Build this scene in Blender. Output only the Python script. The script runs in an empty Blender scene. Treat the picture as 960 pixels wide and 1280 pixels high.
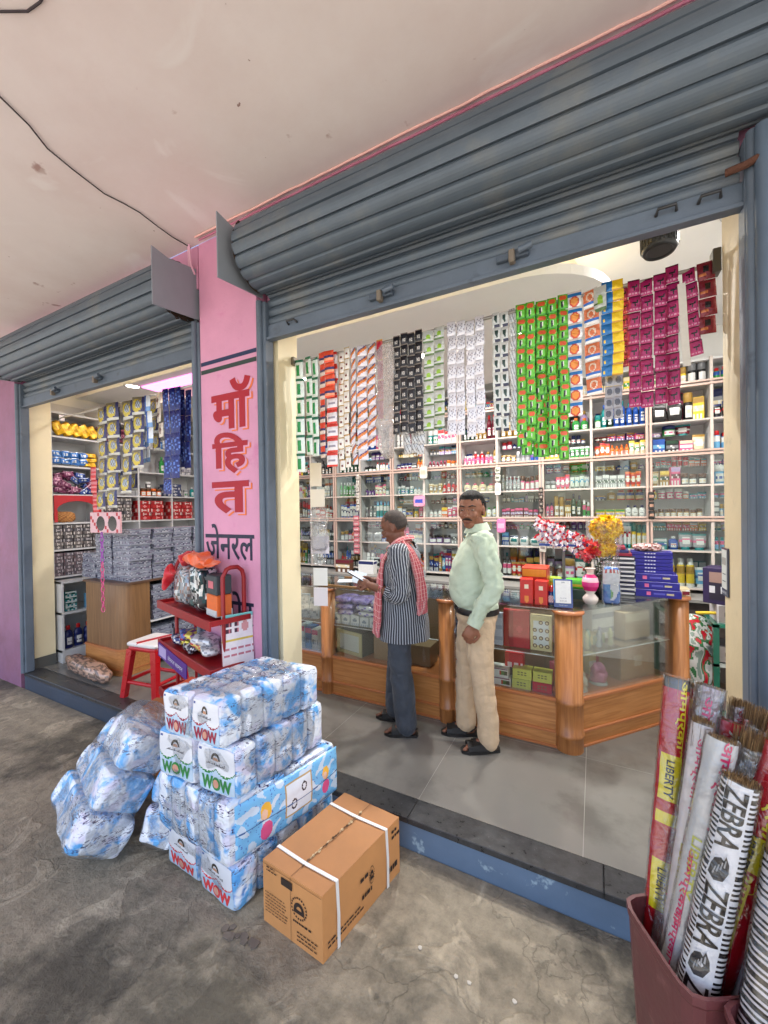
import bpy, math, random
import numpy as np
from mathutils import Vector, Matrix, Euler, noise
R = math.radians
S = bpy.context.scene
COL = S.collection

# ------------------------------------------------------------------ camera, sky, sun, lamps' exposure
cam = bpy.data.objects.new('camera', bpy.data.cameras.new('camera')); COL.objects.link(cam); S.camera = cam
cam.data.sensor_fit = 'HORIZONTAL'; cam.data.sensor_width = 36; cam.data.lens = 36*500/960
cam.data.clip_start = 0.02; cam.data.clip_end = 500
yaw, pit, rol = math.atan(263/500), -math.atan(4/500), R(0.9)
fw = Vector((-math.sin(yaw)*math.cos(pit), math.cos(yaw)*math.cos(pit), math.sin(pit)))
rt = Vector((math.cos(yaw), math.sin(yaw), 0)); up = rt.cross(fw)
cx = rt*math.cos(rol) - up*math.sin(rol); cy = rt*math.sin(rol) + up*math.cos(rol)
cam.matrix_world = Matrix(((cx.x, cy.x, -fw.x, 0), (cx.y, cy.y, -fw.y, 0), (cx.z, cy.z, -fw.z, 1.74), (0, 0, 0, 1)))

SUN_EL, SUN_AZ = 62, 150      # azimuth clockwise from +Y: behind the photographer, high
w = bpy.data.worlds.new('World'); S.world = w; w.use_nodes = True
nt = w.node_tree; sky = nt.nodes.new('ShaderNodeTexSky'); sky.sky_type = 'NISHITA'; sky.sun_disc = False
sky.sun_elevation = R(SUN_EL); sky.sun_rotation = R(SUN_AZ); sky.dust_density = 2.0
nt.links.new(sky.outputs[0], nt.nodes['Background'].inputs[0]); nt.nodes['Background'].inputs[1].default_value = 0.15
sd = Vector((math.sin(R(SUN_AZ))*math.cos(R(SUN_EL)), math.cos(R(SUN_AZ))*math.cos(R(SUN_EL)), math.sin(R(SUN_EL))))
sun = bpy.data.objects.new('sun', bpy.data.lights.new('sun', 'SUN')); COL.objects.link(sun)
sun.data.energy = 4.5; sun.data.angle = R(0.5); sun.data.color = (1, .95, .88)
sun.rotation_euler = sd.to_track_quat('Z', 'Y').to_euler(); sun.location = sd*30
S.view_settings.view_transform = 'Standard'; S.view_settings.look = 'None'; S.view_settings.gamma = 1
S.view_settings.exposure = 1.4
S.cycles.use_denoising = True
S.cycles.max_bounces = 7; S.cycles.diffuse_bounces = 4; S.cycles.glossy_bounces = 3; S.cycles.transparent_max_bounces = 16
S.cycles.transmission_bounces = 4; S.cycles.sample_clamp_indirect = 8; S.cycles.caustics_reflective = False; S.cycles.caustics_refractive = False

# ------------------------------------------------------------------ materials
def sr(r, g, b):      # sRGB 0-255 -> linear
    f = lambda c: (c/255/12.92) if c/255 <= .04045 else ((c/255+.055)/1.055)**2.4
    return (f(r), f(g), f(b))
MATS = {}
def mat(name, col=None, rough=.6, metal=0, var=0, vscale=3, bump=0, bscale=40, spec=.5, coat=0, emit=0, col2=None, c2scale=2, c2lo=.45, c2hi=.6, coords='Object', bdist=.01, alpha=1, sss=0, sheen=0):
    """Principled material; col None reads the mesh's own colours (attribute Col)."""
    if name in MATS: return MATS[name]
    m = bpy.data.materials.new(name); MATS[name] = m; m.use_nodes = True; t = m.node_tree; N = t.nodes; L = t.links
    p = N['Principled BSDF']; p.inputs['Roughness'].default_value = rough; p.inputs['Metallic'].default_value = metal
    p.inputs['Specular IOR Level'].default_value = spec; p.inputs['Coat Weight'].default_value = coat; p.inputs['Coat Roughness'].default_value = .12
    if sheen: p.inputs['Sheen Weight'].default_value = sheen
    if sss: p.inputs['Subsurface Weight'].default_value = sss; p.inputs['Subsurface Scale'].default_value = .01
    if col is None:
        a = N.new('ShaderNodeAttribute'); a.attribute_name = 'Col'; out = a.outputs['Color']
    else:
        a = N.new('ShaderNodeRGB'); a.outputs[0].default_value = (*col, 1); out = a.outputs[0]
    tc = N.new('ShaderNodeTexCoord')
    def nz(scale, detail=6, rough=.6):
        n = N.new('ShaderNodeTexNoise'); n.inputs['Scale'].default_value = scale; n.inputs['Detail'].default_value = detail; n.inputs['Roughness'].default_value = rough
        L.new(tc.outputs[coords], n.inputs['Vector']); return n
    if col2:
        n = nz(c2scale, 8, .65); r = N.new('ShaderNodeMapRange'); r.inputs['From Min'].default_value = c2lo; r.inputs['From Max'].default_value = c2hi
        L.new(n.outputs[0], r.inputs['Value']); mx = N.new('ShaderNodeMix'); mx.data_type = 'RGBA'
        L.new(r.outputs[0], mx.inputs['Factor']); L.new(out, mx.inputs['A']); mx.inputs['B'].default_value = (*col2, 1); out = mx.outputs['Result']
    if var:
        n = nz(vscale); r = N.new('ShaderNodeMapRange'); r.inputs['From Min'].default_value = .3; r.inputs['From Max'].default_value = .7
        r.inputs['To Min'].default_value = 1-var; r.inputs['To Max'].default_value = 1+var; L.new(n.outputs[0], r.inputs['Value'])
        v = N.new('ShaderNodeVectorMath'); v.operation = 'SCALE'; L.new(out, v.inputs[0]); L.new(r.outputs[0], v.inputs['Scale']); out = v.outputs[0]
        r2 = N.new('ShaderNodeMapRange'); r2.inputs['To Min'].default_value = max(0, rough-.15); r2.inputs['To Max'].default_value = min(1, rough+.15)
        L.new(n.outputs[0], r2.inputs['Value']); L.new(r2.outputs[0], p.inputs['Roughness'])
    L.new(out, p.inputs['Base Color'])
    if bump:
        n = nz(bscale, 4); b = N.new('ShaderNodeBump'); b.inputs['Strength'].default_value = bump; b.inputs['Distance'].default_value = bdist
        L.new(n.outputs[0], b.inputs['Height']); L.new(b.outputs[0], p.inputs['Normal'])
    if emit:
        L.new(out, p.inputs['Emission Color']); p.inputs['Emission Strength'].default_value = emit
    return m
def film(name, tint=(1,1,1), base=.05, edge=.5, rough=.05, bump=0, bscale=20, bdist=.01, milky=0):
    """Thin clear glass or plastic: transparent sheet that mirrors more at grazing angles."""
    if name in MATS: return MATS[name]
    m = bpy.data.materials.new(name); MATS[name] = m; m.use_nodes = True; t = m.node_tree; N = t.nodes; L = t.links; N.clear()
    o = N.new('ShaderNodeOutputMaterial'); tr = N.new('ShaderNodeBsdfTransparent'); tr.inputs[0].default_value = (*tint, 1)
    g = N.new('ShaderNodeBsdfGlossy'); g.inputs['Roughness'].default_value = rough; g.inputs['Color'].default_value = (1,1,1,1)
    lw = N.new('ShaderNodeLayerWeight'); lw.inputs['Blend'].default_value = .35; r = N.new('ShaderNodeMapRange'); r.inputs['To Min'].default_value = base; r.inputs['To Max'].default_value = edge
    L.new(lw.outputs['Fresnel'], r.inputs['Value']); mx = N.new('ShaderNodeMixShader'); L.new(r.outputs[0], mx.inputs[0]); L.new(tr.outputs[0], mx.inputs[1]); L.new(g.outputs[0], mx.inputs[2])
    last = mx
    if milky:
        d = N.new('ShaderNodeBsdfDiffuse'); d.inputs[0].default_value = (.85,.87,.9,1); m2 = N.new('ShaderNodeMixShader'); m2.inputs[0].default_value = milky
        L.new(mx.outputs[0], m2.inputs[1]); L.new(d.outputs[0], m2.inputs[2]); last = m2
    if bump:
        tc = N.new('ShaderNodeTexCoord'); n = N.new('ShaderNodeTexNoise'); n.inputs['Scale'].default_value = bscale; n.inputs['Detail'].default_value = 3; n.inputs['Distortion'].default_value = .8
        L.new(tc.outputs['Object'], n.inputs['Vector']); b = N.new('ShaderNodeBump'); b.inputs['Strength'].default_value = bump; b.inputs['Distance'].default_value = bdist
        L.new(n.outputs[0], b.inputs['Height']); L.new(b.outputs[0], g.inputs['Normal']); L.new(b.outputs[0], lw.inputs['Normal'])
    L.new(last.outputs[0], o.inputs[0]); return m

# ------------------------------------------------------------------ mesh building
class MB:
    """Collects shapes (with their own colours) and links them as ONE mesh object."""
    def __init__(s): s.v = []; s.f = []; s.c = []; s.m = []; s.s = []; s.uv = []
    def add(s, vs, fs, col=(.8,.8,.8), m=0, sm=False, M=None, uv=None):
        b = len(s.v)
        s.v += [tuple(M @ Vector(p)) for p in vs] if M is not None else [tuple(p) for p in vs]
        per = isinstance(col, list)
        for i, f in enumerate(fs):
            s.f.append([b+k for k in f]); s.c.append(col[i] if per else col); s.m.append(m); s.s.append(sm); s.uv.append(uv[i] if uv else None)
        return s
    def box(s, x0, y0, z0, x1, y1, z1, col=(.8,.8,.8), m=0, M=None, bev=0):
        if x0 > x1: x0, x1 = x1, x0
        if y0 > y1: y0, y1 = y1, y0
        if z0 > z1: z0, z1 = z1, z0
        b = min(bev, (x1-x0)*.45, (y1-y0)*.45, (z1-z0)*.45)
        if b <= 0:
            v = [(x,y,z) for z in (z0,z1) for y in (y0,y1) for x in (x0,x1)]
            return s.add(v, [(0,2,3,1),(4,5,7,6),(0,1,5,4),(2,6,7,3),(0,4,6,2),(1,3,7,5)], col, m, False, M)
        V = []; idx = {}
        for ix, x in ((-1,x0),(1,x1)):
            for iy, y in ((-1,y0),(1,y1)):
                for iz, z in ((-1,z0),(1,z1)):
                    for a in range(3):
                        p = [x,y,z]
                        for k, i in enumerate((ix,iy,iz)):
                            if k != a: p[k] -= i*b
                        idx[(ix,iy,iz,a)] = len(V); V.append(p)
        F = []
        for a in range(3):
            o = [k for k in range(3) if k != a]
            for sg in (-1,1):
                q = []
                for u, v_ in ((-1,-1),(1,-1),(1,1),(-1,1)):
                    c = [0,0,0]; c[a] = sg; c[o[0]] = u; c[o[1]] = v_; q.append(idx[(*c,a)])
                if (sg > 0) == (a == 1): q.reverse()
                F.append(q)
        for a in range(3):
            o = [k for k in range(3) if k != a]
            for u in (-1,1):
                for v_ in (-1,1):
                    c0 = [0,0,0]; c0[o[0]] = u; c0[o[1]] = v_; c1 = list(c0); c0[a] = -1; c1[a] = 1
                    q = [idx[(*c0,o[0])], idx[(*c1,o[0])], idx[(*c1,o[1])], idx[(*c0,o[1])]]
                    F.append(q)
        for ix in (-1,1):
            for iy in (-1,1):
                for iz in (-1,1): F.append([idx[(ix,iy,iz,k)] for k in range(3)])
        return s.add(V, F, col, m, False, M)
    def cyl(s, p0, p1, r0, r1=None, n=16, col=(.8,.8,.8), m=0, caps=True, sm=True, M=None):
        return s.tube([p0, p1], [r0, r0 if r1 is None else r1], n, col, m, caps, sm, M)
    def tube(s, pts, r, n=8, col=(.8,.8,.8), m=0, caps=True, sm=True, M=None, flat=1, closed=False):
        pts = [Vector(p) for p in pts]; k = len(pts)
        if not isinstance(r, (list, tuple)): r = [r]*k
        T = [(pts[min(i+1,k-1)]-pts[max(i-1,0)]).normalized() for i in range(k)]
        a = Vector((0,0,1)) if abs(T[0].z) < .9 else Vector((1,0,0))
        nrm = (a - T[0]*a.dot(T[0])).normalized(); V = []
        for i in range(k):
            nrm = (nrm - T[i]*nrm.dot(T[i])).normalized(); bi = T[i].cross(nrm)
            for j in range(n):
                t = 2*math.pi*j/n; V.append(pts[i] + (nrm*math.cos(t)*flat + bi*math.sin(t))*r[i])
        F = [(i*n+j, i*n+(j+1)%n, (i+1)*n+(j+1)%n, (i+1)*n+j) for i in range(k-1) for j in range(n)]
        UV = [[(j/n, i/(k-1)), ((j+1)/n, i/(k-1)), ((j+1)/n, (i+1)/(k-1)), (j/n, (i+1)/(k-1))] for i in range(k-1) for j in range(n)]
        s.add(V, F, col, m, sm, M, UV)
        if caps: s.add([V[j] for j in range(n)], [tuple(range(n))[::-1]], col if not isinstance(col, list) else col[0], m, False, M); s.add([V[(k-1)*n+j] for j in range(n)], [tuple(range(n))], col if not isinstance(col, list) else col[-1], m, False, M)
        return s
    def lathe(s, prof, n=20, M=None, col=(.8,.8,.8), m=0, sm=True):
        V = [(r*math.cos(2*math.pi*j/n), r*math.sin(2*math.pi*j/n), z) for r, z in prof for j in range(n)]; k = len(prof)
        F = [(i*n+j, i*n+(j+1)%n, (i+1)*n+(j+1)%n, (i+1)*n+j) for i in range(k-1) for j in range(n)]
        cc = [col[i] for i in range(k-1) for j in range(n)] if isinstance(col, list) else col
        s.add(V, F, cc, m, sm, M)
        for e, rev in ((0,1),(k-1,0)):
            if prof[e][0] > 1e-5:
                q = list(range(n)); s.add([V[e*n+j] for j in range(n)], [q[::-1] if rev else q], col[min(e,k-2)] if isinstance(col, list) else col, m, False, M)
        return s
    def prism(s, poly, z0, z1, col=(.8,.8,.8), m=0, M=None):
        n = len(poly); V = [(x,y,z0) for x,y in poly]+[(x,y,z1) for x,y in poly]
        return s.add(V, [tuple(range(n))[::-1], tuple(range(n,2*n))]+[(i,(i+1)%n,n+(i+1)%n,n+i) for i in range(n)], col, m, False, M)
    def grid(s, nu, nv, fn, col=(.8,.8,.8), m=0, sm=True, M=None, uv=True):
        V = [fn(i/nu, j/nv) for j in range(nv+1) for i in range(nu+1)]; q = nu+1
        F = [(j*q+i, j*q+i+1, (j+1)*q+i+1, (j+1)*q+i) for j in range(nv) for i in range(nu)]
        cc = [col((i+.5)/nu, (j+.5)/nv) for j in range(nv) for i in range(nu)] if callable(col) else col
        UV = [[(i/nu,j/nv),((i+1)/nu,j/nv),((i+1)/nu,(j+1)/nv),(i/nu,(j+1)/nv)] for j in range(nv) for i in range(nu)] if uv else None
        return s.add(V, F, cc, m, sm, M, UV)
    def ell(s, c, r, n=12, col=(.8,.8,.8), m=0, M=None, rot=None):
        k = n//2+1; V = []
        for i in range(k+1):
            t = math.pi*i/k
            for j in range(n):
                a = 2*math.pi*j/n; p = Vector((r[0]*math.sin(t)*math.cos(a), r[1]*math.sin(t)*math.sin(a), r[2]*math.cos(t)))
                if rot is not None: p = rot @ p
                V.append(p + Vector(c))
        F = [(i*n+j, (i+1)*n+j, (i+1)*n+(j+1)%n, i*n+(j+1)%n) for i in range(k) for j in range(n)]
        return s.add(V, F, col, m, True, M)
    def text(s, body, M, col=(0,0,0), w=None, h=None, m=0, bold=0, align='C', fn=None, space=1, shear=0):
        vs, fs = glyphs(body, bold, space, shear)
        if not vs: return s
        xs = [p[0] for p in vs]; ys = [p[1] for p in vs]; x0, x1, y0, y1 = min(xs), max(xs), min(ys), max(ys)
        sx = w/(x1-x0) if w else None; sy = h/(y1-y0) if h else None
        if sx is None: sx = sy
        if sy is None: sy = sx
        ox = {'C': (x0+x1)/2, 'L': x0}[align]
        zz = _Z.get((body, bold, space, shear), {}) if not fn else {}
        P = [((x-ox)*sx, (y-(y0+y1)/2)*sy, zz.get(i, 0)) for i, (x, y) in enumerate(vs)]
        if fn: P = [fn(*p) for p in P]
        return s.add(P, fs, col, m, False, M)
    def soft(s, fn, n=(8,8,8), p=8, col=(.8,.8,.8), m=0, nz=0, nsc=8, pinch=None, seed=0, M=None, mfn=None):
        """Rounded soft block. fn(a,b,c in -1..1) gives the point; col may be a function (axis, side, u, v)."""
        for ax in range(3):
            o = [k for k in range(3) if k != ax]
            for sg in (-1,1):
                nu, nv = n[o[0]], n[o[1]]; V = []
                for j in range(nv+1):
                    for i in range(nu+1):
                        q = [0,0,0]; q[ax] = sg; q[o[0]] = -1+2*i/nu; q[o[1]] = -1+2*j/nv
                        k = (abs(q[0])**p+abs(q[1])**p+abs(q[2])**p)**(-1/p); e = [t*k for t in q]
                        if pinch: e = pinch(e, q)
                        P = Vector(fn(*e))
                        if nz: P += noise.noise_vector(P*nsc+Vector((seed,seed*.7,0)))*nz
                        V.append(P)
                qn = nu+1; F = [(j*qn+i, j*qn+i+1, (j+1)*qn+i+1, (j+1)*qn+i) for j in range(nv) for i in range(nu)]
                if (sg > 0) == (ax == 1): F = [f[::-1] for f in F]
                cc = [col(ax, sg, (i+.5)/nu, (j+.5)/nv) for j in range(nv) for i in range(nu)] if callable(col) else col
                s.add(V, F, cc, mfn(ax, sg) if mfn else m, True, M)
        return s
    def mesh(s, name, mats, merge=False):
        me = bpy.data.meshes.new(name); me.from_pydata(s.v, [], s.f)
        if not isinstance(mats, (list, tuple)): mats = [mats]
        for m in mats: me.materials.append(m)
        me.polygons.foreach_set('material_index', s.m); me.polygons.foreach_set('use_smooth', s.s)
        ca = me.color_attributes.new('Col', 'FLOAT_COLOR', 'CORNER'); buf = []
        for f, c in zip(s.f, s.c): buf += [c[0],c[1],c[2],1.0]*len(f)
        ca.data.foreach_set('color', buf)
        if any(u is not None for u in s.uv):
            ul = me.uv_layers.new(name='UVMap'); buf = []
            for f, u in zip(s.f, s.uv):
                for k in range(len(f)): buf += list(u[k]) if u else [0,0]
            ul.data.foreach_set('uv', buf)
        me.update()
        if merge:
            import bmesh
            bm = bmesh.new(); bm.from_mesh(me); bmesh.ops.remove_doubles(bm, verts=bm.verts, dist=1e-5); bmesh.ops.recalc_face_normals(bm, faces=bm.faces); bm.to_mesh(me); bm.free()
        return me
    def build(s, name, mats, parent=None, loc=(0,0,0), rot=(0,0,0), merge=False):
        o = bpy.data.objects.new(name, s.mesh(name, mats, merge)); COL.objects.link(o); o.location = loc; o.rotation_euler = rot
        if parent is not None: o.parent = parent
        return o
_G = {}; _Z = {}
def glyphs(body, bold=0, space=1, shear=0, fine=0):
    k = (body, bold, space, shear) if not fine else (body, bold, space, shear, fine)
    if k in _G: return _G[k]
    c = bpy.data.curves.new('t', 'FONT'); c.body = body; c.offset = bold; c.resolution_u = 3; c.space_character = space; c.shear = shear
    o = bpy.data.objects.new('t', c); COL.objects.link(o); dg = bpy.context.evaluated_depsgraph_get(); dg.update()
    me = bpy.data.meshes.new_from_object(o.evaluated_get(dg))
    if fine:      # short edges, so that letters can follow a curved sleeve
        import bmesh
        bm = bmesh.new(); bm.from_mesh(me); bmesh.ops.remove_doubles(bm, verts=bm.verts, dist=1e-5); bmesh.ops.triangulate(bm, faces=bm.faces)
        for _ in range(5):
            es = [e for e in bm.edges if e.calc_length() > fine]
            if not es: break
            bmesh.ops.subdivide_edges(bm, edges=es, cuts=1); bmesh.ops.triangulate(bm, faces=bm.faces)
        bm.to_mesh(me); bm.free()
    vs = [(v.co.x, v.co.y) for v in me.vertices]; fs = [tuple(p.vertices) for p in me.polygons]
    bpy.data.meshes.remove(me); bpy.data.objects.remove(o); bpy.data.curves.remove(c)
    par = list(range(len(vs)))      # letters that overlap must not share a plane
    def fi(i):
        while par[i] != i: par[i] = par[par[i]]; i = par[i]
        return i
    for f in fs:
        for q in f[1:]: par[fi(q)] = fi(f[0])
    ids = {}; _Z[(body, bold, space, shear)] = {i: .00025*ids.setdefault(fi(i), len(ids)) for i in range(len(vs))}
    _G[k] = (vs, fs); return _G[k]
def remesh(mb, voxel, smooth=2, nz=None):
    """Fuses overlapping closed shapes into one continuous surface."""
    me = mb.mesh('t', []); o = bpy.data.objects.new('t', me); COL.objects.link(o)
    r = o.modifiers.new('r', 'REMESH'); r.mode = 'VOXEL'; r.voxel_size = voxel; r.use_smooth_shade = True
    if smooth: sm = o.modifiers.new('s', 'SMOOTH'); sm.iterations = smooth; sm.factor = .5
    dg = bpy.context.evaluated_depsgraph_get(); dg.update(); out = bpy.data.meshes.new_from_object(o.evaluated_get(dg))
    bpy.data.objects.remove(o)
    if nz: 
        n = len(out.vertices); co = np.empty(n*3, 'f'); out.vertices.foreach_get('co', co); co = co.reshape(-1,3); no = np.empty(n*3, 'f'); out.vertices.foreach_get('normal', no); no = no.reshape(-1,3)
        d = np.array([nz(Vector(p)) for p in co], 'f'); out.vertices.foreach_set('co', (co+no*d[:,None]).ravel())
    for p in out.polygons: p.use_smooth = True
    out.update(); return out
def put(name, me, mats, parent=None, loc=(0,0,0), rot=(0,0,0)):
    if not me.materials:
        for m in (mats if isinstance(mats, (list,tuple)) else [mats]): me.materials.append(m)
    o = bpy.data.objects.new(name, me); COL.objects.link(o); o.location = loc; o.rotation_euler = rot
    if parent is not None: o.parent = parent
    return o
def tag(o, label=None, cat=None, group=None, kind=None):
    if label: o['label'] = label
    if cat: o['category'] = cat
    if group: o['group'] = group
    if kind: o['kind'] = kind
    return o
def thing(name, label, cat, loc=(0,0,0), rz=0, group=None):
    o = bpy.data.objects.new(name, None); COL.objects.link(o); o.location = loc; o.rotation_euler = (0,0,rz); o.empty_display_size = .05
    return tag(o, label, cat, group)
def struct(name, mb, m, label=None): return tag(mb.build(name, m), label, None, None, 'structure')
def T(x, y, z): return Matrix.Translation((x,y,z))
def RX(a): return Matrix.Rotation(R(a),4,'X')
def RY(a): return Matrix.Rotation(R(a),4,'Y')
def RZ(a): return Matrix.Rotation(R(a),4,'Z')
def ordn(i): return ['first','second','third','fourth','fifth','sixth','seventh','eighth','ninth','tenth','eleventh','twelfth','thirteenth','fourteenth','fifteenth','sixteenth','seventeenth','eighteenth','nineteenth','twentieth'][i]

PAINT = mat('printed_plastic', None, .35, var=.06, vscale=60, spec=.5)
PAPER = mat('printed_card', None, .6, var=.05, vscale=50)
FOIL = mat('printed_foil', None, .2, metal=.3, bump=.8, bscale=48, bdist=.006, spec=.8)
MATTE = mat('coloured_matte', None, .8, var=.05, vscale=20)
GLOSS = mat('coloured_gloss', None, .18, var=.04, vscale=30, coat=.3)
GLASS = film('clear_glass', (.96,.985,.975), .04, .6, .02)
SHOWGLASS = film('showcase_glass', (.95,.98,.97), .025, .45, .01)
FILM = film('clear_plastic_film', (.985,.99,1), .06, .6, .12, 1.0, 26, .03, milky=.02)
WRAPF = film('bouquet_film', (.99,.99,1), .05, .5, .08, .6, 30, .02)
# ------------------------------------------------------------------ the setting
FL = .16
C_conc = mat('stained_concrete', sr(144,134,116), .82, var=.16, vscale=1.6, bump=.5, bscale=55, bdist=.01, col2=sr(90,84,72), c2scale=.9, c2lo=.49, c2hi=.58)
# add finer blotches and cracks to the concrete
t = C_conc.node_tree; N = t.nodes; L = t.links; P = N['Principled BSDF']
src = P.inputs['Base Color'].links[0].from_socket; tc = [n for n in N if n.type == 'TEX_COORD'][0]
v = N.new('ShaderNodeTexVoronoi'); v.feature = 'DISTANCE_TO_EDGE'; v.inputs['Scale'].default_value = .9
n0 = N.new('ShaderNodeTexNoise'); n0.inputs['Scale'].default_value = 2.2; n0.inputs['Detail'].default_value = 8; L.new(tc.outputs['Object'], n0.inputs['Vector'])
ad = N.new('ShaderNodeVectorMath'); ad.operation = 'MULTIPLY_ADD'; L.new(n0.outputs['Color'], ad.inputs[0]); ad.inputs[1].default_value = (1.3,1.3,1.3); L.new(tc.outputs['Object'], ad.inputs[2]); L.new(ad.outputs[0], v.inputs['Vector'])
r = N.new('ShaderNodeMapRange'); r.inputs['From Max'].default_value = .006; r.inputs['To Min'].default_value = .72; L.new(v.outputs['Distance'], r.inputs['Value'])
n2 = N.new('ShaderNodeTexNoise'); n2.inputs['Scale'].default_value = 14; n2.inputs['Detail'].default_value = 6; n2.inputs['Roughness'].default_value = .7; L.new(tc.outputs['Object'], n2.inputs['Vector'])
r2 = N.new('ShaderNodeMapRange'); r2.inputs['From Min'].default_value = .35; r2.inputs['From Max'].default_value = .62; r2.inputs['To Min'].default_value = .70; r2.inputs['To Max'].default_value = 1.08; L.new(n2.outputs[0], r2.inputs['Value'])
n3 = N.new('ShaderNodeTexNoise'); n3.inputs['Scale'].default_value = 4.5; n3.inputs['Detail'].default_value = 10; n3.inputs['Distortion'].default_value = 1.2; L.new(tc.outputs['Object'], n3.inputs['Vector'])
r3 = N.new('ShaderNodeMapRange'); r3.inputs['From Min'].default_value = .56; r3.inputs['From Max'].default_value = .6; r3.inputs['To Min'].default_value = 1; r3.inputs['To Max'].default_value = 1.4; L.new(n3.outputs[0], r3.inputs['Value'])
m1 = N.new('ShaderNodeMath'); m1.operation = 'MULTIPLY'; L.new(r.outputs[0], m1.inputs[0]); L.new(r2.outputs[0], m1.inputs[1])
m3 = N.new('ShaderNodeMath'); m3.operation = 'MULTIPLY'; L.new(m1.outputs[0], m3.inputs[0]); L.new(r3.outputs[0], m3.inputs[1])
vm = N.new('ShaderNodeVectorMath'); vm.operation = 'SCALE'; L.new(src, vm.inputs[0]); L.new(m3.outputs[0], vm.inputs['Scale']); L.new(vm.outputs[0], P.inputs['Base Color'])
bp = [n for n in N if n.type == 'BUMP'][0]; b2 = N.new('ShaderNodeBump'); b2.inputs['Strength'].default_value = .6; b2.inputs['Distance'].default_value = .02
L.new(m3.outputs[0], b2.inputs['Height']); L.new(bp.outputs[0], b2.inputs['Normal']); L.new(b2.outputs[0], P.inputs['Normal'])
g = MB()
def gz(u, v_):
    x = -9+14*u; y = -1.5+3.34*v_; return (x, y, .006*noise.noise(Vector((x*1.3,y*1.3,0)))*min(1,max(0,(1.8-y)*3)))
g.grid(140, 45, gz); struct('veranda_floor', g, C_conc)
g = MB(); g.box(-60,-60,-.16,60,-1.5,-.12); g.box(-60,-1.5,-.16,-9,60,-.12); g.box(5,-1.5,-.16,60,60,-.12)
struct('street_ground', g, mat('dusty_road', (.40,.37,.33), .9, var=.2, vscale=.6, bump=.4, bscale=8))
g = MB(); g.box(-9,-1.6,-.2,5,-1.502,-.006); struct('veranda_kerb', g, C_conc)
C_ceil = mat('ceiling_plaster', sr(234,226,224), .85, var=.05, vscale=.7, bump=.16, bscale=9, bdist=.010, col2=sr(222,206,202), c2scale=.8, c2lo=.42, c2hi=.75)
t = C_ceil.node_tree; N = t.nodes; L = t.links; P = N['Principled BSDF']; src = P.inputs['Base Color'].links[0].from_socket; tc = [n for n in N if n.type == 'TEX_COORD'][0]
def speck(src, sc, lo, hi, c_, det=6, dist=0):
    n = N.new('ShaderNodeTexNoise'); n.inputs['Scale'].default_value = sc; n.inputs['Detail'].default_value = det; n.inputs['Distortion'].default_value = dist; L.new(tc.outputs['Object'], n.inputs['Vector'])
    r = N.new('ShaderNodeMapRange'); r.inputs['From Min'].default_value = lo; r.inputs['From Max'].default_value = hi; L.new(n.outputs[0], r.inputs['Value']); x = N.new('ShaderNodeMix'); x.data_type = 'RGBA'; L.new(r.outputs[0], x.inputs['Factor']); L.new(src, x.inputs['A']); x.inputs['B'].default_value = (*c_,1); return x.outputs['Result']
o_ = speck(src, 5.5, .69, .74, sr(176,148,142)); o_ = speck(o_, 22, .73, .76, sr(150,124,118)); o_ = speck(o_, 1.6, .60, .66, sr(236,230,228), 8, .8); L.new(o_, P.inputs['Base Color'])
g = MB(); g.box(-9,-1.5,3.55,1.5,1.84,3.75); struct('veranda_ceiling', g, C_ceil)
PINK = mat('pink_wall_paint', sr(214,150,180), .6, var=.10, vscale=2.2, bump=.3, bscale=30, bdist=.006, col2=sr(200,110,158), c2scale=6, c2lo=.58, c2hi=.8)
g = MB(); g.box(-5.124,1.843,3.26,-2.37,2.04,3.549); g.box(-1.83,1.843,3.26,.559,2.04,3.549); g.box(-5.124,1.93,2.985,-2.37,2.04,3.259); g.box(-1.83,1.93,2.985,.559,2.04,3.259); struct('front_wall_lintel', g, PINK)
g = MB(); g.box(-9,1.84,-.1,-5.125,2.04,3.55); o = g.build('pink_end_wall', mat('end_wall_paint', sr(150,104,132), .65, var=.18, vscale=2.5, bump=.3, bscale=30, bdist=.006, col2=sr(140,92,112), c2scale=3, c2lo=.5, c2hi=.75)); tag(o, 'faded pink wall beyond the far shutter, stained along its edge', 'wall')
BLUEG = mat('blue_grey_paint', sr(94,106,120), .45, var=.16, vscale=4, bump=.2, bscale=60, bdist=.003, col2=sr(64,72,82), c2scale=9, c2lo=.6, c2hi=.8, spec=.5)
BLUEW = mat('blue_wall_paint', sr(80,94,110), .5, var=.14, vscale=3, bump=.5, bscale=18, bdist=.004, col2=sr(72,90,112), c2scale=7, c2lo=.58, c2hi=.8)
g = MB(); g.box(.56,1.83,-.1,5,2.04,3.55); o = g.build('blue_end_wall', BLUEW); tag(o, 'blue painted wall beyond the open doorway, beside the brooms', 'wall')
# pink pillar between the two openings with its painted lettering
pil = thing('pink_pillar', 'pink pillar between the shutters with red and black painted lettering', 'pillar', (-2.1,1.84,0))
inv = T(2.1,-1.84,0)
g = MB(); g.box(-2.36,1.842,-.05,-1.84,2.09,3.55, M=inv); g.build('pillar_body', PINK, pil)
g = MB(); DK = sr(44,50,72)
def zs(x, z, sl): return z+(x+2.1)*sl
for zc, cc, hh in ((2.737, sr(42,52,84), .013), (2.682, sr(52,66,62), .014)):
    g.add([(-2.355,1.8405,zs(-2.355,zc,.01)-hh),(-1.845,1.8405,zs(-1.845,zc,.01)-hh),(-1.845,1.8405,zs(-1.845,zc,.01)+hh),(-2.355,1.8405,zs(-2.355,zc,.01)+hh)],[(0,1,2,3)],cc, M=inv)
g.build('painted_band', MATTE, pil)
RED, ORG, PK = sr(166,12,34), sr(236,120,50), sr(220,156,184)
g = MB()
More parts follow.
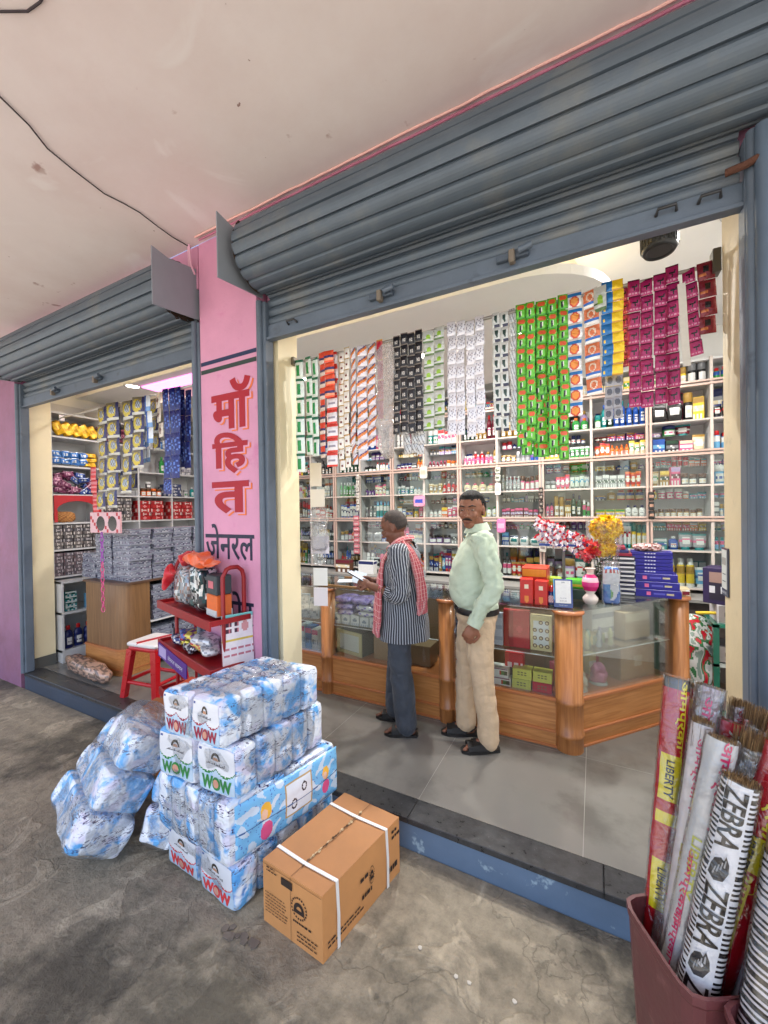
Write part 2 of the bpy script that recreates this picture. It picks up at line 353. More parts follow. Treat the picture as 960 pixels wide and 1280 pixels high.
for body, x0, x1, z0, z1 in (('मॉ',-2.255,-1.895,2.275,2.60),('िह',-2.255,-1.93,1.985,2.255),('त',-2.265,-1.925,1.725,1.935)):
    for k, (cc, dx, b) in enumerate(((ORG,.026,.03),(PK,.015,.03),(RED,0,.03))):
        g.text(body, inv @ T((x0+x1)/2+dx, 1.8405-.0012*(k+1), (z0+z1)/2-dx*.7) @ RX(90), cc, w=x1-x0, h=z1-z0, bold=b)
g.text('जेनरल', inv @ T(-2.115,1.8395,1.54) @ RX(90), sr(30,34,60), w=.45, h=.235, bold=.012)
g.text('स्टोर', inv @ T(-2.115,1.8395,1.08) @ RX(90), sr(30,34,60), w=.42, h=.28, bold=.012)
g.build('lettering', mat('sign_paint', None, .55), pil)
g = MB(); g.tube([(-2.385,1.79,3.53),(-2.385,1.80,3.40),(-2.385,1.83,3.35)], .007, 8, sr(226,176,196), M=inv); g.tube([(-2.41,1.80,3.53),(-2.41,1.81,3.30)], .006, 8, sr(226,176,196), M=inv)
g.build('conduit', MATTE, pil)

# threshold step, shop floor
GRAN = mat('black_granite', sr(58,59,61), .32, var=.35, vscale=28, bump=.1, bscale=80, col2=sr(96,96,96), c2scale=120, c2lo=.62, c2hi=.7)
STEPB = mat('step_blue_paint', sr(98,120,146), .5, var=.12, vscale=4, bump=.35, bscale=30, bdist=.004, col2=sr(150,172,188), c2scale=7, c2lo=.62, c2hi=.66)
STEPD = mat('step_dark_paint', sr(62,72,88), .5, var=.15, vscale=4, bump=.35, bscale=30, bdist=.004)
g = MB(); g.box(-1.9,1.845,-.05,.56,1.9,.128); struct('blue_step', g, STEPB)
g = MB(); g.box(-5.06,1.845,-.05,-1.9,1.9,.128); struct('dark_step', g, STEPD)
g = MB(); xs = [-5.06,-4.45,-3.75,-3.05,-2.40]; 
for a, b in zip(xs, xs[1:]): g.box(a,1.838,.13,b-.002,1.985,.162, bev=.003)
xs = [-1.80,-.86,.02,.56]
for a, b in zip(xs, xs[1:]): g.box(a,1.838,.13,b-.002,1.985,.162, bev=.003)
struct('granite_threshold', g, GRAN)
TILE = mat('grey_floor_tile', sr(126,124,119), .22, var=.06, vscale=1.2, spec=.5, col2=sr(108,106,101), c2scale=2.2, c2lo=.5, c2hi=.66)
g = MB(); 
for i in range(-10,4):
    for j in range(4):
        x0 = -.86+i*.8; g.box(x0, 1.987+j*.8, .10, x0+.797, 1.987+j*.8+.797, .16)
struct('shop_floor', g, TILE)
g = MB(); g.box(-5.6,1.987,.08,2.0,5.1,.1595); struct('floor_grout', g, mat('grout', (.33,.32,.3), .8))
# shop interior
CREAM = mat('cream_jamb_paint', sr(240,226,188), .5, var=.04, vscale=3, bump=.1, bscale=30)
WHITE = mat('white_interior_paint', sr(240,240,238), .6, var=.03, vscale=2)
g = MB(); g.box(-5.6,4.82,.1,2.0,5.0,3.5); struct('shop_back_wall', g, WHITE)
g = MB(); g.box(-5.7,2.05,.1,-5.46,4.82,3.5); struct('shop_left_wall', g, WHITE)
g = MB(); g.box(1.7,2.04,.1,1.9,4.82,3.5); struct('shop_right_wall', g, WHITE)
g = MB(); g.box(-5.7,2.04,3.42,1.9,5.0,3.5); struct('shop_ceiling', g, WHITE)
g = MB(); g.box(-5.1,2.042,2.98,1.7,2.12,3.42); struct('inside_front_wall', g, WHITE)
g = MB(); g.box(-2.36,2.092,.16,-1.84,2.12,2.98); g.box(.56,2.042,.16,1.7,2.12,2.98); struct('inside_front_panels', g, WHITE)
def jamb(x0, x1, y0, y1, lab, m=CREAM):
    t = thing('door_jamb', lab, 'door jamb', ((x0+x1)/2,y0,FL)); M = T(-(x0+x1)/2,-y0,-FL)
    g = MB(); g.box(x0,y0,FL+.11,x1,y1,2.98, M=M); g.build('jamb_panel', m, t)
    g = MB(); g.box(x0-.002,y0-.002,FL,x1+.002,y1+.002,FL+.108, M=M); g.build('skirting', mat('grey_skirting', sr(96,96,92), .4), t); return t
jamb(-1.84,-1.745,1.925,2.105,'cream side panel of the wide doorway, on the pillar side')
jamb(-5.12,-5.06,1.925,2.11,'cream side panel beyond the step, farthest from the photographer')
jamb(-2.46,-2.405,1.925,2.105,'cream side panel hidden behind the narrower shutter, pillar side')
jamb(.485,.58,1.915,2.16,'beige side panel behind the bundle of brooms', mat('beige_jamb_paint', sr(206,190,156), .55, var=.10, vscale=3, bump=.2, bscale=30, col2=sr(150,138,112), c2scale=5, c2lo=.6, c2hi=.8))
# tray ceiling: dropped panel with a rounded end, lit cove above
CREAMC = mat('cream_ceiling_paint', sr(236,226,206), .6)
def tray(x0, x1, y0, y1, z0, z1, rr):
    P_ = [(x0,y0)]
    P_ += [(x1-rr+rr*math.sin(a), y0+rr-rr*math.cos(a)) for a in [math.pi/2*k/10 for k in range(11)]]
    P_ += [(x1-rr+rr*math.cos(a), y1-rr+rr*math.sin(a)) for a in [math.pi/2*k/10 for k in range(11)]]
    P_ += [(x0,y1)]; return P_
g = MB(); g.prism(tray(-5.4,.12,2.50,4.45,0,0,.55), 3.10, 3.16); struct('dropped_ceiling_panel', g, WHITE)
g = MB(); g.prism(tray(-5.4,-.08,2.7,4.45,0,0,.5), 3.16, 3.42); struct('dropped_ceiling_core', g, CREAMC)
WARM = mat('warm_cove_strip', (1,.74,.36), .5, emit=7)
g = MB(); g.tube([(-5.3,2.64,3.175),(-.55,2.64,3.175),(-.2,2.75,3.175),(-.04,3.1,3.175)], .009, 8); o = g.build('cove_light', WARM); tag(o, 'warm light strip running in the ceiling cove above the dropped panel', 'strip light')
# left shop ceiling beams
g = MB()
for y in (2.9,3.5,4.1): g.box(-5.46,y,3.0,-3.2,y+.22,3.10)
struct('ceiling_beams', g, CREAMC)
g = MB(); g.box(-4.3,2.62,3.085,-3.3,2.80,3.098); o = g.build('pink_light_strip', mat('pink_led', (1,.25,.75), .5, emit=1.2)); tag(o, 'glowing pink ceiling light strip above the hanging navy sachets', 'strip light')
LAMPM = mat('lamp_disc', (1,.9,.74), .5, emit=9)
def downlight(x, y, z, lab, e=14):
    t = thing('downlight', lab, 'ceiling light', (x,y,z), 0, 'round downlights in the shop ceiling')
    g = MB(); g.lathe([(.085,0),(.085,-.012),(.07,-.018),(.062,-.006)], 24); g.build('rim', GLOSS, t)
    g = MB(); g.lathe([(.061,-.003),(.061,-.007)], 24); g.build('diffuser', LAMPM, t)
    l = bpy.data.lights.new('lamp', 'AREA'); l.shape = 'DISK'; l.size = .12; l.energy = e; l.color = (1,.97,.93); lo = bpy.data.objects.new('lamp', l); COL.objects.link(lo); lo.parent = t; lo.location = (0,0,-.03); return t
for i, (x, y, z, lab) in enumerate([(-1.35,3.3,3.10,'downlight in the dropped panel over the left part of the wall cabinet'),(-.45,3.3,3.10,'downlight in the dropped panel over the green sachets'),(.75,3.0,3.42,'downlight in the high ceiling near the right door jamb'),(-2.6,3.3,3.10,'downlight in the dropped panel behind the pillar'),(-4.35,2.55,3.10,'bright round downlight over the hanging detergent packets'),(-3.4,3.3,3.10,'downlight in the dropped panel over the stacked clear boxes')]):
    downlight(x, y, z, lab, 16 if i < 3 else (8 if i == 3 else 2.5))
# wires on the veranda ceiling
g = MB(); pts = [(-2.25,.78),(-2.30,.9),(-2.37,1.0),(-2.40,1.12),(-2.43,1.29),(-2.41,1.38),(-2.40,1.47),(-2.42,1.6),(-2.43,1.7),(-2.42,1.83)]
g.tube([(-2.1,.3,3.543),(-2.2,.6,3.543)]+[(x,y,3.543) for x,y in pts], .0035, 6, sr(60,52,56)); o = g.build('ceiling_wire', MATTE); tag(o, 'thin dark wire snaking across the plaster ceiling to the pillar', 'wire')
g = MB(); g.tube([(-1.95,.55,3.543),(-1.867,.654,3.543),(-1.78,.70,3.543),(-1.709,.709,3.543),(-1.6,.7,3.543)], .004, 6, sr(60,52,56)); o = g.build('ceiling_wire', MATTE); tag(o, 'short dark wire in the ceiling corner far from the shutters', 'wire')
for k, (dy, cc, lab) in enumerate(((.0,sr(196,126,150),'pink cable clipped along the ceiling edge, nearer the shutter'),(-.03,sr(240,190,180),'pale cable clipped along the ceiling edge, outer of the two'))):
    g = MB(); g.tube([(-2.3+i*.1, 1.80+dy+.006*noise.noise(Vector((i*.9,k*5,0))), 3.54+.006*noise.noise(Vector((i*.7,3,k)))) for i in range(45)], .006, 6, cc); o = g.build('ceiling_cable', MATTE); tag(o, lab, 'cable')

# rolling shutters
STEEL = mat('shutter_steel', sr(88,100,112), .48, metal=.2, var=.14, vscale=3, bump=.15, bscale=60, bdist=.002, col2=sr(116,114,106), c2scale=3, c2lo=.50, c2hi=.85, spec=.5)
def shutter(x0, x1, zb, ztop, lab, yc=1.88, R0=.188, cz=3.225, locks=(), xr=None):
    xr = x1 if xr is None else xr
    t = thing('rolling_shutter', lab, 'shutter', ((x0+x1)/2,yc,zb)); M = T(-(x0+x1)/2,-yc,-zb)
    # hanging curtain of curved slats
    prof = []; z = zb+.092
    while z < ztop+.12:
        for k in range(5): a = k/5; prof.append((yc-.013*math.sin(math.pi*a)-.002, z+.048*a))
        prof.append((yc+.008, z+.050)); prof.append((yc+.008, z+.056)); z += .057
    g = MB(); n = len(prof); V = [(x,y,zz) for y,zz in prof for x in (x0+.03,x1-.03)]; g.add(V, [(2*i,2*i+1,2*i+3,2*i+2) for i in range(n-1)], m=0, sm=False, M=M)
    g.build('curtain', STEEL, t)
    g = MB(); g.box(x0+.02,yc-.018,zb,x1-.02,yc+.006,zb+.09, M=M, bev=.003); g.box(x0+.02,yc-.034,zb-.004,x1-.02,yc+.012,zb+.012, M=M, bev=.002); g.build('bottom_rail', BLUEG, t)
    # the roll: slats wound round a drum, seen from below
    cy_ = 1.765; prof = []; N_ = 17; 
    for i in range(N_):
        a0 = math.pi*2*i/N_; a1 = math.pi*2*(i+1)/N_
        for k in range(6):
            a = a0+(a1-a0)*k/6*.94; rr = R0+.0045*math.sin(math.pi*k/6); prof.append((cy_-rr*math.cos(a), cz+rr*math.sin(a)))
        a = a0+(a1-a0)*.97; prof.append((cy_-(R0-.012)*math.cos(a), cz+(R0-.012)*math.sin(a)))
    prof = [(y,zz) for y,zz in prof]
    n = len(prof); g = MB(); xs = [x0+.05+(xr-x0-.1)*k/12 for k in range(13)]
    V = [(x, y+.003*noise.noise(Vector((x*2,i*.3,0))), min(zz,3.535)) for i,(y,zz) in enumerate(prof) for x in xs]
    g.add(V, [(i*13+j, i*13+j+1, ((i+1)%n)*13+j+1, ((i+1)%n)*13+j) for i in range(n) for j in range(12)], M=M)
    g.build('roll', STEEL, t)
    rng = random.Random(int(x0*10)+50)
    for e, sg in ((x0+.05,1),(xr-.05,-1)):   # dark greasy rolled ends
        g = MB()
        V = [(e+.004*sg, cy_, cz)]+[(e+.004*sg, cy_-(R0-.006+.02*rng.random())*math.cos(2*math.pi*i/40), min(3.53,cz+(R0-.006+.02*rng.random())*math.sin(2*math.pi*i/40))) for i in range(40)]
        g.add(V, [(0,1+i,1+(i+1)%40) for i in range(40)], sr(60,44,34), M=M)
        g.build('roll_end', mat('greasy_end', None, .9, bump=1, bscale=60), t)
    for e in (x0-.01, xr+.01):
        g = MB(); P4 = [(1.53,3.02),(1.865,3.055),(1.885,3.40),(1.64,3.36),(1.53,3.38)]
        g.add([(e-.003,y,zz) for y,zz in P4]+[(e+.003,y,zz) for y,zz in P4], [(0,1,2,3,4),(9,8,7,6,5)]+[(i,(i+1)%5,5+(i+1)%5,5+i) for i in range(5)], M=M); g.build('end_plate', mat('plate_paint_brightened', sr(140,148,158), .4, var=.06, vscale=4), t)  # plate colour lightened to stand in for light missing on these faces
    for e, sg in ((x0,1),(x1,-1)):
        g = MB(); g.box(e-.025,yc-.045,.164,e+.035,yc+.03,zb+.23, M=M, bev=.006); g.cyl((e-.004,yc-.05,.164),(e-.004,yc-.05,zb+.23),.02,n=10,M=M); g.build('guide_rail', BLUEG, t)
    for lx in locks:
        l = MB(); l.box(lx-.07,yc-.045,zb+.045,lx+.07,yc-.018,zb+.075, sr(78,90,104), M=M, bev=.004); l.box(lx-.012,yc-.065,zb+.02,lx+.014,yc-.03,zb+.075, sr(120,110,98), M=M, bev=.004)
        l.cyl((lx+.03,yc-.06,zb+.06),(lx+.085,yc-.06,zb+.07),.014,n=8,col=sr(90,102,116),M=M); l.build('lock', PAINT, t)
    return t
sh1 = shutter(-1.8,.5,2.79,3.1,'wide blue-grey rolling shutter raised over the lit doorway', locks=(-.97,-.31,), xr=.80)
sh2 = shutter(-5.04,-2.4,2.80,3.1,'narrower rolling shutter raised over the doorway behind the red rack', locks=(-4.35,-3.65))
g = MB(); M = T(.65,-1.88,-2.79)
for x in (.22,.35,-1.6): g = MB(); g.tube([(x,1.860,2.845),(x+.005,1.835,2.855),(x+.06,1.835,2.855),(x+.065,1.860,2.845)], .006, 6, sr(50,50,52), M=M); g.build('pull_handle', PAINT, sh1)
g = MB(); g.tube([(.42,1.82,2.90),(.47,1.80,2.895),(.53,1.79,2.91),(.6,1.79,2.915)], .013, 8, sr(92,58,44), M=M); g.build('rusty_bolt', mat('rust', None, .9, bump=1, bscale=90), sh1)
# blue steel post closing the right end
g = MB(); g.box(.50,1.80,.0,.57,1.835,3.0, bev=.01); g.cyl((.515,1.80,0),(.515,1.80,3.01),.024,n=12); o = g.build('steel_post', BLUEW); tag(o, 'blue painted steel post at the edge of the wide doorway', 'post')
# black lamp hanging inside
t = thing('spotlight', 'black cylindrical spotlight with slotted end hanging from the ceiling', 'spotlight', (.335,2.75,3.42))
d = Vector((.02,-.03,-1)).normalized(); q = d.to_track_quat('Z','Y').to_matrix().to_4x4()
g = MB(); g.lathe([(.055,.0),(.085,.06),(.088,.17),(.088,.24),(.075,.26),(.06,.25)], 28, q, sr(20,21,22)); 
for k in range(28): a = 2*math.pi*k/28; g.box(-.003,.087,.15,.003,.0915,.235, sr(8,8,8), M=q @ Matrix.Rotation(a,4,'Z'))
g.build('housing', mat('black_enamel', None, .35), t); g = MB(); g.cyl((0,0,0),(0,0,.05),.02,n=12,col=sr(30,30,30),M=q); g.build('stem', mat('black_enamel', None, .35), t)
# ------------------------------------------------------------------ wall cabinet and its goods
ALU = mat('pale_aluminium', sr(206,196,188), .4, metal=.1, var=.05, vscale=10)
ALUP = mat('pinkish_aluminium', sr(206,178,166), .35, metal=.2, var=.05, vscale=10)
LAM = mat('white_laminate', sr(214,214,214), .45, var=.04, vscale=3)
XC = [-3.94,-3.53,-3.12,-2.72,-2.25,-1.82,-1.38,-.95,-.49,-.02,.46,.93,1.40]
ZC = [.97,1.31,1.61,1.91,2.21,2.50,2.83,3.04]
YF, YB = 4.5, 4.78
cab = thing('wall_cabinet', 'white wall cabinet of many glass-fronted compartments along the back wall', 'cabinet', (-1.3,YF,FL)); M = T(1.3,-YF,-FL)
g = MB(); g.box(XC[0],YB,.9,XC[-1],YB+.02,3.06,M=M); g.build('back_panel', mat('grey_laminate', sr(214,210,212), .6, var=.05), cab)
for z in ZC: g = MB(); g.box(XC[0],YF+.03,z-.012,XC[-1],YB-.001,z+.006,M=M); g.build('shelf', LAM, cab)
for i, x in enumerate(XC): g = MB(); g.box(x-.008,YF+.028,.962,x+.008,YB-.003,3.05,M=M); g.build('divider', LAM, cab)
for i in (0,2,4,6,8,10,12)[::1]:
    x = XC[i]
    g = MB(); g.box(x-.026,YF-.004,.95,x-.006,YF+.024,3.05,M=M,bev=.002); g.box(x+.006,YF-.004,.95,x+.026,YF+.024,3.05,M=M,bev=.002); g.build('post', ALUP, cab)
for i in (1,3,5,7,9,11):
    x = XC[i]; g = MB(); g.box(x-.012,YF+.002,.95,x+.012,YF+.026,3.05,M=M,bev=.002); g.build('post', ALU, cab)
for z in (1.61,2.21,2.83):
    g = MB(); g.box(XC[0],YF-.008,z-.030,XC[-1],YF+.020,z-.010,M=M,bev=.002); g.box(XC[0],YF-.008,z+.002,XC[-1],YF+.020,z+.020,M=M,bev=.002); g.build('rail', ALUP, cab)
for z in (1.31,1.91,2.50,.97):
    g = MB(); g.box(XC[0],YF+.004,z-.011,XC[-1],YF+.026,z+.006,M=M,bev=.002); g.build('shelf_edge', ALU, cab)
for i in range(6):
    for z0, z1 in ((1.0,1.58),(1.63,2.18)):
        g = MB(); g.box(XC[2*i]+.03,YF+.006,z0,XC[2*i+2]-.03,YF+.011,z1,M=M); g.build('glass_door', SHOWGLASS, cab)
# base cabinet
g = MB(); g.box(-4.0,YF-.25,FL,1.42,YB,.90,M=M); g.build('base_cupboard', mat('dark_cupboard', sr(70,62,58), .6, var=.1), cab)
g = MB(); g.box(-4.0,YF-.28,.90,1.42,YB-.01,.925,M=M); g.build('worktop', mat('grey_worktop', sr(150,148,144), .4), cab)

CN = {'black':(26,25,28),'dark green':(22,62,40),'green':(52,150,70),'teal':(28,140,142),'blue':(34,84,172),'navy':(24,36,96),'pink':(226,96,142),'red':(200,32,38),'maroon':(112,26,46),'orange':(232,112,36),'yellow':(238,206,60),'gold':(176,138,64),'white':(232,232,230),'cream':(232,216,180),'purple':(106,58,140),'lilac':(184,160,206),'brown':(98,64,42),'silver':(168,170,174),'sky blue':(112,180,222),'grey':(120,122,126)}
def cc(n, k=1): r, g_, b = CN[n]; return tuple(min(1, c*k) for c in sr(r, g_, b))
IM = {}
def item_mesh(kind, w, h, c1, c2, c3, var):
    k = (kind, round(w,3), round(h,3), c1, c2, c3, var)
    if k in IM: return IM[k]
    a, b, c = cc(c1), cc(c2), cc(c3); g = MB(); rg = random.Random(str(k)); lab = 'white' if c1 != 'white' else c2
    def label_col(u, v_):   # small print
        i, j = int(u*7), int(v_*9)
        if v_ > .62 and v_ < .8: return c
        if .3 < v_ < .5 and (i*7+j*3+var) % 3: return a if c != a else b
        return cc('white')
    if kind == 'bottle':
        r = w/2; n = 12; fl = .55 if var % 2 else .8
        prof = [(r*.9,0),(r,.01),(r,h*.14),(r*1.003,h*.14),(r*1.003,h*.50),(r,h*.50),(r,h*.66),(r*.75,h*.76),(r*.38,h*.80),(r*.38,h*.82),(r*.46,h*.82),(r*.46,h*.97),(r*.40,h),(0.0001,h)]
        cols = [a,a,a,a,c,a,a,a,a,b,b,b,b,b]; g.lathe(prof, n, Matrix.Diagonal((1,fl,1,1)), cols[:len(prof)-1])
        g.grid(5, 6, lambda u,v_: ((u-.5)*r*1.1, -r*fl*1.0*math.sqrt(max(.05,1-((u-.5)*1.1)**2))-.0015, h*(.16+.32*v_)), label_col)
    elif kind == 'pump bottle':
        r = w/2; prof = [(r,0),(r,h*.62),(r*.5,h*.70),(r*.3,h*.72),(r*.3,h*.82),(r*.12,h*.82),(r*.12,h*.93),(.0001,h*.93)]
        g.lathe(prof, 12, None, [a,a,a,b,b,b,b]); g.box(-r*.3,-r*.8,h*.92,r*.3,r*.3,h,b)
        g.grid(5, 6, lambda u,v_: ((u-.5)*r*1.2, -r*math.sqrt(max(.05,1-((u-.5)*1.2)**2))-.0015, h*(.1+.44*v_)), label_col)
    elif kind == 'tube':
        r = w/2
        def fn(u, v_):
            t = v_; k_ = 1-t**1.5; x = (r*(1+.15*t))*math.cos(2*math.pi*u); y = r*.6*k_*math.sin(2*math.pi*u); return (x, y, h*.16+h*.84*t)
        g.grid(12, 6, fn, lambda u,v_: c if .3 < v_ < .55 else (b if v_ > .8 else a)); g.lathe([(r*.72,0),(r*.76,h*.16),(.001,h*.165)], 12, Matrix.Diagonal((1,.75,1,1)), b)
        g.grid(4, 5, lambda u,v_: ((u-.5)*r*1.2, -r*.6*(1-(.2+.5*v_)**1.5)*.98-.003, h*(.33+.4*v_)), label_col)
    elif kind == 'jar':
        r = w/2; g.lathe([(r*.92,0),(r,.006),(r,h*.62),(r*.94,h*.66),(r*1.03,h*.67),(r*1.03,h*.97),(r*.95,h),(.0001,h)], 14, None, [a,a,a,b,b,b,b])
        g.grid(6, 3, lambda u,v_: (r*1.01*math.sin((u-.5)*2), -r*1.01*math.cos((u-.5)*2)-.001, h*(.12+.42*v_)), lambda u,v_: c if .3<v_<.7 and int(u*6+var)%3 else cc(lab))
    elif kind == 'spray can':
        r = w/2; g.lathe([(r,0),(r,h*.12),(r,h*.45),(r,h*.72),(r*.8,h*.77),(r*.7,h*.77),(r*.7,h*.97),(r*.6,h),(.0001,h)], 14, None, [b,a,c,a,b,b,b,b])
    elif kind == 'box':
        d = min(w*.6,.09); g.box(-w/2,-d/2,0,w/2,d/2,h,a)
        def bc(u, v_):
            i, j = int(u*6), int(v_*8)
            if v_ > .78: return b
            if .35 < v_ < .6: return c if (i+j+var) % 4 else cc('white')
            if v_ < .2 and (i*3+var) % 2: return cc('white')
            return a
        g.grid(6, 8, lambda u,v_: (-w/2*.96+w*.96*u, -d/2-.0012, h*.02+h*.96*v_), bc)
        g.grid(3, 5, lambda u,v_: (w/2+.0012, -d/2*.9+d*.9*u, h*.05+h*.9*v_), lambda u,v_: b if v_>.7 else a)
    elif kind == 'carton':     # flat long box on its side, seen end on, in a stack
        d = .14; g.box(-w/2,-d/2,0,w/2,d/2,h,a); g.grid(8,4,lambda u,v_:(-w/2*.97+w*.97*u,-d/2-.0012,h*.06+h*.88*v_),lambda u,v_: c if (int(u*8)+var)%5 in (1,2) and .2<v_<.8 else (b if u<.12 or u>.9 else a))
    elif kind == 'packet':
        g.soft(lambda x,y,z: (x*w/2*(1-.15*z*z), y*.03*(1-.75*z*z), h/2+z*h/2), (5,3,6), 6, lambda ax,sg,u,v_: c if ax==1 and .35<v_<.65 and .2<u<.8 else (b if ax==1 and v_>.8 else a), nz=.004, nsc=30, seed=var)
    me = g.mesh(kind.replace(' ','_'), PAINT if kind != 'packet' else FOIL); IM[k] = me; return me
def place(kind, me, x, y, z, label, group, rz=0):
    o = bpy.data.objects.new(kind.replace(' ','_'), me); COL.objects.link(o); o.location = (x,y,z); o.rotation_euler = (0,0,rz)
    return tag(o, label, kind if kind != 'pump bottle' else 'bottle', group)
rng = random.Random(7)
SH = {0:'lowest',1:'second',2:'third',3:'fourth',4:'fifth',5:'sixth',6:'top'}
# themes: (column, row) -> [(kind, body, cap, accent, how many, height share)]
TH = {
 (1,4):[('bottle','black','black','gold',7,.8)], (1,3):[('jar','silver','white','cream',5,.6),('bottle','silver','grey','white',3,.8)], (2,4):[('bottle','dark green','teal','white',6,.75)], (2,3):[('bottle','green','white','teal',5,.7),('box','grey','white','silver',2,.6)],
 (2,2):[('tube','white','blue','navy',5,.7),('tube','lilac','white','navy',2,.6)], (1,2):[('box','red','maroon','white',2,.7),('jar','red','white','gold',3,.5)],
 (3,4):[('jar','dark green','black','white',3,.5),('bottle','white','red','yellow',4,.75),('box','sky blue','white','blue',1,.8)], (3,3):[('bottle','purple','black','white',3,.5),('tube','cream','pink','maroon',3,.8),('jar','teal','dark green','white',2,.6)],
 (3,2):[('bottle','grey','white','white',3,.6),('spray can','teal','sky blue','white',5,.85)], (3,1):[('packet','silver','white','grey',2,.7),('box','blue','orange','white',2,.7)],
 (4,4):[('jar','white','navy','red',4,.55),('box','black','grey','white',1,.6),('bottle','orange','yellow','gold',2,.8)], (4,3):[('jar','teal','white','blue',4,.6),('bottle','white','sky blue','grey',3,.5)],
 (5,4):[('bottle','maroon','pink','white',5,.55),('jar','gold','orange','cream',3,.5)], (5,3):[('tube','gold','cream','brown',3,.7),('bottle','red','white','maroon',4,.8)], (5,2):[('bottle','white','silver','red',3,.6),('box','orange','yellow','white',1,.75),('tube','pink','white','red',3,.85)], (5,1):[('jar','purple','black','white',3,.6),('box','grey','silver','black',1,.8)],
 (6,4):[('bottle','pink','white','maroon',7,.5),('bottle','gold','black','white',1,.8)], (6,3):[('bottle','cream','pink','red',4,.6)], (6,2):[('packet','yellow','green','white',2,.6),('bottle','white','green','yellow',2,.8)],
 (7,4):[('tube','brown','gold','yellow',3,.6),('spray can','silver','white','grey',3,.8),('spray can','blue','white','purple',2,.8)], (7,3):[('bottle','silver','white','grey',5,.7),('jar','pink','brown','white',4,.6)], (7,2):[('box','maroon','pink','lilac',9,.6)], (7,1):[('box','blue','sky blue','white',1,.9),('packet','white','navy','teal',3,.6)],
 (8,4):[('tube','yellow','pink','red',3,.8),('jar','dark green','silver','white',2,.7),('tube','green','white','dark green',4,.9)], (8,3):[('jar','black','silver','white',2,.5),('tube','pink','red','white',3,.85),('tube','white','grey','sky blue',4,.85)], (8,1):[('bottle','black','red','white',4,.7),('packet','yellow','dark green','navy',1,.6)],
 (9,4):[('tube','orange','red','white',3,.85),('bottle','orange','orange','maroon',4,.7),('tube','cream','yellow','green',3,.9)], (9,3):[('box','silver','white','dark green',4,.8),('tube','red','orange','cream',4,.9)], (9,2):[('box','yellow','green','lilac',3,.5),('bottle','white','navy','grey',3,.7)],
 (10,4):[('box','blue','blue','sky blue',1,.85),('box','black','dark green','grey',1,.75),('box','pink','cream','white',1,.7),('tube','cream','gold','white',1,1)], (10,3):[('tube','cream','gold','green',1,.9),('box','gold','yellow','dark green',1,.85),('box','pink','lilac','maroon',1,.95),('jar','black','brown','cream',3,.6)], (10,2):[('jar','gold','brown','cream',9,.45)], (10,5):[('packet','black','silver','white',2,.7),('bottle','black','gold','cream',1,1),('box','yellow','gold','cream',1,.75)],
 (9,5):[('jar','green','teal','white',1,.5),('bottle','teal','blue','white',1,.8),('bottle','dark green','black','cream',1,.8),('bottle','blue','teal','navy',5,.9)], (7,5):[('bottle','gold','cream','brown',6,.6)], (8,5):[('jar','brown','orange','white',2,.5),('bottle','black','black','white',1,.9),('bottle','green','orange','white',2,.5)], (6,5):[('bottle','dark green','black','white',3,.6),('bottle','gold','brown','black',3,.5),('bottle','maroon','red','pink',2,1)],
 (5,5):[('jar','teal','white','green',2,.6),('box','white','red','pink',3,.6)], (4,5):[('bottle','white','brown','grey',2,.7),('bottle','maroon','black','brown',3,.7),('pump bottle','dark green','navy','teal',2,.95)], (3,5):[('bottle','blue','navy','blue',2,.8),('bottle','pink','lilac','pink',1,.9),('bottle','black','navy','grey',2,.9)], (2,5):[('bottle','white','sky blue','teal',2,.7),('jar','brown','white','black',2,.5)], (1,5):[('bottle','blue','grey','teal',4,.7)],
 (10,6):[('box','cream','brown','green',2,.7),('bottle','blue','white','navy',1,.9),('bottle','yellow','gold','cream',1,.85),('bottle','black','grey','white',2,1.1)], (9,6):[('box','white','yellow','cream',3,.5),('box','yellow','cream','green',2,.8)],
}
KN = ['bottle','bottle','tube','jar','box','tube','spray can','box']
WID = {'bottle':.062,'tube':.064,'jar':.074,'box':.094,'spray can':.056,'pump bottle':.068,'packet':.14}
CNL = list(CN)
COLN = ['first','second','third','fourth','fifth','sixth','seventh','eighth','ninth','tenth','eleventh','twelfth']
cnt = {}
def fill(ci, ri, x0, x1, z, hmax, y, runs, where, tier):
    x = x0+.02; k = {}
    seq = []
    for kind, a, b, c, n, hs in runs:
        for _ in range(n): seq.append((kind,a,b,c,hs))
    if len(runs) > 0:
        tot = sum(WID[s_[0]]*(1.25 if s_[4] > .95 else 1) + .006 for s_ in seq); sc = min(1.5, (x1-x0-.04)/tot)
    for kind, a, b, c, hs in seq:
        w0 = WID[kind]*(1.25 if hs > .95 else 1); w_ = min(w0*1.3, w0*sc); h = min(hmax*1.0, hmax*hs*rng.choice([.9,1.0,1.0,1.06])); h = round(h/.01)*.01; w_ = round(w_/.004)*.004
        if cnt.get(kind, 0) >= 285: kind = min(('jar','box','tube','bottle'), key=lambda q: cnt.get(q,0))
        xx = x+w_/2+.002
        if xx+w_/2 > x1-.004: break
        me = item_mesh(kind, w_, h, a, b, c, (ci+ri) % 4)
        i = k.get((kind,a), 0); k[(kind,a)] = i+1
        nm = 'bottle' if kind == 'pump bottle' else kind
        lab = f"{a} {nm}, {b} top, {ordn(i)} such {where}"
        place(kind, me, xx, y+rng.uniform(-.008,.008), z, lab, f"{nm}s in the wall cabinet", rng.uniform(-.3,.3)); cnt[kind] = cnt.get(kind,0)+1
        x += w_+.005*sc+rng.uniform(0,.004)
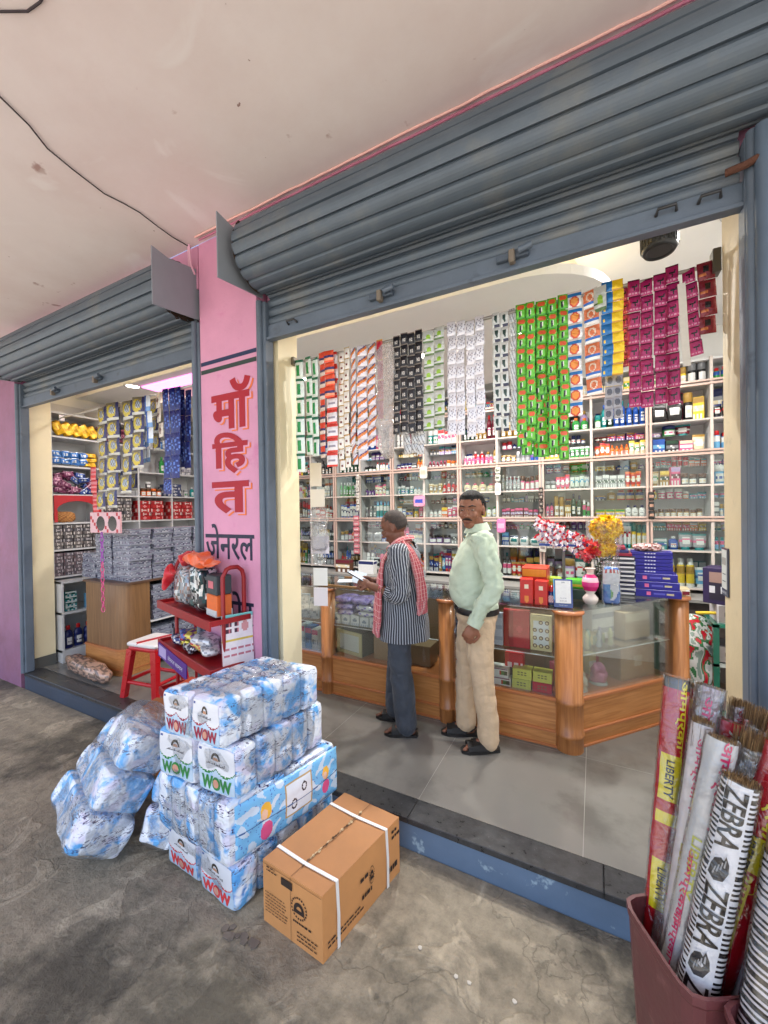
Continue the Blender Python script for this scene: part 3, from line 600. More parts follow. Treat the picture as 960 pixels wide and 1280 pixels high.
def randruns(dark=False):
    out = []; n = rng.choice([3,3,4,5])
    for _ in range(n):
        kind = rng.choice(KN); out.append((kind, rng.choice(CNL), rng.choice(['white','black','red','white','navy','gold','teal']), rng.choice(['white','cream','red','blue','pink','gold']), rng.choice([1,1,2,2,3]), rng.choice([.5,.6,.7,.85,.98])))
    return out
for ci in range(12):
    for ri in range(0, 7):
        if ci == 0 and ri > 5: continue
        z0 = ZC[ri]+.007; z1 = ZC[ri+1]-.014 if ri < 7 else 3.0; H_ = z1-z0
        if ri == 6: H_ = .20
        x0, x1 = XC[ci]+.008, XC[ci+1]-.008
        two = (ri in (1,2,3,4)) and ((ci+ri) % 5 != 0) and ci >= 3
        if ri == 0: two = False
        front = TH.get((ci,ri)) or randruns()
        where = f"on {SH[ri]} shelf, {COLN[ci]} cabinet column from left"
        hm = H_*.60 if two else H_*.92
        if ri == 6: hm = .19
        fill(ci, ri, x0, x1, z0, hm, YF+.10, front, where, 0)
        if not two and ri < 6 and cnt.get('box',0)+cnt.get('bottle',0) < 520: fill(ci, ri, x0, x1, z0, H_*.97, YF+.215, randruns(), f"in rear row, {SH[ri]} shelf, {COLN[ci]} column", 2)
        if two:
            g = MB(); g.box(x0+.001,YF+.10,z0+H_*.60,x1-.001,YB-.004,z0+H_*.60+.005,M=M); g.build('glass_shelf', SHOWGLASS, cab)
            where = f"on glass over {SH[ri]} shelf, {COLN[ci]} column"
            fill(ci, ri, x0, x1, z0+H_*.60+.0055, H_*.375, YF+.155, randruns(), where, 1)
print('goods', cnt)
# things on the worktop below the cabinet
for i, (x, k_, a, b, c) in enumerate([(-2.9,'box','brown','maroon','cream'),(-2.55,'box','white','navy','white'),(-2.2,'carton','brown','cream','white'),(-1.9,'carton','silver','white','navy'),(.35,'carton','brown','maroon','white'),(.62,'carton','cream','white','maroon'),(.98,'box','navy','white','grey')]):
    o = place(k_ if k_ == 'box' else 'box', item_mesh(k_, .22, .16 if k_ == 'box' else .07, a, b, c, i), x, YF-.12, .926, f"{a} cardboard box with {b} marks on the low worktop, {ordn(i)} along it", 'boxes on the low worktop')

# ------------------------------------------------------------------ hanging strips of sachets
def rody(x): return 2.07+(x+1.76)*.0575
def rodz(x): return 2.707+(x+1.76)*.0270
rod = thing('hanging_rod', 'steel rod carrying all the sachet strips across the wide doorway', 'rod', (-.63,2.13,2.74)); M2 = T(.63,-2.13,-2.74)
g = MB(); g.cyl((-1.745,rody(-1.745),rodz(-1.745)),(.486,rody(.486),rodz(.486)),.0085,n=12,col=sr(150,146,140),M=M2); g.build('bar', mat('old_steel', None, .35, metal=.6), rod)
g = MB(); g.box(.455,2.16,2.72,.484,2.22,2.82,sr(92,88,80),M=M2,bev=.003); g.build('bracket', mat('old_steel', None, .35, metal=.6), rod); g = MB(); g.box(-1.744,2.04,2.69,-1.72,2.09,2.74,sr(120,112,98),M=M2,bev=.003); g.build('bracket', mat('old_steel', None, .35, metal=.6), rod)
def C(*a): return sr(*a)
def des(kind):
    """Printed designs of the small sachets: colour at (u, v), both 0..1, v up."""
    W_ = C(228,226,220)
    if kind == 'greenwhite': return lambda u,v_: C(30,140,70) if (.15<u<.6 and .15<v_<.75) else (C(40,110,80) if v_>.88 else C(222,232,222))
    if kind == 'redorange': return lambda u,v_: C(226,66,40) if v_>.45 else (C(60,40,90) if v_>.3 else C(230,210,200))
    if kind == 'orangepurple': return lambda u,v_: C(232,80,44) if v_>.55 or v_<.12 else (C(50,36,96) if v_>.35 else C(240,150,110))
    if kind == 'redwhite': return lambda u,v_: C(214,58,46) if v_>.78 or v_<.12 else (C(150,140,150) if .35<v_<.5 and .2<u<.8 else C(232,222,222))
    if kind == 'whitegold': return lambda u,v_: C(196,160,96) if (v_>.86 or u<.12) else (C(120,60,50) if .3<v_<.5 and .3<u<.7 else C(234,226,214))
    if kind == 'diag': return lambda u,v_: C(222,124,52) if (v_-u*.6)%1 < .30 else (C(74,62,120) if (v_-u*.6)%1 < .42 else C(226,220,226))
    if kind == 'redtall': return lambda u,v_: C(196,30,52) if (u-.5)**2+(v_-.5)**2 < .16 else (C(232,170,60) if v_>.9 else C(210,90,90))
    if kind == 'black': return lambda u,v_: C(196,186,176) if (.32<u<.68 and .22<v_<.5 and int(u*20+v_*14)%3) else (C(150,140,130) if v_>.90 else C(26,20,24))
    if kind == 'silvergrey': return lambda u,v_: C(120,120,124) if int(u*9+v_*5)%4==0 else C(204,204,204)
    if kind == 'leafgreen': return lambda u,v_: C(150,190,60) if (u-.55)**2+(v_-.45)**2*1.4 < .055 else (C(86,110,66) if v_<.16 or (.3<v_<.38 and u<.5) else C(206,208,198))
    if kind == 'script': return lambda u,v_: C(132,126,138) if (int(u*11)*5+int(v_*11)*7)%11 in (0,3) and .2<v_<.85 else C(228,224,228)
    if kind == 'greydark': return lambda u,v_: C(44,66,58) if (.25<u<.75 and .3<v_<.8 and u+v_>.85) else (C(46,46,70) if v_<.2 and u>.3 else C(212,212,206))
    if kind == 'green': return lambda u,v_: C(230,96,50) if (.1<u<.9 and .62<v_<.86 and abs(u-.5)+abs(v_-.74)*2<.5) else (C(22,26,22) if (u-.4)**2*2+(v_-.3)**2 < .035 else (C(230,230,210) if .5<u<.62 and .18<v_<.5 else (C(60,150,38) if v_<.1 or u<.08 else C(104,190,50))))
    if kind == 'almond': return lambda u,v_: C(40,120,190) if v_>.62 and v_<.86 else (C(230,140,50) if (u-.5)**2+(v_-.33)**2*1.3<.07 else (C(200,70,44) if (u-.5)**2+(v_-.33)**2<.11 else C(236,232,226)))
    if kind == 'ring': return lambda u,v_: C(236,214,190) if .03<(u-.5)**2+(v_-.55)**2<.06 else (C(40,100,180) if v_<.3 and v_>.12 else (C(220,120,76) if v_>.3 and v_<.92 else C(238,232,226)))
    if kind == 'blueyellow': return lambda u,v_: C(30,112,176) if u<.46 and not (.2<v_<.5 and .1<u<.35 and int(u*30)%2) else (C(250,206,30) if (v_%1)>.12 else C(190,140,30))
    if kind == 'greystuds': return lambda u,v_: C(84,84,92) if (u-.5)**2+(v_-.5)**2<.09 else C(160,158,164)
    if kind == 'magenta': return lambda u,v_: C(28,16,26) if (.2<u<.85 and .5<v_<.68 and v_<.45+u*.3) or (.5<u<.62 and .3<v_<.55) else (C(196,120,150) if .12<v_<.22 and int(u*12)%2 else (C(96,12,54) if v_>.9 else C(160,20,88)))
    if kind == 'maroon': return lambda u,v_: C(28,10,16) if (u-.5)**2+(v_-.6)**2<.04 else (C(196,110,60) if .1<u<.5 and .22<v_<.36 else C(120,20,36))
    if kind == 'detergent': return lambda u,v_: C(196,196,190) if v_<.16 else (C(208,184,62) if (u-.45)**2+(v_-.5)**2<.13 and not (u-.55)**2+(v_-.55)**2<.05 else (C(170,180,200) if (u-.55)**2+(v_-.55)**2<.05 and int(u*12+v_*6)%2 else (C(52,48,96) if v_<.3 or u>.85 else C(132,126,104))))
    if kind == 'navy': return lambda u,v_: C(90,120,200) if (int(u*8)*3+int(v_*10)*5)%7 in (1,4) and .2<v_<.8 else C(18,30,110)
    if kind == 'bluewhite': return lambda u,v_: C(60,100,180) if u<.35 else (C(228,232,238) if v_>.3 else C(120,160,210))
    if kind == 'brownwhite': return lambda u,v_: C(120,70,50) if abs(u-.5)+abs(v_-.5)<.3 else C(226,214,200)
    if kind == 'redpanel': return lambda u,v_: C(200,40,44) if int(v_*6)%2 else C(220,120,120)
    if kind == 'pinkcase': return lambda u,v_: C(206,60,80) if (u-.5)**2+(v_-.5)**2<.16 else C(232,196,200)
SM = {}
def sachet(kind, w, h, var):
    k = (kind, round(w,3), round(h,3), var)
    if k in SM: return SM[k]
    g = MB(); f = des(kind); nu, nv = (12,14) if w*h > .004 else (10,10); th = min(w,h)*.10
    def front(u, v_):
        e = (math.sin(math.pi*u)**.5)*(math.sin(math.pi*v_)**.6); x = (u-.5)*w*.985; z = -h*(1-v_)*.992
        return (x+.0012*noise.noise(Vector((x*60,z*60,var*3))), -th*e*(1+.5*noise.noise(Vector((x*50,z*50,var*7))))-.001, z)
    g.grid(nu, nv, front, f); g.grid(4, 4, lambda u,v_: ((.5-u)*w*.985, th*.6*math.sin(math.pi*u)*math.sin(math.pi*v_), -h*(1-v_)*.992), f(.5,.95))
    me = g.mesh('sachet', FOIL); SM[k] = me; return me
def strip(kind, x0, x1, zb, label, rows, group, cols=1, y=None, z0=None, tilt=0, cat='sachet strip', name='sachet_strip', ragged=0, sway=.012, ph=0):
    """One hanging sheet of joined sachets: rows x cols pockets, each its own part."""
    xm = (x0+x1)/2; yy = rody(xm) if y is None else y; zt = (rodz(xm)+.012) if z0 is None else z0
    t = thing(name, label, cat, (xm,yy,zt), 0, group); w_ = (x1-x0)/cols; h_ = (zt-zb)/rows; rg = random.Random(label); t.rotation_euler = (rg.uniform(-.02,.03),tilt,rg.uniform(-.3,.3) if cols == 1 else rg.uniform(-.1,.1))
    for c in range(cols):
        dz = rg.uniform(-.01,.01); dy = rg.uniform(-.008,.008); nr = rows + (rg.choice([0,0,-1,1]) if ragged else 0)
        for r_ in range(nr):
            o = bpy.data.objects.new('sachet', sachet(kind, w_, h_, rg.randrange(3))); COL.objects.link(o); o.parent = t
            o.location = ((c+.5)*w_-(x1-x0)/2+.003*math.sin(r_*1.3+c), -.010+dy+sway*math.sin(r_*.7+c*1.1+ph)*r_/max(1,rows), dz-r_*h_); o.rotation_euler = (rg.uniform(-.05,.05), rg.uniform(-.02,.02), rg.uniform(-.12,.12))
    return t
SG = 'sachet strips hanging from the rod in the wide doorway'
strip('greenwhite',-1.725,-1.665,1.99,'outer green and white sachet strip nearest the cream door jamb',6,SG)
strip('greenwhite',-1.655,-1.555,2.09,'wider green and white sachet strip, second from the cream jamb',5,SG,2,ph=2)
strip('redorange',-1.54,-1.49,2.06,'narrow red strip with dark blue lettering beside the white and red one',9,SG,1)
strip('redwhite',-1.487,-1.41,2.01,'white sachet strip with red tops beside the orange and purple ones',8,SG,1)
strip('orangepurple',-1.483,-1.413,2.44,'short orange and purple sachets hanging over the white and red strip',4,SG,1,y=rody(-1.45)-.025)
strip('whitegold',-1.402,-1.32,1.99,'cream and gold double sachet strip left of the diagonal striped ones',11,SG,2)
strip('diag',-1.314,-1.272,2.02,'narrow orange and violet diagonal striped strip, left one of three',11,SG,1)
strip('diag',-1.268,-1.206,2.04,'orange and violet diagonal striped strip, middle one of three',11,SG,1,ph=1)
strip('diag',-1.200,-1.140,2.12,'orange and violet diagonal striped strip, right one of three',10,SG,1,ph=3)
strip('redtall',-1.132,-1.09,2.27,'red sachet strip with gold tops beside the black ones',4,SG,1)
for i in range(2): strip('black',-1.025+i*.088,-1.025+i*.088+.084,2.17+.0*i,f"black shampoo sachet strip with pale lettering, {('left','right')[i]} one of the pair",9,SG,2,ph=i)
strip('silvergrey',-1.0,-.86,2.06,'silver sachets dangling below the black strips',12,SG,3,y=rody(-.93)+.03)
strip('leafgreen',-.848,-.725,2.18,'white sachet strip with green leaf pictures beside the black strips',8,SG,2)
for i in range(2): strip('script',-.705+i*.099,-.705+i*.099+.096,2.13,f"white sachet strip covered in grey script, {('left','right')[i]} one of the pair",8,SG,2,ph=i)
strip('greydark',-.467,-.385,2.14,'off-white sachet strip with dark square pictures left of the green mass',8,SG,2)
strip('silvergrey',-.382,-.350,2.13,'narrow dull silver strip half hidden behind the green sachets',9,SG,1,y=rody(-.37)+.02)
for i, (a, b, zb, lab) in enumerate(((-.346,-.297,2.04,'green sachet strip with orange seals, first from the silver one'),(-.297,-.255,2.07,'green sachet strip with orange seals, second from the silver one'),(-.253,-.200,1.98,'green sachet strip with orange seals, the longest middle one'),(-.198,-.155,2.02,'green sachet strip with orange seals, fourth from the silver one'),(-.153,-.108,1.96,'green sachet strip with orange seals, next to the white almond strip'))):
    strip('green',a,b,zb,lab,(10,9,11,10,11)[i],SG,1,sway=.03,ph=i*1.7,y=rody(a)-.012*(i%2))
strip('green',-.33,-.12,2.0,'rear row of green sachets behind the front five strips',10,SG,4,y=rody(-.2)+.04,sway=.03)
strip('almond',-.105,-.042,2.16,'white strip with blue bands and orange fruit pictures',8,SG,1)
strip('ring',-.038,.028,2.26,'white strip with terracotta ring pictures beside the fruit one',6,SG,1,tilt=R(-2))
strip('leafgreen',.006,.062,2.65,'single white sachet with a green leaf at the rod',1,SG,1,y=rody(.03)-.03)
strip('blueyellow',.040,.128,2.33,'bright blue and yellow sachet strip left of the magenta ones',9,SG,1,y=rody(.08)-.02)
strip('greystuds',.048,.123,2.14,'grey strip of small round tablets hanging below the blue and yellow one',5,SG,2,y=rody(.08)+.02,z0=2.40)
for i in range(4): strip('magenta',.146+i*.049,.146+i*.049+.048,2.19-.0*i,f"magenta sachet strip with black hair picture, {ordn(i)} of the four long ones",8,SG,1,ph=i,z0=rodz(.2)+.012+(.03 if i==3 else 0))
strip('magenta',.118,.15,2.40,'shorter magenta strip hanging just behind the long ones',6,SG,1,y=rody(.13)+.03)
strip('magenta',.352,.398,2.39,'magenta strip hanging apart and tilted beside the dark maroon one',6,SG,1,tilt=R(-4))
strip('maroon',.402,.462,2.47,'dark maroon sachet strip nearest the beige door jamb',4,SG,1,tilt=R(-2))
# crumpled clear bag and paper strip
g = MB(); g.soft(lambda a,b,c: (a*.055*(1+.2*c),b*.03,c*.33), (8,6,24), 5, C(206,180,160), nz=.022, nsc=22, seed=3); o = g.build('plastic_bag', film('crumpled_film', (.93,.86,.80), .14, .8, .15, 1, 45, .03, milky=.22), loc=(-1.075,rody(-1.07)-.012,2.37)); tag(o, 'crumpled clear bag hanging beside the red sachets, its beige contents low', 'plastic bag')
g = MB(); g.grid(2,8,lambda u,v_:((u-.5)*.028,-.004+.006*math.sin(v_*5),-.36*(1-v_)),C(226,222,214)); g.grid(2,8,lambda u,v_:((.5-u)*.028,-.0025+.006*math.sin(v_*5),-.36*(1-v_)),C(226,222,214)); o = g.build('paper_strip', PAPER, loc=(.345,rody(.345)-.025,2.70)); o.rotation_euler=(0,R(-3),0); tag(o, 'plain white paper strip hanging between the magenta sachets', 'paper')
# tags and clear packs on the jamb edge
PM = mat('card_white', None, .6)
def hangtag(pts, cols, lab, cat='tag', film_=False, x=0, y=0, z=0, name='hanging_card', rz=.3):
    t = thing(name, lab, cat, (x,y,z), rz)
    for (x0,z0,x1,z1), c in zip(pts, cols):
        g = MB(); g.box(x0,-.002,z0,x1,.002,z1,c); g.build('card', PM, t)
    if film_: g = MB(); g.soft(lambda a,b,c: (pts[0][0]+(a+1)/2*(pts[0][2]-pts[0][0]), b*.02-.01, film_[0]+(c+1)/2*(film_[1]-film_[0])), (6,3,10), 5, (.9,.9,.9), nz=.012, nsc=20); g.build('clear_pocket', FILM, t)
    return t
hangtag([(-.03,-.20,.05,-.04),(-.03,-.34,.07,-.22)], [C(226,216,198),C(228,220,204)], 'two cream cards hanging at the edge of the cream jamb', x=-1.69,y=2.2,z=2.10)
hangtag([(-.04,-.14,.09,-.02)], [C(226,218,224)], 'white card and clear pocket hanging under the two cream cards', film_=(-.12,.18), x=-1.69,y=2.21,z=1.58)
hangtag([(-.04,-.12,.06,0),(-.04,-.26,.06,-.135)], [C(226,226,222),C(222,216,220)], 'pair of white cards hanging lowest by the cream jamb', film_=(.02,.30), x=-1.68,y=2.22,z=1.34)
# small hangers on the cabinet posts
def dangler(x, ztop, zbot, lab, col, col2, n, wd=.05, y=YF-.05):
    t = thing('hanging_packet', lab, 'packet', (x,y,ztop), 0, None)
    hh = (ztop-zbot)/n
    for i in range(n):
        g = MB(); g.soft(lambda a,b,c: (a*wd/2,b*.012,c*hh*.46), (6,3,6), 6, lambda ax,sg,u,v_: col2 if .3<v_<.7 and .2<u<.8 else col, nz=.004, nsc=40, seed=i); g.build('pocket', FOIL, t, loc=(0,0,-(i+.5)*hh))
    g = MB(); g.cyl((0,0,0),(0,.05,.012),.002,n=6,col=(.4,.4,.4)); g.build('hook', MATTE, t); return t
dangler(-2.72,1.66,1.16,'pink strip of round caps hanging on the cabinet post left of the older man',C(196,110,120),C(226,190,190),7,.09,y=YF-.1)
dangler(-2.72,2.20,1.72,'pale narrow strip hanging on a post above the pink caps',C(214,206,196),C(170,164,160),6,.05)
dangler(-1.80,2.25,2.08,'white flower-shaped packet on the post above the older man',C(220,216,206),C(196,190,170),1,.10)
dangler(-1.86,1.90,1.75,'blue and pink packet dangling just above the older man',C(232,160,190),C(60,80,190),1,.15)
dangler(-.93,2.18,2.02,'pale narrow sachet on the post right of the white script strips',C(206,208,196),C(120,124,110),2,.06)
dangler(-.93,2.01,1.86,'small white price card on the post above the man in green shirt',C(228,222,216),C(200,190,190),1,.07)
dangler(-.90,1.62,1.45,'pink packet on the post beside the shirt collar',C(226,130,180),C(236,180,206),1,.10)
dangler(-.48,1.46,1.26,'white perforated tag on the post beside the red and white sachets',C(214,206,196),C(150,140,140),2,.07)
dangler(-.49,1.94,1.66,'row of small black clips hanging on the post by the cabinet lock',C(50,44,44),C(150,140,130),4,.04)
dangler(.47,1.86,1.60,'black clip holder on the post right of the cream tubes',C(40,38,38),C(180,140,120),3,.05)
# ------------------------------------------------------------------ wood and the long glass counter
def wood(name, c1, c2, ax='Z', rz=0):
    m = mat(name, c1, .38, var=.08, vscale=2, coat=.25); t = m.node_tree; N = t.nodes; L = t.links; p = N['Principled BSDF']; src = p.inputs['Base Color'].links[0].from_socket
    tc = [n for n in N if n.type == 'TEX_COORD'][0]; mp = N.new('ShaderNodeMapping'); mp.inputs['Scale'].default_value = {'Z':(18,18,1.2),'X':(1.2,18,18)}[ax]; L.new(tc.outputs['Object'], mp.inputs[0])
    if rz: mp2 = N.new('ShaderNodeMapping'); mp2.inputs['Rotation'].default_value = (0,0,-rz); L.new(tc.outputs['Object'], mp2.inputs[0]); L.new(mp2.outputs[0], mp.inputs[0])
    n = N.new('ShaderNodeTexNoise'); n.inputs['Scale'].default_value = 3; n.inputs['Detail'].default_value = 8; n.inputs['Distortion'].default_value = .6; L.new(mp.outputs[0], n.inputs['Vector'])
    r = N.new('ShaderNodeMapRange'); r.inputs['From Min'].default_value = .35; r.inputs['From Max'].default_value = .7; L.new(n.outputs[0], r.inputs['Value']); mx = N.new('ShaderNodeMix'); mx.data_type = 'RGBA'
    L.new(r.outputs[0], mx.inputs['Factor']); L.new(src, mx.inputs['A']); mx.inputs['B'].default_value = (*c2, 1); L.new(mx.outputs['Result'], p.inputs['Base Color']); return m
WOOD = wood('orange_wood', sr(196,136,80), sr(168,108,56), 'X'); WOODV = wood('orange_wood_upright', sr(184,122,70), sr(150,92,46), 'Z')
MOULD = mat('wood_moulding', sr(182,112,66), .35, coat=.3)
ct = thing('glass_counter', 'long wood and glass shop counter with an angled end', 'counter', (-1.1,3.0,FL)); M = T(1.1,-3.0,-FL)
A, B, Cc = (-2.95,2.81), (-.15,2.81), (.555,3.61)
def along(p, q, z0, z1, off, th, name, m, par, bev=0):
    d = Vector((q[0]-p[0], q[1]-p[1])); Lh = d.length; a = math.atan2(d.y, d.x); MM = M @ T(p[0],p[1],0) @ Matrix.Rotation(a,4,'Z')
    g = MB(); g.box(0,off,z0,Lh,off+th,z1,M=MM,bev=bev); return g.build(name, m, par)
for p, q, nm in ((A,(-2.10,2.81),1),((-2.02,2.81),(-1.03,2.81),1),((-.93,2.81),(-.22,2.81),1),((-.10,2.87),(.52,3.57),1)):
    along(p,q,FL,.465,.01,.02,'base_panel',WOOD if q[0] < .5 else wood('orange_wood_angled', sr(196,136,80), sr(168,108,56), 'X', math.atan2(.70,.62)),ct)
    along(p,q,.255,.275,-.004,.014,'moulding',MOULD,ct,.004); along(p,q,.465,.49,-.006,.05,'glass_rail',MOULD,ct,.005)
    along(p,q,FL,.175,-.002,.012,'foot_strip',MOULD,ct,.002)
    along(p,q,.492,1.052,.012,.006,'front_glass',SHOWGLASS,ct)
    along(p,q,.745,.752,.04,.36,'inner_shelf',SHOWGLASS,ct); along(p,q,.742,.7445,.032,.012,'shelf_support',mat('dark_metal', None, .4),ct)
    along(p,q,.468,.478,.03,.40,'bottom_board',MOULD,ct)
along((-2.95,3.29),(-.35,3.29),FL,1.045,0,.015,'back_panel',mat('dull_wood', sr(176,150,120), .6, var=.15),ct)
along((-.35,3.30),(.15,3.93),FL,1.045,0,.015,'back_panel',mat('dull_wood', sr(176,150,120), .6, var=.15),ct)
for (x, y, r_) in ((-2.06,2.84,.062),(-.98,2.84,.062),(-.16,2.855,.085),(.54,3.60,.062)):
    g = MB(); g.lathe([(r_,FL),(r_,.25),(r_+.006,.255),(r_+.006,.275),(r_,.28),(r_,.462),(r_+.006,.467),(r_+.006,.488),(r_,.493),(r_,1.045),(.0001,1.045)], 28, M @ T(x,y,0)); g.build('corner_post', WOODV, ct)
    g = MB(); g.lathe([(r_+.012,1.046),(r_+.014,1.052),(r_+.012,1.066),(.0001,1.066)], 28, M @ T(x,y,0)); g.build('post_cap', MOULD, ct)
g = MB(); g.prism([(-2.96,2.79),(-.12,2.79),(.585,3.60),(.20,3.95),(-.34,3.32),(-2.96,3.32)], 1.067, 1.076, M=M); g.build('glass_top', film('counter_top_glass', (.90,.94,.93), .08, .75, .015), ct)
g = MB(); g.box(-2.96,3.20,1.045,-.35,3.31,1.064,M=M); g.build('top_edge', MOULD, ct)

def tbox(name, x0, y0, z0, x1, y1, z1, col, lab, cat, group=None, fcol=None, m=PAINT, rz=0, nu=8, nv=8, deco=None, bev=.002):
    """A box standing at its base with a printed front; parts: body, printed_front."""
    xm, ym = (x0+x1)/2, (y0+y1)/2; t = thing(name, lab, cat, (xm,ym,z0), rz, group); w_, d_, h_ = x1-x0, y1-y0, z1-z0
    g = MB(); g.box(-w_/2,-d_/2,0,w_/2,d_/2,h_,col,bev=bev); g.build('body', m, t)
    if fcol or deco:
        g = MB()
        if fcol: g.grid(nu, nv, lambda u,v_: (-w_/2*.94+w_*.94*u,-d_/2-.0012,h_*.04+h_*.92*v_), fcol, sm=False)
        if deco: deco(g, w_, d_, h_)
        g.build('printed_front', m, t)
    return t
Wt = C(228,226,222)
# --- inside the counter
IG = 'goods inside the glass counter'
tbox('gift_box',-.58,2.90,.753,-.405,2.94,1.015,C(186,22,36),'large red box with a raised round emblem, upright in the counter','box',IG,lambda u,v_: C(160,14,28) if u<.35 else (C(214,60,70) if (u-.62)**2+(v_-.5)**2<.012 else C(190,22,38)),nu=16,nv=20)
def circ(g, w_, d_, h_):
    for i in range(3):
        for j in range(4):
            if j == 3 and i == 0: continue
            x = (-.3+.3*i)*w_*.95; z = h_*(.14+.22*j); g.lathe([(.014,0),(.014,-.002),(.008,-.0025)],14,T(x,-d_/2-.0015,z) @ RX(-90),C(120,92,70)); g.lathe([(.008,0),(.0001,-.001)],12,T(x,-d_/2-.0042,z) @ RX(-90),C(216,196,160))
tbox('button_card',-.40,2.90,.753,-.262,2.94,.995,C(226,206,160),'cream card of brown round buttons upright in the counter','box',IG,lambda u,v_: C(222,222,220) if .1<u<.9 and .1<v_<.93 else C(222,202,150),deco=circ)
tbox('document_folder',-.675,2.90,.753,-.586,2.93,.985,C(206,210,226),'pale folder standing left of the large red box','box',IG,lambda u,v_: C(180,186,206) if int(v_*10)%4==1 else C(210,214,228))
tbox('tablet_box',-.578,2.92,.479+.12,-.452,3.0,.70,C(196,26,34),'small red box with white lines under the counter shelf','box',IG,lambda u,v_: C(230,200,200) if v_<.35 and int(u*8)%3 else C(196,26,34))
tbox('tablet_box',-.60,2.93,.479,-.44,3.05,.597,C(60,50,48),'dark box carrying the small red one in the counter','box',IG)
for x0,x1,z0,z1,c_,l_ in ((-.52,-.395,.479,.55,C(196,190,84),'lower of two stacked yellow-green medicine boxes'),(-.515,-.39,.552,.622,C(206,200,92),'upper of two stacked yellow-green medicine boxes'),(-.382,-.262,.552,.622,C(204,196,90),'yellow-green medicine box on the small red one by the corner post'),(-.385,-.262,.479,.55,C(190,30,40),'red carton with white marks under the yellow-green box')):
    tbox('medicine_box',x0,2.86,z0,x1,2.95,z1,c_,l_,'box',IG,(lambda c0: lambda u,v_: (C(110,100,60) if int(v_*8) in (3,5) and .2<u<.8 and int(u*16)%3 else c0))(c_),nu=16)
for x0,x1,z0,z1,l_ in ((-.68,-.53,.479,.54,'lower white box with red and green swatches behind the tan trousers'),(-.685,-.545,.542,.605,'upper white box with a dark curl behind the tan trousers')):
    tbox('cosmetic_box',x0,2.86,z0,x1,2.96,z1,Wt,l_,'box',IG,lambda u,v_: (C(180,50,40),C(60,120,70),C(40,60,50))[int(u*6)%3] if u>.6 and .2<v_<.8 else (C(120,70,100) if v_>.85 else Wt),nu=12)
for i in range(3):
    z0 = .479+.07*i; tbox('hair_dye_box',-1.035+.004*i,2.86,z0,-.90,2.98,z0+.066,C(200,40,34),f"red and white box with slanting band, {('lowest','middle','topmost')[i]} of three beside the counter post",'box',IG,lambda u,v_: C(226,214,206) if u+v_*.5>.85 else (C(236,120,90) if (u*6+v_*4)%2<.6 else C(190,30,34)),nu=14)
for i in range(6):
    z0 = .753+.042*i; tbox('cloth_bundle',-1.04,2.9,z0,-.90+.004*i,3.08,z0+.038,(C(40,36,60),C(60,50,90),C(28,28,40))[i%3],f"folded dark bundle, {ordn(i)} from the bottom, in the counter between the two men",'bundle','dark bundles in the counter',lambda u,v_: C(90,80,130) if .3<v_<.6 and int(u*9)%3==0 else C(36,34,58),bev=.01)
tbox('shoe_box',-.86,2.9,.753,-.70,3.1,.90,C(120,112,120),'dull grey box on the counter shelf behind the tan trousers','box',IG,lambda u,v_: C(150,140,150) if v_>.7 else C(110,100,112))
tbox('shoe_box',-.87,2.9,.479,-.72,3.1,.66,C(170,120,90),'brown box low in the counter behind the tan trousers','box',IG,lambda u,v_: C(190,140,110) if v_>.7 else C(150,104,80))
rg = random.Random(3)
for i, (x, z, c_, w_) in enumerate([(-1.95,.955,(150,134,196),.17),(-1.77,.955,(158,142,202),.17),(-1.60,.95,(196,190,206),.15),(-1.93,.90,(176,160,212),.19),(-1.72,.90,(206,206,212),.19),(-1.92,.85,(190,180,210),.18),(-1.70,.85,(212,212,214),.2),(-1.50,.86,(208,210,212),.16),(-1.38,.90,(200,200,206),.16)]):
    g = MB(); c1 = C(*c_); g.soft(lambda a,b,c: (a*w_/2,b*.10,c*.024), (8,6,4), 5, lambda ax,sg,u,v_: C(120,104,180) if (int(u*9)+int(v_*5))%4==0 else c1, nz=.008, nsc=18, seed=i)
    o = g.build('soft_packet', FOIL, loc=(x,2.98,z)); tag(o, f"soft {'lilac' if c_[2]-c_[0]>30 else 'pale'} packet, {ordn(i)} in the heap on the left counter shelf", 'packet', 'soft packets in the left counter bay')
for i in range(5):
    tbox('soap_box',-2.035+.093*i,2.87,.753,-1.95+.093*i,2.95,.830+.006*(i%3),C(206,208,206),f"small white box with grey print, {ordn(i)} from the post on the left counter shelf",'box','white boxes in the left counter bay',lambda u,v_: C(130,140,150) if (u-.5)**2+(v_-.55)**2<.05 else (C(160,166,180) if v_<.25 and int(u*8)%2 else C(212,212,210)))
t = thing('framed_box', 'box with a broad cream frame standing low in the left counter bay', 'box', (-1.90,2.93,.479), R(-12))
g = MB(); g.box(-.15,0,0,.15,.16,.20,C(92,96,84),bev=.004); g.build('body', MATTE, t); g = MB()
for a in ((-.152,-.012,0,.152,.0,.03),(-.152,-.012,.172,.152,0,.202),(-.152,-.012,.03,-.118,0,.172),(.118,-.012,.03,.152,0,.172)): g.box(*a,C(196,186,140),bev=.003)
g.build('frame', MATTE, t); g = MB(); g.box(-.116,-.004,.032,.116,-.001,.17,C(206,210,204)); g.build('panel', MATTE, t)
tbox('brown_carton',-1.66,2.93,.479,-1.44,3.12,.665,C(150,122,92),'plain brown carton low in the counter behind the older man','carton',IG)
tbox('brown_carton',-1.40,2.95,.479,-1.16,3.12,.64,C(132,108,84),'darker carton low in the counter behind the older man legs','carton',IG)
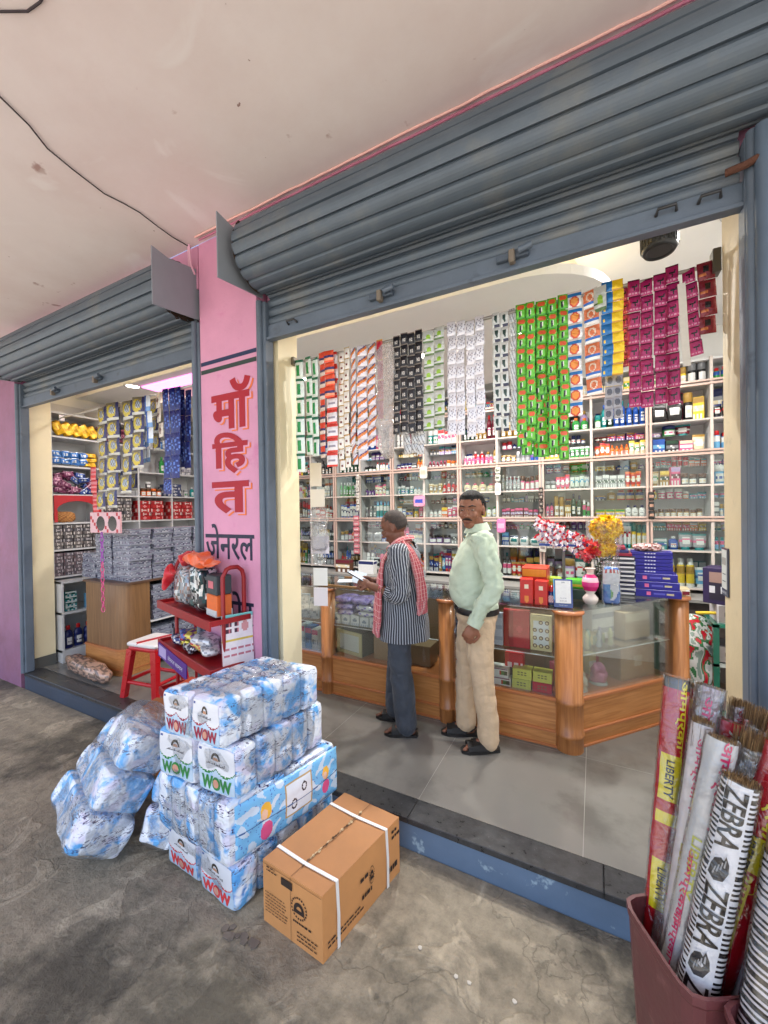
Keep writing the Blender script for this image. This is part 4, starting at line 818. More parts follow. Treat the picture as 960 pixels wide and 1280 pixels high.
for i, c_ in enumerate(((90,30,50),(196,206,212),(70,110,160),(200,196,190))): tbox('tall_box',-2.50+.075*i,2.88,.479,-2.43+.075*i,3.0,.70-.012*i,C(*c_),f"upright box with {('maroon','white','blue','pale')[i]} front, {ordn(i)} in the bay nearest the cream jamb",'box',IG,(lambda c0:lambda u,v_: C(190,60,110) if v_>.8 else (C(60,70,90) if .3<v_<.5 and int(u*6)%2 else c0))(C(*c_)))
for i in range(3): tbox('paper_sleeve',-2.5+.1*i,2.90,.753,-2.42+.1*i,2.93,1.0-.03*i,C(176,182,190),f"grey paper sleeve upright on the shelf nearest the cream jamb, {ordn(i)} one",'sleeve',IG,lambda u,v_: C(140,146,156) if int(v_*9+u*3)%4==0 else C(186,190,196),rz=.2)
# chamfer bay
def ch(s_, off, z): return (-.10+.663*s_-off*.75*0+(-.749)*off*1.0, 2.87+.749*s_+.663*off, z)
RZC = math.atan2(.749,.663)
def chbox(s_, off, z, w_, d_, h_, c_, name, lab, cat, fc=None):
    x, y, zz = ch(s_, off, z); t = thing(name, lab, cat, (x,y,zz), RZC, IG); g = MB(); g.box(-w_/2,-d_/2,0,w_/2,d_/2,h_,c_,bev=.003); g.build('body', MATTE, t)
    if fc: g = MB(); g.grid(8,6,lambda u,v_:(-w_/2*.95+w_*.95*u,-d_/2-.0015,h_*.05+h_*.9*v_),fc,sm=False); g.build('printed_front', PAPER, t)
    return t
chbox(.66,.20,.479,.34,.22,.255,C(176,136,96),'carton','brown cardboard box low in the angled glass bay','carton',lambda u,v_: C(200,176,150) if (u-.5)**2+(v_-.5)**2<.04 else C(178,138,98))
chbox(.70,.2,.753,.26,.16,.20,C(186,160,126),'carton','pale brown box on the shelf of the angled bay','carton',lambda u,v_: C(206,190,160) if v_>.6 else C(180,154,120))
chbox(.28,.22,.753,.24,.16,.07,C(206,196,150),'flat_box','flat yellowish box on the shelf of the angled bay','box',lambda u,v_: C(180,190,160) if int(u*9)%3 else C(226,214,150))
chbox(.50,.26,.753,.30,.10,.24,C(220,218,214),'flat_box','white printed box at the back of the angled bay','box',lambda u,v_: C(170,170,176) if int(v_*12)%3==0 else C(226,224,220))
def statue(s_, off, z, lab, c_):
    g = MB(); g.soft(lambda a,b,c: (a*(.05-.018*c),b*(.03-.008*c),.07+c*.07), (8,8,12), 4, c_, nz=.018, nsc=26, seed=s_*30); g.lathe([(.06,0),(.055,.012),(.0001,.012)],16,None,C(200,200,200))
    o = g.build('figurine', FOIL, loc=ch(s_,off,z)); tag(o, lab, 'figurine', IG)
for i,(s_,w_,h_,c_,l_) in enumerate(((.10,.07,.13,(206,90,110),'pink'),(.20,.08,.10,(90,150,170),'teal'),(.42,.07,.15,(226,206,150),'cream'),(.52,.06,.12,(180,60,60),'red'))):
    chbox(s_,.30,.479,w_,.06,h_,C(*c_),'small_box',f"small {l_} box standing low at the back of the angled bay",'box',(lambda c0: lambda u,v_: C(226,222,216) if .3<v_<.6 else c0)(C(*c_)))
for i,(s_,w_,h_,c_,l_) in enumerate(((.12,.09,.12,(150,90,150),'violet'),(.24,.08,.16,(226,226,220),'white'),(.90,.07,.12,(200,150,90),'tan'))):
    chbox(s_,.28,.753,w_,.05,h_,C(*c_),'small_box',f"small {l_} box on the shelf at the back of the angled bay",'box',(lambda c0: lambda u,v_: C(120,120,130) if .3<v_<.45 else c0)(C(*c_)))
statue(.12,.12,.479,'white wrapped figurine at the corner of the angled bay',C(214,208,190)); statue(.33,.14,.479,'pink figurine low in the angled bay',C(206,120,160))
for i in range(7):
    g = MB(); c_ = (C(190,200,206),C(150,146,170),C(206,206,160),C(160,190,170))[i%4]; g.lathe([(.016,0),(.02,.01),(.012,.05),(.018,.08),(.006,.12),(.0001,.122)],12,None,c_); o = g.build('glass_figurine', GLOSS, loc=ch(.07+.055*i,.10+.04*(i%2),.753)); tag(o, f"slim {('silver','violet','yellow','green')[i%4]} figurine, {ordn(i)} from the corner post, on the angled shelf", 'figurine', IG)
# --- on the counter
TZ = 1.0765
t = thing('payment_stand', 'white framed payment card with blue border standing at the counter corner', 'stand', (-.185,2.84,TZ), R(8)); d_ = RX(-10)
g = MB(); g.box(-.058,-.004,.0,.058,.004,.185,C(40,60,130),M=d_,bev=.003); g.box(-.058,-.0045,.05,-.052,-.0035,.185,C(70,170,220),M=d_); g.build('frame', GLOSS, t)
g = MB(); g.box(-.046,-.006,.03,.046,-.0042,.175,C(236,238,240),M=d_); g.build('card', PAPER, t)
g = MB(); g.text('UPI', d_ @ T(0,-.0066,.163) @ RX(90), C(60,70,110), h=.010); g.text('Scan & Pay', d_ @ T(0,-.0066,.062) @ RX(90), C(60,70,110), h=.008); g.text('BHIM UPI', d_ @ T(0,-.0066,.044) @ RX(90), C(50,60,100), h=.007); g.text('PhonePe  Paytm', d_ @ T(0,-.0052,.016) @ RX(90), C(220,226,240), h=.007); g.build('lettering', MATTE, t)
g = MB(); g.box(-.03,.01,0,.03,.07,.003,C(60,80,150)); g.tube([(0,.06,.003),(0,.028,.15)],.004,6,C(60,80,150)); g.build('support', GLOSS, t)
def tet(u, v_): return C(240,220,200) if (u-.5)**2*3+(v_-.72)**2*8<.12 else (C(236,140,60) if v_<.3 and (u-.5)**2+(v_-.2)**2<.04 else C(206,36,34))
tbox('juice_carton',-.462,2.86,TZ,-.378,2.93,1.245,C(200,34,32),'red fruit juice carton, left of the pair on the counter','carton','red juice cartons',tet,nu=12,nv=16,rz=.12)
tbox('juice_carton',-.362,2.86,TZ,-.280,2.93,1.238,C(200,34,32),'red fruit juice carton, right of the pair beside the payment stand','carton','red juice cartons',tet,nu=12,nv=16,rz=-.06)
tbox('red_carton',-.47,3.02,TZ,-.30,3.22,1.30,C(206,60,34),'large red and orange box behind the juice cartons','carton',None,lambda u,v_: C(236,150,40) if v_>.7 else C(200,50,34))
t = thing('cleaner_bottle','small dark blue bottle with red cap beside the juice carton','bottle',(-.262,2.90,TZ)); g = MB(); g.lathe([(.026,0),(.028,.01),(.028,.06),(.022,.085),(.012,.095)],16,Matrix.Diagonal((1,.7,1,1)),C(26,34,90)); g.build('body',GLOSS,t); g=MB(); g.lathe([(.012,.09),(.013,.12),(.008,.13),(.0001,.13)],12,None,C(200,30,40)); g.build('cap',GLOSS,t); g=MB(); g.grid(5,5,lambda u,v_:((u-.5)*.034,-.0215,.02+.045*v_),lambda u,v_: C(230,220,220) if (int(u*5)+int(v_*5))%2 else C(200,120,140)); g.build('label',PAINT,t)
for i, (x, y, z, c_, l_) in enumerate(((-.30,3.22,TZ,(70,150,60),'lower green rounded tin behind the payment stand'),(-.29,3.22,TZ+.07,(160,190,60),'upper yellow-green tin stacked on the green one'),(-.12,3.2,TZ+.07,(90,190,50),'bright green box right of the stacked tins'))):
    g = MB(); c1 = C(*c_); g.soft(lambda a,b,c: (a*.075,b*.05,.034+c*.034),(10,8,4),6,lambda ax,sg,u,v_: C(226,206,60) if (ax==1 and .3<v_<.6) else c1); o = g.build('green_tin', PAINT, loc=(x,y,z)); tag(o, l_, 'tin', 'green and yellow tins on the counter')
tbox('dark_box',-.2,3.14,TZ,-.05,3.26,TZ+.07,C(30,60,40),'dark green box under the bright green one','box')
# vase
t = thing('pink_vase','small white and pink striped vase at the glass counter edge','vase',(-.03,3.04,TZ)); prof = [(.032,0),(.045,.02),(.046,.04),(.03,.062),(.022,.07),(.036,.09),(.048,.12),(.050,.15),(.042,.18),(.022,.20),(.018,.21),(.03,.235),(.034,.24),(.026,.238)]
cs = [C(226,214,208)]*5+[C(206,30,110),C(226,60,140),C(240,190,206),C(214,40,120),C(230,214,206)]+[C(226,206,196)]*3; g = MB(); g.lathe([(a*1.05,b) for a,b in prof],28,None,cs); g.build('body',GLOSS,t); g = MB(); g.lathe([(.017*1.05,.222),(.0001,.221)],20,None,C(40,36,36)); g.build('mouth',MATTE,t)
# flowers
t = thing('flower_bouquet','yellow flower bouquet in clear wrap with red blooms and dark leaves','bouquet',(.04,3.22,TZ)); rg = random.Random(11)
def blooms(n, cx_, cz, rx, rz_, s_, cols, name, y0=0, ry=.06):
    g = MB()
    for i in range(n):
        a = rg.random()*6.283; b = math.acos(rg.uniform(-1,1)); r_ = rg.uniform(.55,1)**.5; c_ = Vector((cx_+rx*r_*math.sin(b)*math.cos(a), y0+ry*r_*math.sin(b)*math.sin(a), cz+rz_*r_*math.cos(b)))
        q = Euler((rg.uniform(-1.3,1.3)+R(80),rg.uniform(-1,1),rg.uniform(0,6))).to_matrix().to_4x4()
        for k in range(5):
            a2 = k*1.2566; px_, py_ = math.cos(a2), math.sin(a2); w_ = s_*.38
            g.add([(0,0,0),(px_*s_*.55-py_*w_,py_*s_*.55+px_*w_,s_*.25),(px_*s_,py_*s_,s_*.18),(px_*s_*.55+py_*w_,py_*s_*.55-px_*w_,s_*.25)],[(0,1,2,3)],rg.choice(cols),M=T(*c_) @ q)
    g.build(name, mat('petals', None, .6, spec=.2), t)
YL = [C(250,205,10),C(255,215,30),C(222,160,0),C(252,226,80),C(240,190,10)]
blooms(420,.03,.50,.10,.085,.022,YL,'yellow_flowers'); blooms(200,.02,.36,.07,.062,.020,YL,'yellow_flowers'); blooms(22,-.05,.36,.05,.05,.026,[C(210,40,50),C(226,70,60)],'red_flowers',-.04,.03); blooms(14,-.10,.30,.05,.03,.026,[C(190,40,60),C(226,120,130)],'red_flowers',-.03,.03)
g = MB()
for i in range(60):
    a = rg.uniform(0,6.28); p0 = Vector((rg.uniform(-.12,.06),rg.uniform(-.05,.05),rg.uniform(.16,.30))); d = Vector((math.cos(a)*.045,math.sin(a)*.03,rg.uniform(-.02,.05))); s_ = d.cross(Vector((0,0,1))).normalized()*.011
    g.add([p0,p0+d*.5+s_,p0+d,p0+d*.5-s_],[(0,1,2,3)],rg.choice([C(40,66,40),C(56,80,50),C(80,70,60)]))
for i in range(9): g.tube([(.0+.004*i,0,.0),(-.05+.02*i,.01*math.sin(i*2),.30)],.0022,5,C(60,80,50))
g.build('leaves', MATTE, t)
g = MB(); g.lathe([(.012,.02),(.04,.15),(.085,.30),(.115,.42),(.118,.56)],24,T(.02,0,0)); o = g.build('clear_wrap', WRAPF, t)
g = MB(); g.lathe([(.045,0),(.05,.10),(.05,.17),(.035,.17),(.035,.10),(.0001,.10)],20,T(.0,.0,0),C(28,28,30)); g.build('dark_vase', GLOSS, t)
# white blue packet in clear bag
t = thing('milk_powder_packet','tall white and blue packet in a clear bag on the counter','packet',(.095,3.09,TZ),R(5))
def mp_(ax,sg,u,v_): return C(40,110,200) if v_<.22+.14*math.sin(u*7+1) else (C(200,50,50) if v_>.84 and .1<u<.9 and int(u*12)%3 else (C(60,140,210) if v_<.55 and u<.4 else (C(90,160,90) if (u-.45)**2+(v_-.28)**2<.012 else C(226,232,240))))
g = MB(); g.soft(lambda a,b,c:(a*.050,b*.03,.125+c*.125),(14,6,20),6,mp_,nz=.005,nsc=16); g.build('packet_body',PAINT,t); g = MB(); g.soft(lambda a,b,c:(a*(.055+.012*max(0,c-.8)),b*.036,.145+c*.147),(8,5,14),6,(.9,.9,.9),nz=.012,nsc=14); g.build('clear_bag',FILM,t)
# stack of books and boxes
for i in range(9):
    z0 = TZ+.032*i; tbox('thin_box',.02+.004*(i%3),3.42,z0,.26,3.58,z0+.029,(C(26,30,50),C(206,208,212),C(26,30,50),C(190,196,206))[i%4],f"thin dark or white edged box, {ordn(i)} from the bottom, in the stack behind the flowers",'box','stack of thin boxes behind the bouquet',lambda u,v_: C(222,222,226) if .3<v_<.8 else C(30,34,60))
for i in range(3):
    z0 = TZ+.032*9+.024*i; tbox('thin_box',.03,3.42,z0,.24-.02*i,3.58,z0+.021,(C(150,30,60),C(40,44,110),C(150,30,60))[i],f"{('maroon','blue','maroon')[i]} thin box, {ordn(i)} of three on top of the stack behind the flowers",'box','stack of thin boxes behind the bouquet')
BL = C(38,34,140)
def bl1(u, v_): return C(206,206,226) if (.30<u<.62 and .3<v_<.65 and int(u*40)%3) else BL
def bl2(u, v_): return C(226,110,160) if .42<u<.5 and .2<v_<.8 else (C(196,186,150) if (u-.84)**2*3+(v_-.5)**2*.3<.01 else (C(90,90,190) if .55<u<.75 and .4<v_<.6 else BL))
for i in range(3):
    z0 = TZ+.056*i; tbox('blue_carton',.175-.012*i,3.42+.005*i,z0,.535-.01*i,3.60,z0+.054,BL,f"wide royal blue carton with pink panel, {('lowest','middle','upper')[i]} of three on the counter end",'carton','royal blue cartons on the counter end',bl2,nu=40,nv=8,rz=-.03)
for i in range(6):
    z0 = TZ+.168+.026*i; tbox('blue_carton',.235+.003*(i%2),3.45,z0,.49,3.59,z0+.0245,BL,f"slim royal blue carton with pale lettering, {ordn(i)} from the bottom of the upper stack",'carton','slim royal blue cartons on the counter end',bl1,nu=40,nv=6,rz=-.03)
tag((lambda g:(g.soft(lambda a,b,c:(a*.09,b*.06,.025+c*.025),(10,8,5),5,lambda ax,sg,u,v_: (C(200,150,150),C(120,70,60),C(226,206,206))[int(u*9+v_*5)%3],nz=.012,nsc=30),g.build('sweets_bag',FOIL,loc=(.34,3.51,TZ+.326)))[1])(MB()),'small bag of brown and pink sweets lying on the blue cartons','bag')
# heap of red and white sachets
t = thing('sachet_heap','heap of small red and white sticks hanging behind the payment stand','sachet heap',(-.21,3.30,TZ)); rg = random.Random(5); g = MB()
for i in range(150):
    u = rg.random(); x = -.19+.38*u; z = .50-.16*u+rg.uniform(-.085,.085)*(1.1-.4*u); y = rg.uniform(-.04,.04)
    M3 = T(x,y,z) @ Euler((rg.uniform(-.5,.5),rg.uniform(-1.3,1.3),rg.uniform(-.6,.6))).to_matrix().to_4x4(); c_ = C(206,40,60) if u>.85 else C(232,226,234); g.box(-.008,-.003,-.026,.008,.003,.012,c_,M=M3); g.box(-.0085,-.0034,.012,.0085,.0034,.026,C(200,36,52),M=M3); g.box(-.0085,-.0034,-.03,.0085,.0034,-.026,C(60,60,150),M=M3)
o = g.build('sticks',PAINT,t); o['kind'] = 'stuff'
g = MB(); g.box(-.17,-.02,.36,.17,.03,.375,C(60,90,170)); g.box(-.01,.0,0,.01,.02,.36,C(120,120,124)); g.box(-.08,-.03,0,.08,.05,.006,C(120,120,124)); g.build('display_stand',MATTE,t)
# papers and clipboard on the left of the counter
g = MB(); g.box(-.10,-.07,0,.10,.07,.004,C(214,222,228)); o = g.build('paper_sheet',PAPER,loc=(-2.02,3.12,TZ),rot=(0,0,.5)); tag(o,'white folded papers lying on the counter left of the older man','paper')
t = thing('display_tray','shallow wooden tray with glass lid on the counter left of the older man','tray',(-1.93,3.12,TZ-.008),0); 
g = MB(); g.box(-.22,-.29,.008,.28,-.275,.024,C(150,112,70)); g.box(-.22,.12,.008,.28,.135,.024,C(150,112,70)); g.box(.265,-.275,.008,.28,.12,.024,C(150,112,70)); g.build('rim',MATTE,t)
g = MB(); g.add([(-.06,0,-.055),(.06,0,-.055),(.05,0,.055),(-.07,0,.05)],[(0,1,2,3)],C(196,210,224)); g.add([(-.06,.002,-.055),(.06,.002,-.055),(.05,.002,.055),(-.07,.002,.05)],[(3,2,1,0)],C(196,210,224)); o = g.build('paper_slip',PAPER,loc=(-1.83,3.0,TZ+.062),rot=(-.5,.25,.1)); tag(o,'pale blue paper slip standing on the counter near the phone','paper')
# --- right of the counter
g = MB()
def ballc(ax,sg,u,v_):
    n_ = noise.noise(Vector((u*7+ax*3,v_*9,sg*2.0))); return C(206,34,54) if n_>.22 else (C(60,130,80) if n_>.02 else (C(226,226,224) if n_>-.25 else C(150,170,160)))
g.soft(lambda a,b,c:(a*.15,b*.13,.36+c*.36),(44,36,70),2.6,ballc,nz=.02,nsc=9); o = g.build('ball_bag',GLOSS,loc=(.68,3.86,FL)); tag(o,'tall clear bag of red, green and white balls behind the counter end','bag')
t = thing('green_rack','green steel stand between the counter and the beige jamb','rack',(.80,3.65,FL)); 
for x in (-.06,.30):
    for y in (-.05,.25): g = MB(); g.box(x,y,0,x+.035,y+.035,.72,C(26,106,84)); g.build('leg',GLOSS,t)
g = MB(); g.box(-.06,-.05,.70,.335,.285,.725,C(30,116,92)); g.build('top_shelf',GLOSS,t); g = MB(); g.box(-.06,-.05,.42,.335,.285,.44,C(190,196,190)); g.build('middle_shelf',GLOSS,t); g = MB(); g.box(-.06,-.05,.08,.335,.285,.10,C(30,116,92)); g.build('lower_shelf',GLOSS,t)
for i,(z,c_,l_) in enumerate(((.885+.0,(214,210,214),'white carton with photo on the green stand'),(.605,(60,56,60),'dark speaker box on the middle shelf of the green stand'),(.265,(90,70,60),'brown box on the low shelf of the green stand'))):
    tbox('storage_box',.77,3.63,z,1.05,3.85,z+(.12 if i else .13),C(*c_),l_,'box',None,lambda u,v_: C(30,30,34) if (u-.35)**2+(v_-.5)**2<.06 else C(150,140,136))
t = thing('television_box','dark purple carton with product photo leaning beside the door jamb','carton',(.80,3.66,.885+.132),R(-28)); g = MB(); g.box(-.10,-.03,0,.30,.14,.26,C(44,30,72),bev=.004); g.build('body',PAPER,t); g = MB(); g.grid(10,8,lambda u,v_:(-.06+.33*u,-.032,.03+.2*v_),lambda u,v_: C(206,206,210) if .2<v_<.45 and int(u*20)%3 else (C(150,120,110) if v_>.6 and u<.5 else C(36,30,48))); g.build('printed_front',PAPER,t)
t = thing('door_notice','long narrow framed notice fixed to the beige jamb','notice',(.484,2.135,1.355)); g = MB(); g.box(-.006,-.042,-.0,0,.042,.20,C(60,66,84)); g.build('frame',GLOSS,t); g = MB(); g.box(-.0075,-.034,.03,-.006,.034,.192,C(196,200,196)); g.box(-.0085,-.02,.06,-.0075,.02,.063,C(60,66,84)); g.box(-.0085,-.02,.09,-.0075,.02,.093,C(60,66,84)); g.box(-.0085,-.024,.13,-.0075,.024,.16,C(150,150,146)); g.build('sheet',PAPER,t)
g = MB(); g.text('NOTICE',T(-.0078,0,.014) @ RZ(-90) @ RX(90),C(220,224,226),w=.06,h=.010); g.build('lettering',PAPER,t)
for nm, x in (('pipe',1),): pass
g = MB(); g.tube([(.66,3.7,.93),(.75,3.68,.945),(.80,3.66,.95)],.012,8,C(220,190,40)); o = g.build('yellow_pole',PAINT); tag(o,'yellow pole lying behind the counter end post','pole')
t = None

# ------------------------------------------------------------------ the left shop bay
LS = thing('left_shelving','white shelving unit along the far left wall behind the hanging packets','shelving',(-5.3,3.3,FL)); M = T(5.3,-3.3,-FL); XL = -5.12
ZL = [1.06,1.35,1.64,1.95,2.26,2.58,2.84]
for z in ZL: g = MB(); g.box(-5.459,2.13,z-.014,XL,4.45,z+.004,M=M); g.build('shelf',LAM,LS)
for y in (2.13,2.62,3.05,3.5,3.98,4.45): g = MB(); g.box(-5.458,y-.009,1.048,XL+.004,y+.009,3.0,M=M); g.build('divider',LAM,LS)
g = MB(); g.box(-5.46,2.13,FL,-5.445,4.45,3.0,M=M); g.build('back_panel',LAM,LS)
LC = thing('low_cabinet','open white low cabinet beside the far cream jamb, holding bottles','cabinet',(-5.2,2.4,FL)); M = T(5.2,-2.4,-FL)
for z in (.28,.68,1.01): g = MB(); g.box(-5.44,2.135,z-.012,-4.98,2.74,z+.012,M=M); g.build('shelf',LAM,LC)
for y in (2.135,2.74): g = MB(); g.box(-5.44,y,FL,-4.975,y+.02,1.02,M=M); g.build('side_panel',LAM,LC)
g = MB(); g.box(-4.99,2.155,FL,-4.98,2.74,.268,M=M); g.build('plinth',LAM,LC)
RXZ = math.pi/2
def lplace(kind, me, y, z, lab, group, x=XL-.06, rz=RXZ): return place(kind, me, x, y, z, lab, group, rz)
for i in range(5): lplace('bottle', item_mesh('bottle',.085,.24,'navy','red','white',i%2), 2.22+.095*i, .293, f"dark blue cleaner bottle with red cap, {ordn(i)} from the cream jamb",'dark blue bottles in the low cabinet',x=-5.05)
for i,(c_,n) in enumerate((('teal',4),('sky blue',3))):
    for k in range(n): lplace('box', item_mesh('box',.11,.05,c_,'white','dark green',k), 2.24+.13*i*1.6, .895-.0+(-.2+.053*k)*1.0 if False else .694+.052*k+(.0), f"{c_} packet, {ordn(k)} from below in {('nearer','farther')[i]} pile of the low cabinet",'packets in the low cabinet',x=-5.05)
for k in range(3): lplace('box', item_mesh('box',.2,.045,'white','cream','red',k), 2.60, .694+.047*k, f"white box, {ordn(k)} from below at the far end of the low cabinet",'white boxes in the low cabinet',x=-5.06)
# soft packets on the upper shelves
def pack(y, z, w_, h_, col, c2, lab, group, rx=0, x=XL-.07, seed=0):
    g = MB(); c1, c2_ = C(*col), C(*c2)
    g.soft(lambda a,b,c:(b*.035,a*w_/2,c*h_/2),(9,5,9),7,lambda ax,sg,u,v_: c2_ if (.25<u<.75 and .35<v_<.65 and int(u*9)%3) or v_>.86 else c1,nz=.012,nsc=18,seed=seed); o = g.build('soft_packet',FOIL,loc=(x,y,z),rot=(rx,0,0)); tag(o,lab,'packet',group)
GP = 'soft packets on the far left shelves'
for i in range(5): pack(2.22+.085*i,2.68,.09,.15,(250,196,30),(206,150,20),f"yellow packet on the top left shelf, {ordn(i)} from the cream jamb",GP,rx=.5,seed=i)
for i in range(6): pack(2.66+.08*i,2.69,.09,.16,(96,24,60),(206,130,150),f"maroon packet on the top left shelf, {ordn(i)} past the yellow ones",GP,rx=.2,seed=i+9)
for i in range(4):
    for k in range(2): pack(2.20+.085*i,2.32+.075*k,.09,.08,(50,110,180),(210,220,230),f"blue packet, {ordn(i)} from the jamb in the {('lower','upper')[k]} row of the second shelf",GP,seed=i+k*4)
for k in range(3): pack(2.53,2.30+.055*k,.12,.05,(246,190,30),(190,140,20),f"yellow packet, {ordn(k)} from below beside the blue ones",GP,seed=k+20)
rg = random.Random(9)
for i in range(26):
    y = 2.2+rg.random()*.55; k = i//7; mar = (y < 2.38) ^ (rg.random() < .2); pack(y,1.99+.055*k+rg.uniform(0,.02),.11,.06,(110,36,80) if mar else (36,66,140),(220,170,190) if mar else (206,216,230),f"{'maroon' if mar else 'blue'} packet {['one','two','three','four','five','six','seven','eight','nine','ten','eleven','twelve','thirteen','fourteen','fifteen','sixteen','seventeen','eighteen','nineteen','twenty','twenty-one','twenty-two','twenty-three','twenty-four','twenty-five','twenty-six'][i]} of the tumbled heap above the red arch",GP,rx=rg.uniform(-.8,.8),x=XL-.04-rg.random()*.05,seed=i)
# red arched niche
t = thing('red_niche','red painted arch framing a small shelf with a wicker basket','niche',(XL+.01,2.36,1.65)); g = MB()
N_ = 16; P2 = [(-.22,0),(-.22,.29),(.24,.29),(.24,0),(.20,0),(.20,.12)]+[(.20*math.cos(math.pi*k/N_)*1.0-.0, .12+.11*math.sin(math.pi*k/N_)) for k in range(1,N_)]+[(-.19,.12),(-.19,0)]
g.add([(0,a,b) for a,b in P2]+[(.012,a,b) for a,b in P2],[tuple(range(len(P2))),tuple(range(2*len(P2)-1,len(P2)-1,-1))]+[(i,(i+1)%len(P2),len(P2)+(i+1)%len(P2),len(P2)+i) for i in range(len(P2))],C(190,30,40)); g.build('arch',PAINT,t)
g = MB(); g.soft(lambda a,b,c:(a*.05,b*.10,.06+c*.06),(8,10,8),3,lambda ax,sg,u,v_: C(150,96,50) if int(u*9+v_*9)%2 else C(196,140,80),nz=.008,nsc=30); o = g.build('wicker_basket',MATTE,loc=(XL-.07,2.27,1.645)); tag(o,'brown wicker basket sitting under the red arch','basket')
# stacks of grey boxes
BX = {}
def slab(w_, d_, h_, c1, c2, c3, v_):
    k = (w_,d_,h_,c1,c2,c3,v_)
    if k not in BX:
        g = MB(); a, b, c = C(*c1), C(*c2), C(*c3); g.box(-d_,-w_/2,0,0,w_/2,h_,a,bev=.003); g.grid(10,3,lambda u,q:(.0012,-w_/2*.95+w_*.95*u,h_*.1+h_*.8*q),lambda u,q: b if (.35<u<.75 and .3<q<.7) or (int(u*10)+v_)%5==0 else (c if u<.12 else a),sm=False); g.grid(5,3,lambda u,q:(-d_+d_*u,-w_/2-.0012,h_*.1+h_*.8*q),lambda u,q: b if (int(u*5)+v_)%3==0 else a,sm=False); BX[k] = g.mesh('flat_box',PAPER)
    return BX[k]
def slabs(y0, n, w_, z0, rows, h_, cols, lab, group, x=XL-.01, d_=.22):
    for i in range(n):
        for k in range(rows):
            c1, c2, c3 = cols[(i*3+k)%len(cols)]; o = bpy.data.objects.new('flat_box',slab(w_,d_,h_,c1,c2,c3,(i+k)%3)); COL.objects.link(o); o.location = (x+.006*math.sin(i*5+k*3),y0+i*(w_+.008),z0+k*(h_+.0015)); tag(o,f"{lab}, {ordn(k)} from below in pile {('one','two','three','four','five','six')[i]} from the front",'box',group)
GR = [((104,98,96),(206,200,194),(70,66,70)),((120,112,110),(214,206,200),(80,76,80)),((92,88,92),(196,190,190),(60,60,66))]
slabs(2.18,5,.088,1.356,7,.036,GR,'grey box with white end label','grey boxes under the red arch')
slabs(2.18,5,.088,1.066,7,.034,[((120,106,110),(190,180,184),(90,80,90)),((100,94,100),(206,196,200),(130,90,96))],'mauve-grey box with worn label','mauve boxes on the fourth left shelf')
RDX = [((186,30,34),(226,150,150),(150,20,26)),((170,24,30),(220,196,190),(130,20,24)),((196,44,44),(226,206,200),(150,20,26))]
slabs(3.12,2,.17,1.646,5,.048,RDX,'red box with pale end label','red boxes left of the steel rail'); slabs(3.56,2,.17,1.646,5,.046,RDX,'deep red box with pale end label','red boxes right of the divider')
slabs(2.70,3,.10,1.646,7,.038,GR,'grey box beside the red ones','grey boxes beside the red ones'); slabs(3.55,2,.17,2.265,6,.036,[((150,146,160),(214,212,216),(60,60,80)),((226,224,226),(120,120,140),(60,60,80))],'pale box with dark end','pale boxes high on the left shelving'); slabs(3.55,1,.2,1.96,4,.04,[((60,70,110),(206,206,210),(40,40,60))],'blue-grey box','blue boxes high on the left shelving')
for i,(k_,a,b,c,y,z,h_) in enumerate([('jar','orange','brown','cream',3.14,1.955,.1),('jar','orange','brown','cream',3.21,1.955,.1),('jar','brown','orange','cream',3.28,1.955,.1),('jar','orange','brown','white',3.35,1.955,.1),('jar','black','white','white',3.21,2.06,.08),('bottle','dark green','black','white',3.07,1.955,.2),('bottle','green','green','white',3.40,2.265,.22),('bottle','white','green','green',3.12,2.265,.2),('bottle','dark green','black','gold',3.58,1.955,.16),('bottle','black','dark green','gold',3.66,1.955,.14),('jar','white','silver','green',3.75,1.955,.1),('bottle','teal','white','white',3.85,1.955,.14),('spray can','orange','white','red',3.72,2.585,.2),('spray can','sky blue','orange','white',3.80,2.585,.2),('box','yellow','brown','white',3.6,2.585,.17)]):
    lplace(k_,item_mesh(k_,.062,h_,a,b,c,i%3),y,z,f"{a} {k_} with {b} top, {ordn(i)} among odd goods left of the steel rail",'odd goods on the left shelving')
for i in range(8): pack(3.06+.1*i,2.66 if i>3 else 2.64,.1,.12,(60,120,190) if i%2 else (226,232,236),(220,226,236),f"{'blue' if i%2 else 'white'} packet, {ordn(i)} on the top shelf behind the navy sachets",GP,seed=i+60)
# wooden counter in the left bay
lc = thing('wooden_counter','closed wooden counter with a rounded corner in the narrower doorway','counter',(-4.3,2.2,FL)); M = T(4.3,-2.2,-FL)
def rc(x0,x1,y0,y1,r_): return [(x0,y0)]+[(x1-r_+r_*math.sin(math.pi/2*k/8), y0+r_-r_*math.cos(math.pi/2*k/8)) for k in range(9)]+[(x1,y1),(x0,y1)]
g = MB(); g.prism(rc(-4.66,-4.00,2.20,2.48,.12),FL,.40,M=M); g.build('base',WOOD,lc); g = MB(); g.prism(rc(-4.65,-4.01,2.21,2.48,.12),.40,1.04,M=M); g.build('front_panel',wood('brown_laminate',sr(140,104,70),sr(116,84,56),'Z'),lc)
g = MB(); g.prism(rc(-4.665,-3.995,2.195,2.48,.12),.395,.415,M=M); g.prism(rc(-4.665,-3.995,2.195,2.48,.12),.21,.222,M=M); g.build('moulding',MOULD,lc)
g = MB(); g.prism(rc(-4.67,-3.99,2.19,3.6,.12),1.042,1.06,M=M); g.build('top',mat('counter_top_brown',sr(96,70,54),.4),lc)
for z in (.22,.62): g = MB(); g.box(-4.6,2.49,z,-4.02,3.6,z+.014,M=M); g.build('shelf',mat('dark_metal',None,.4),lc)
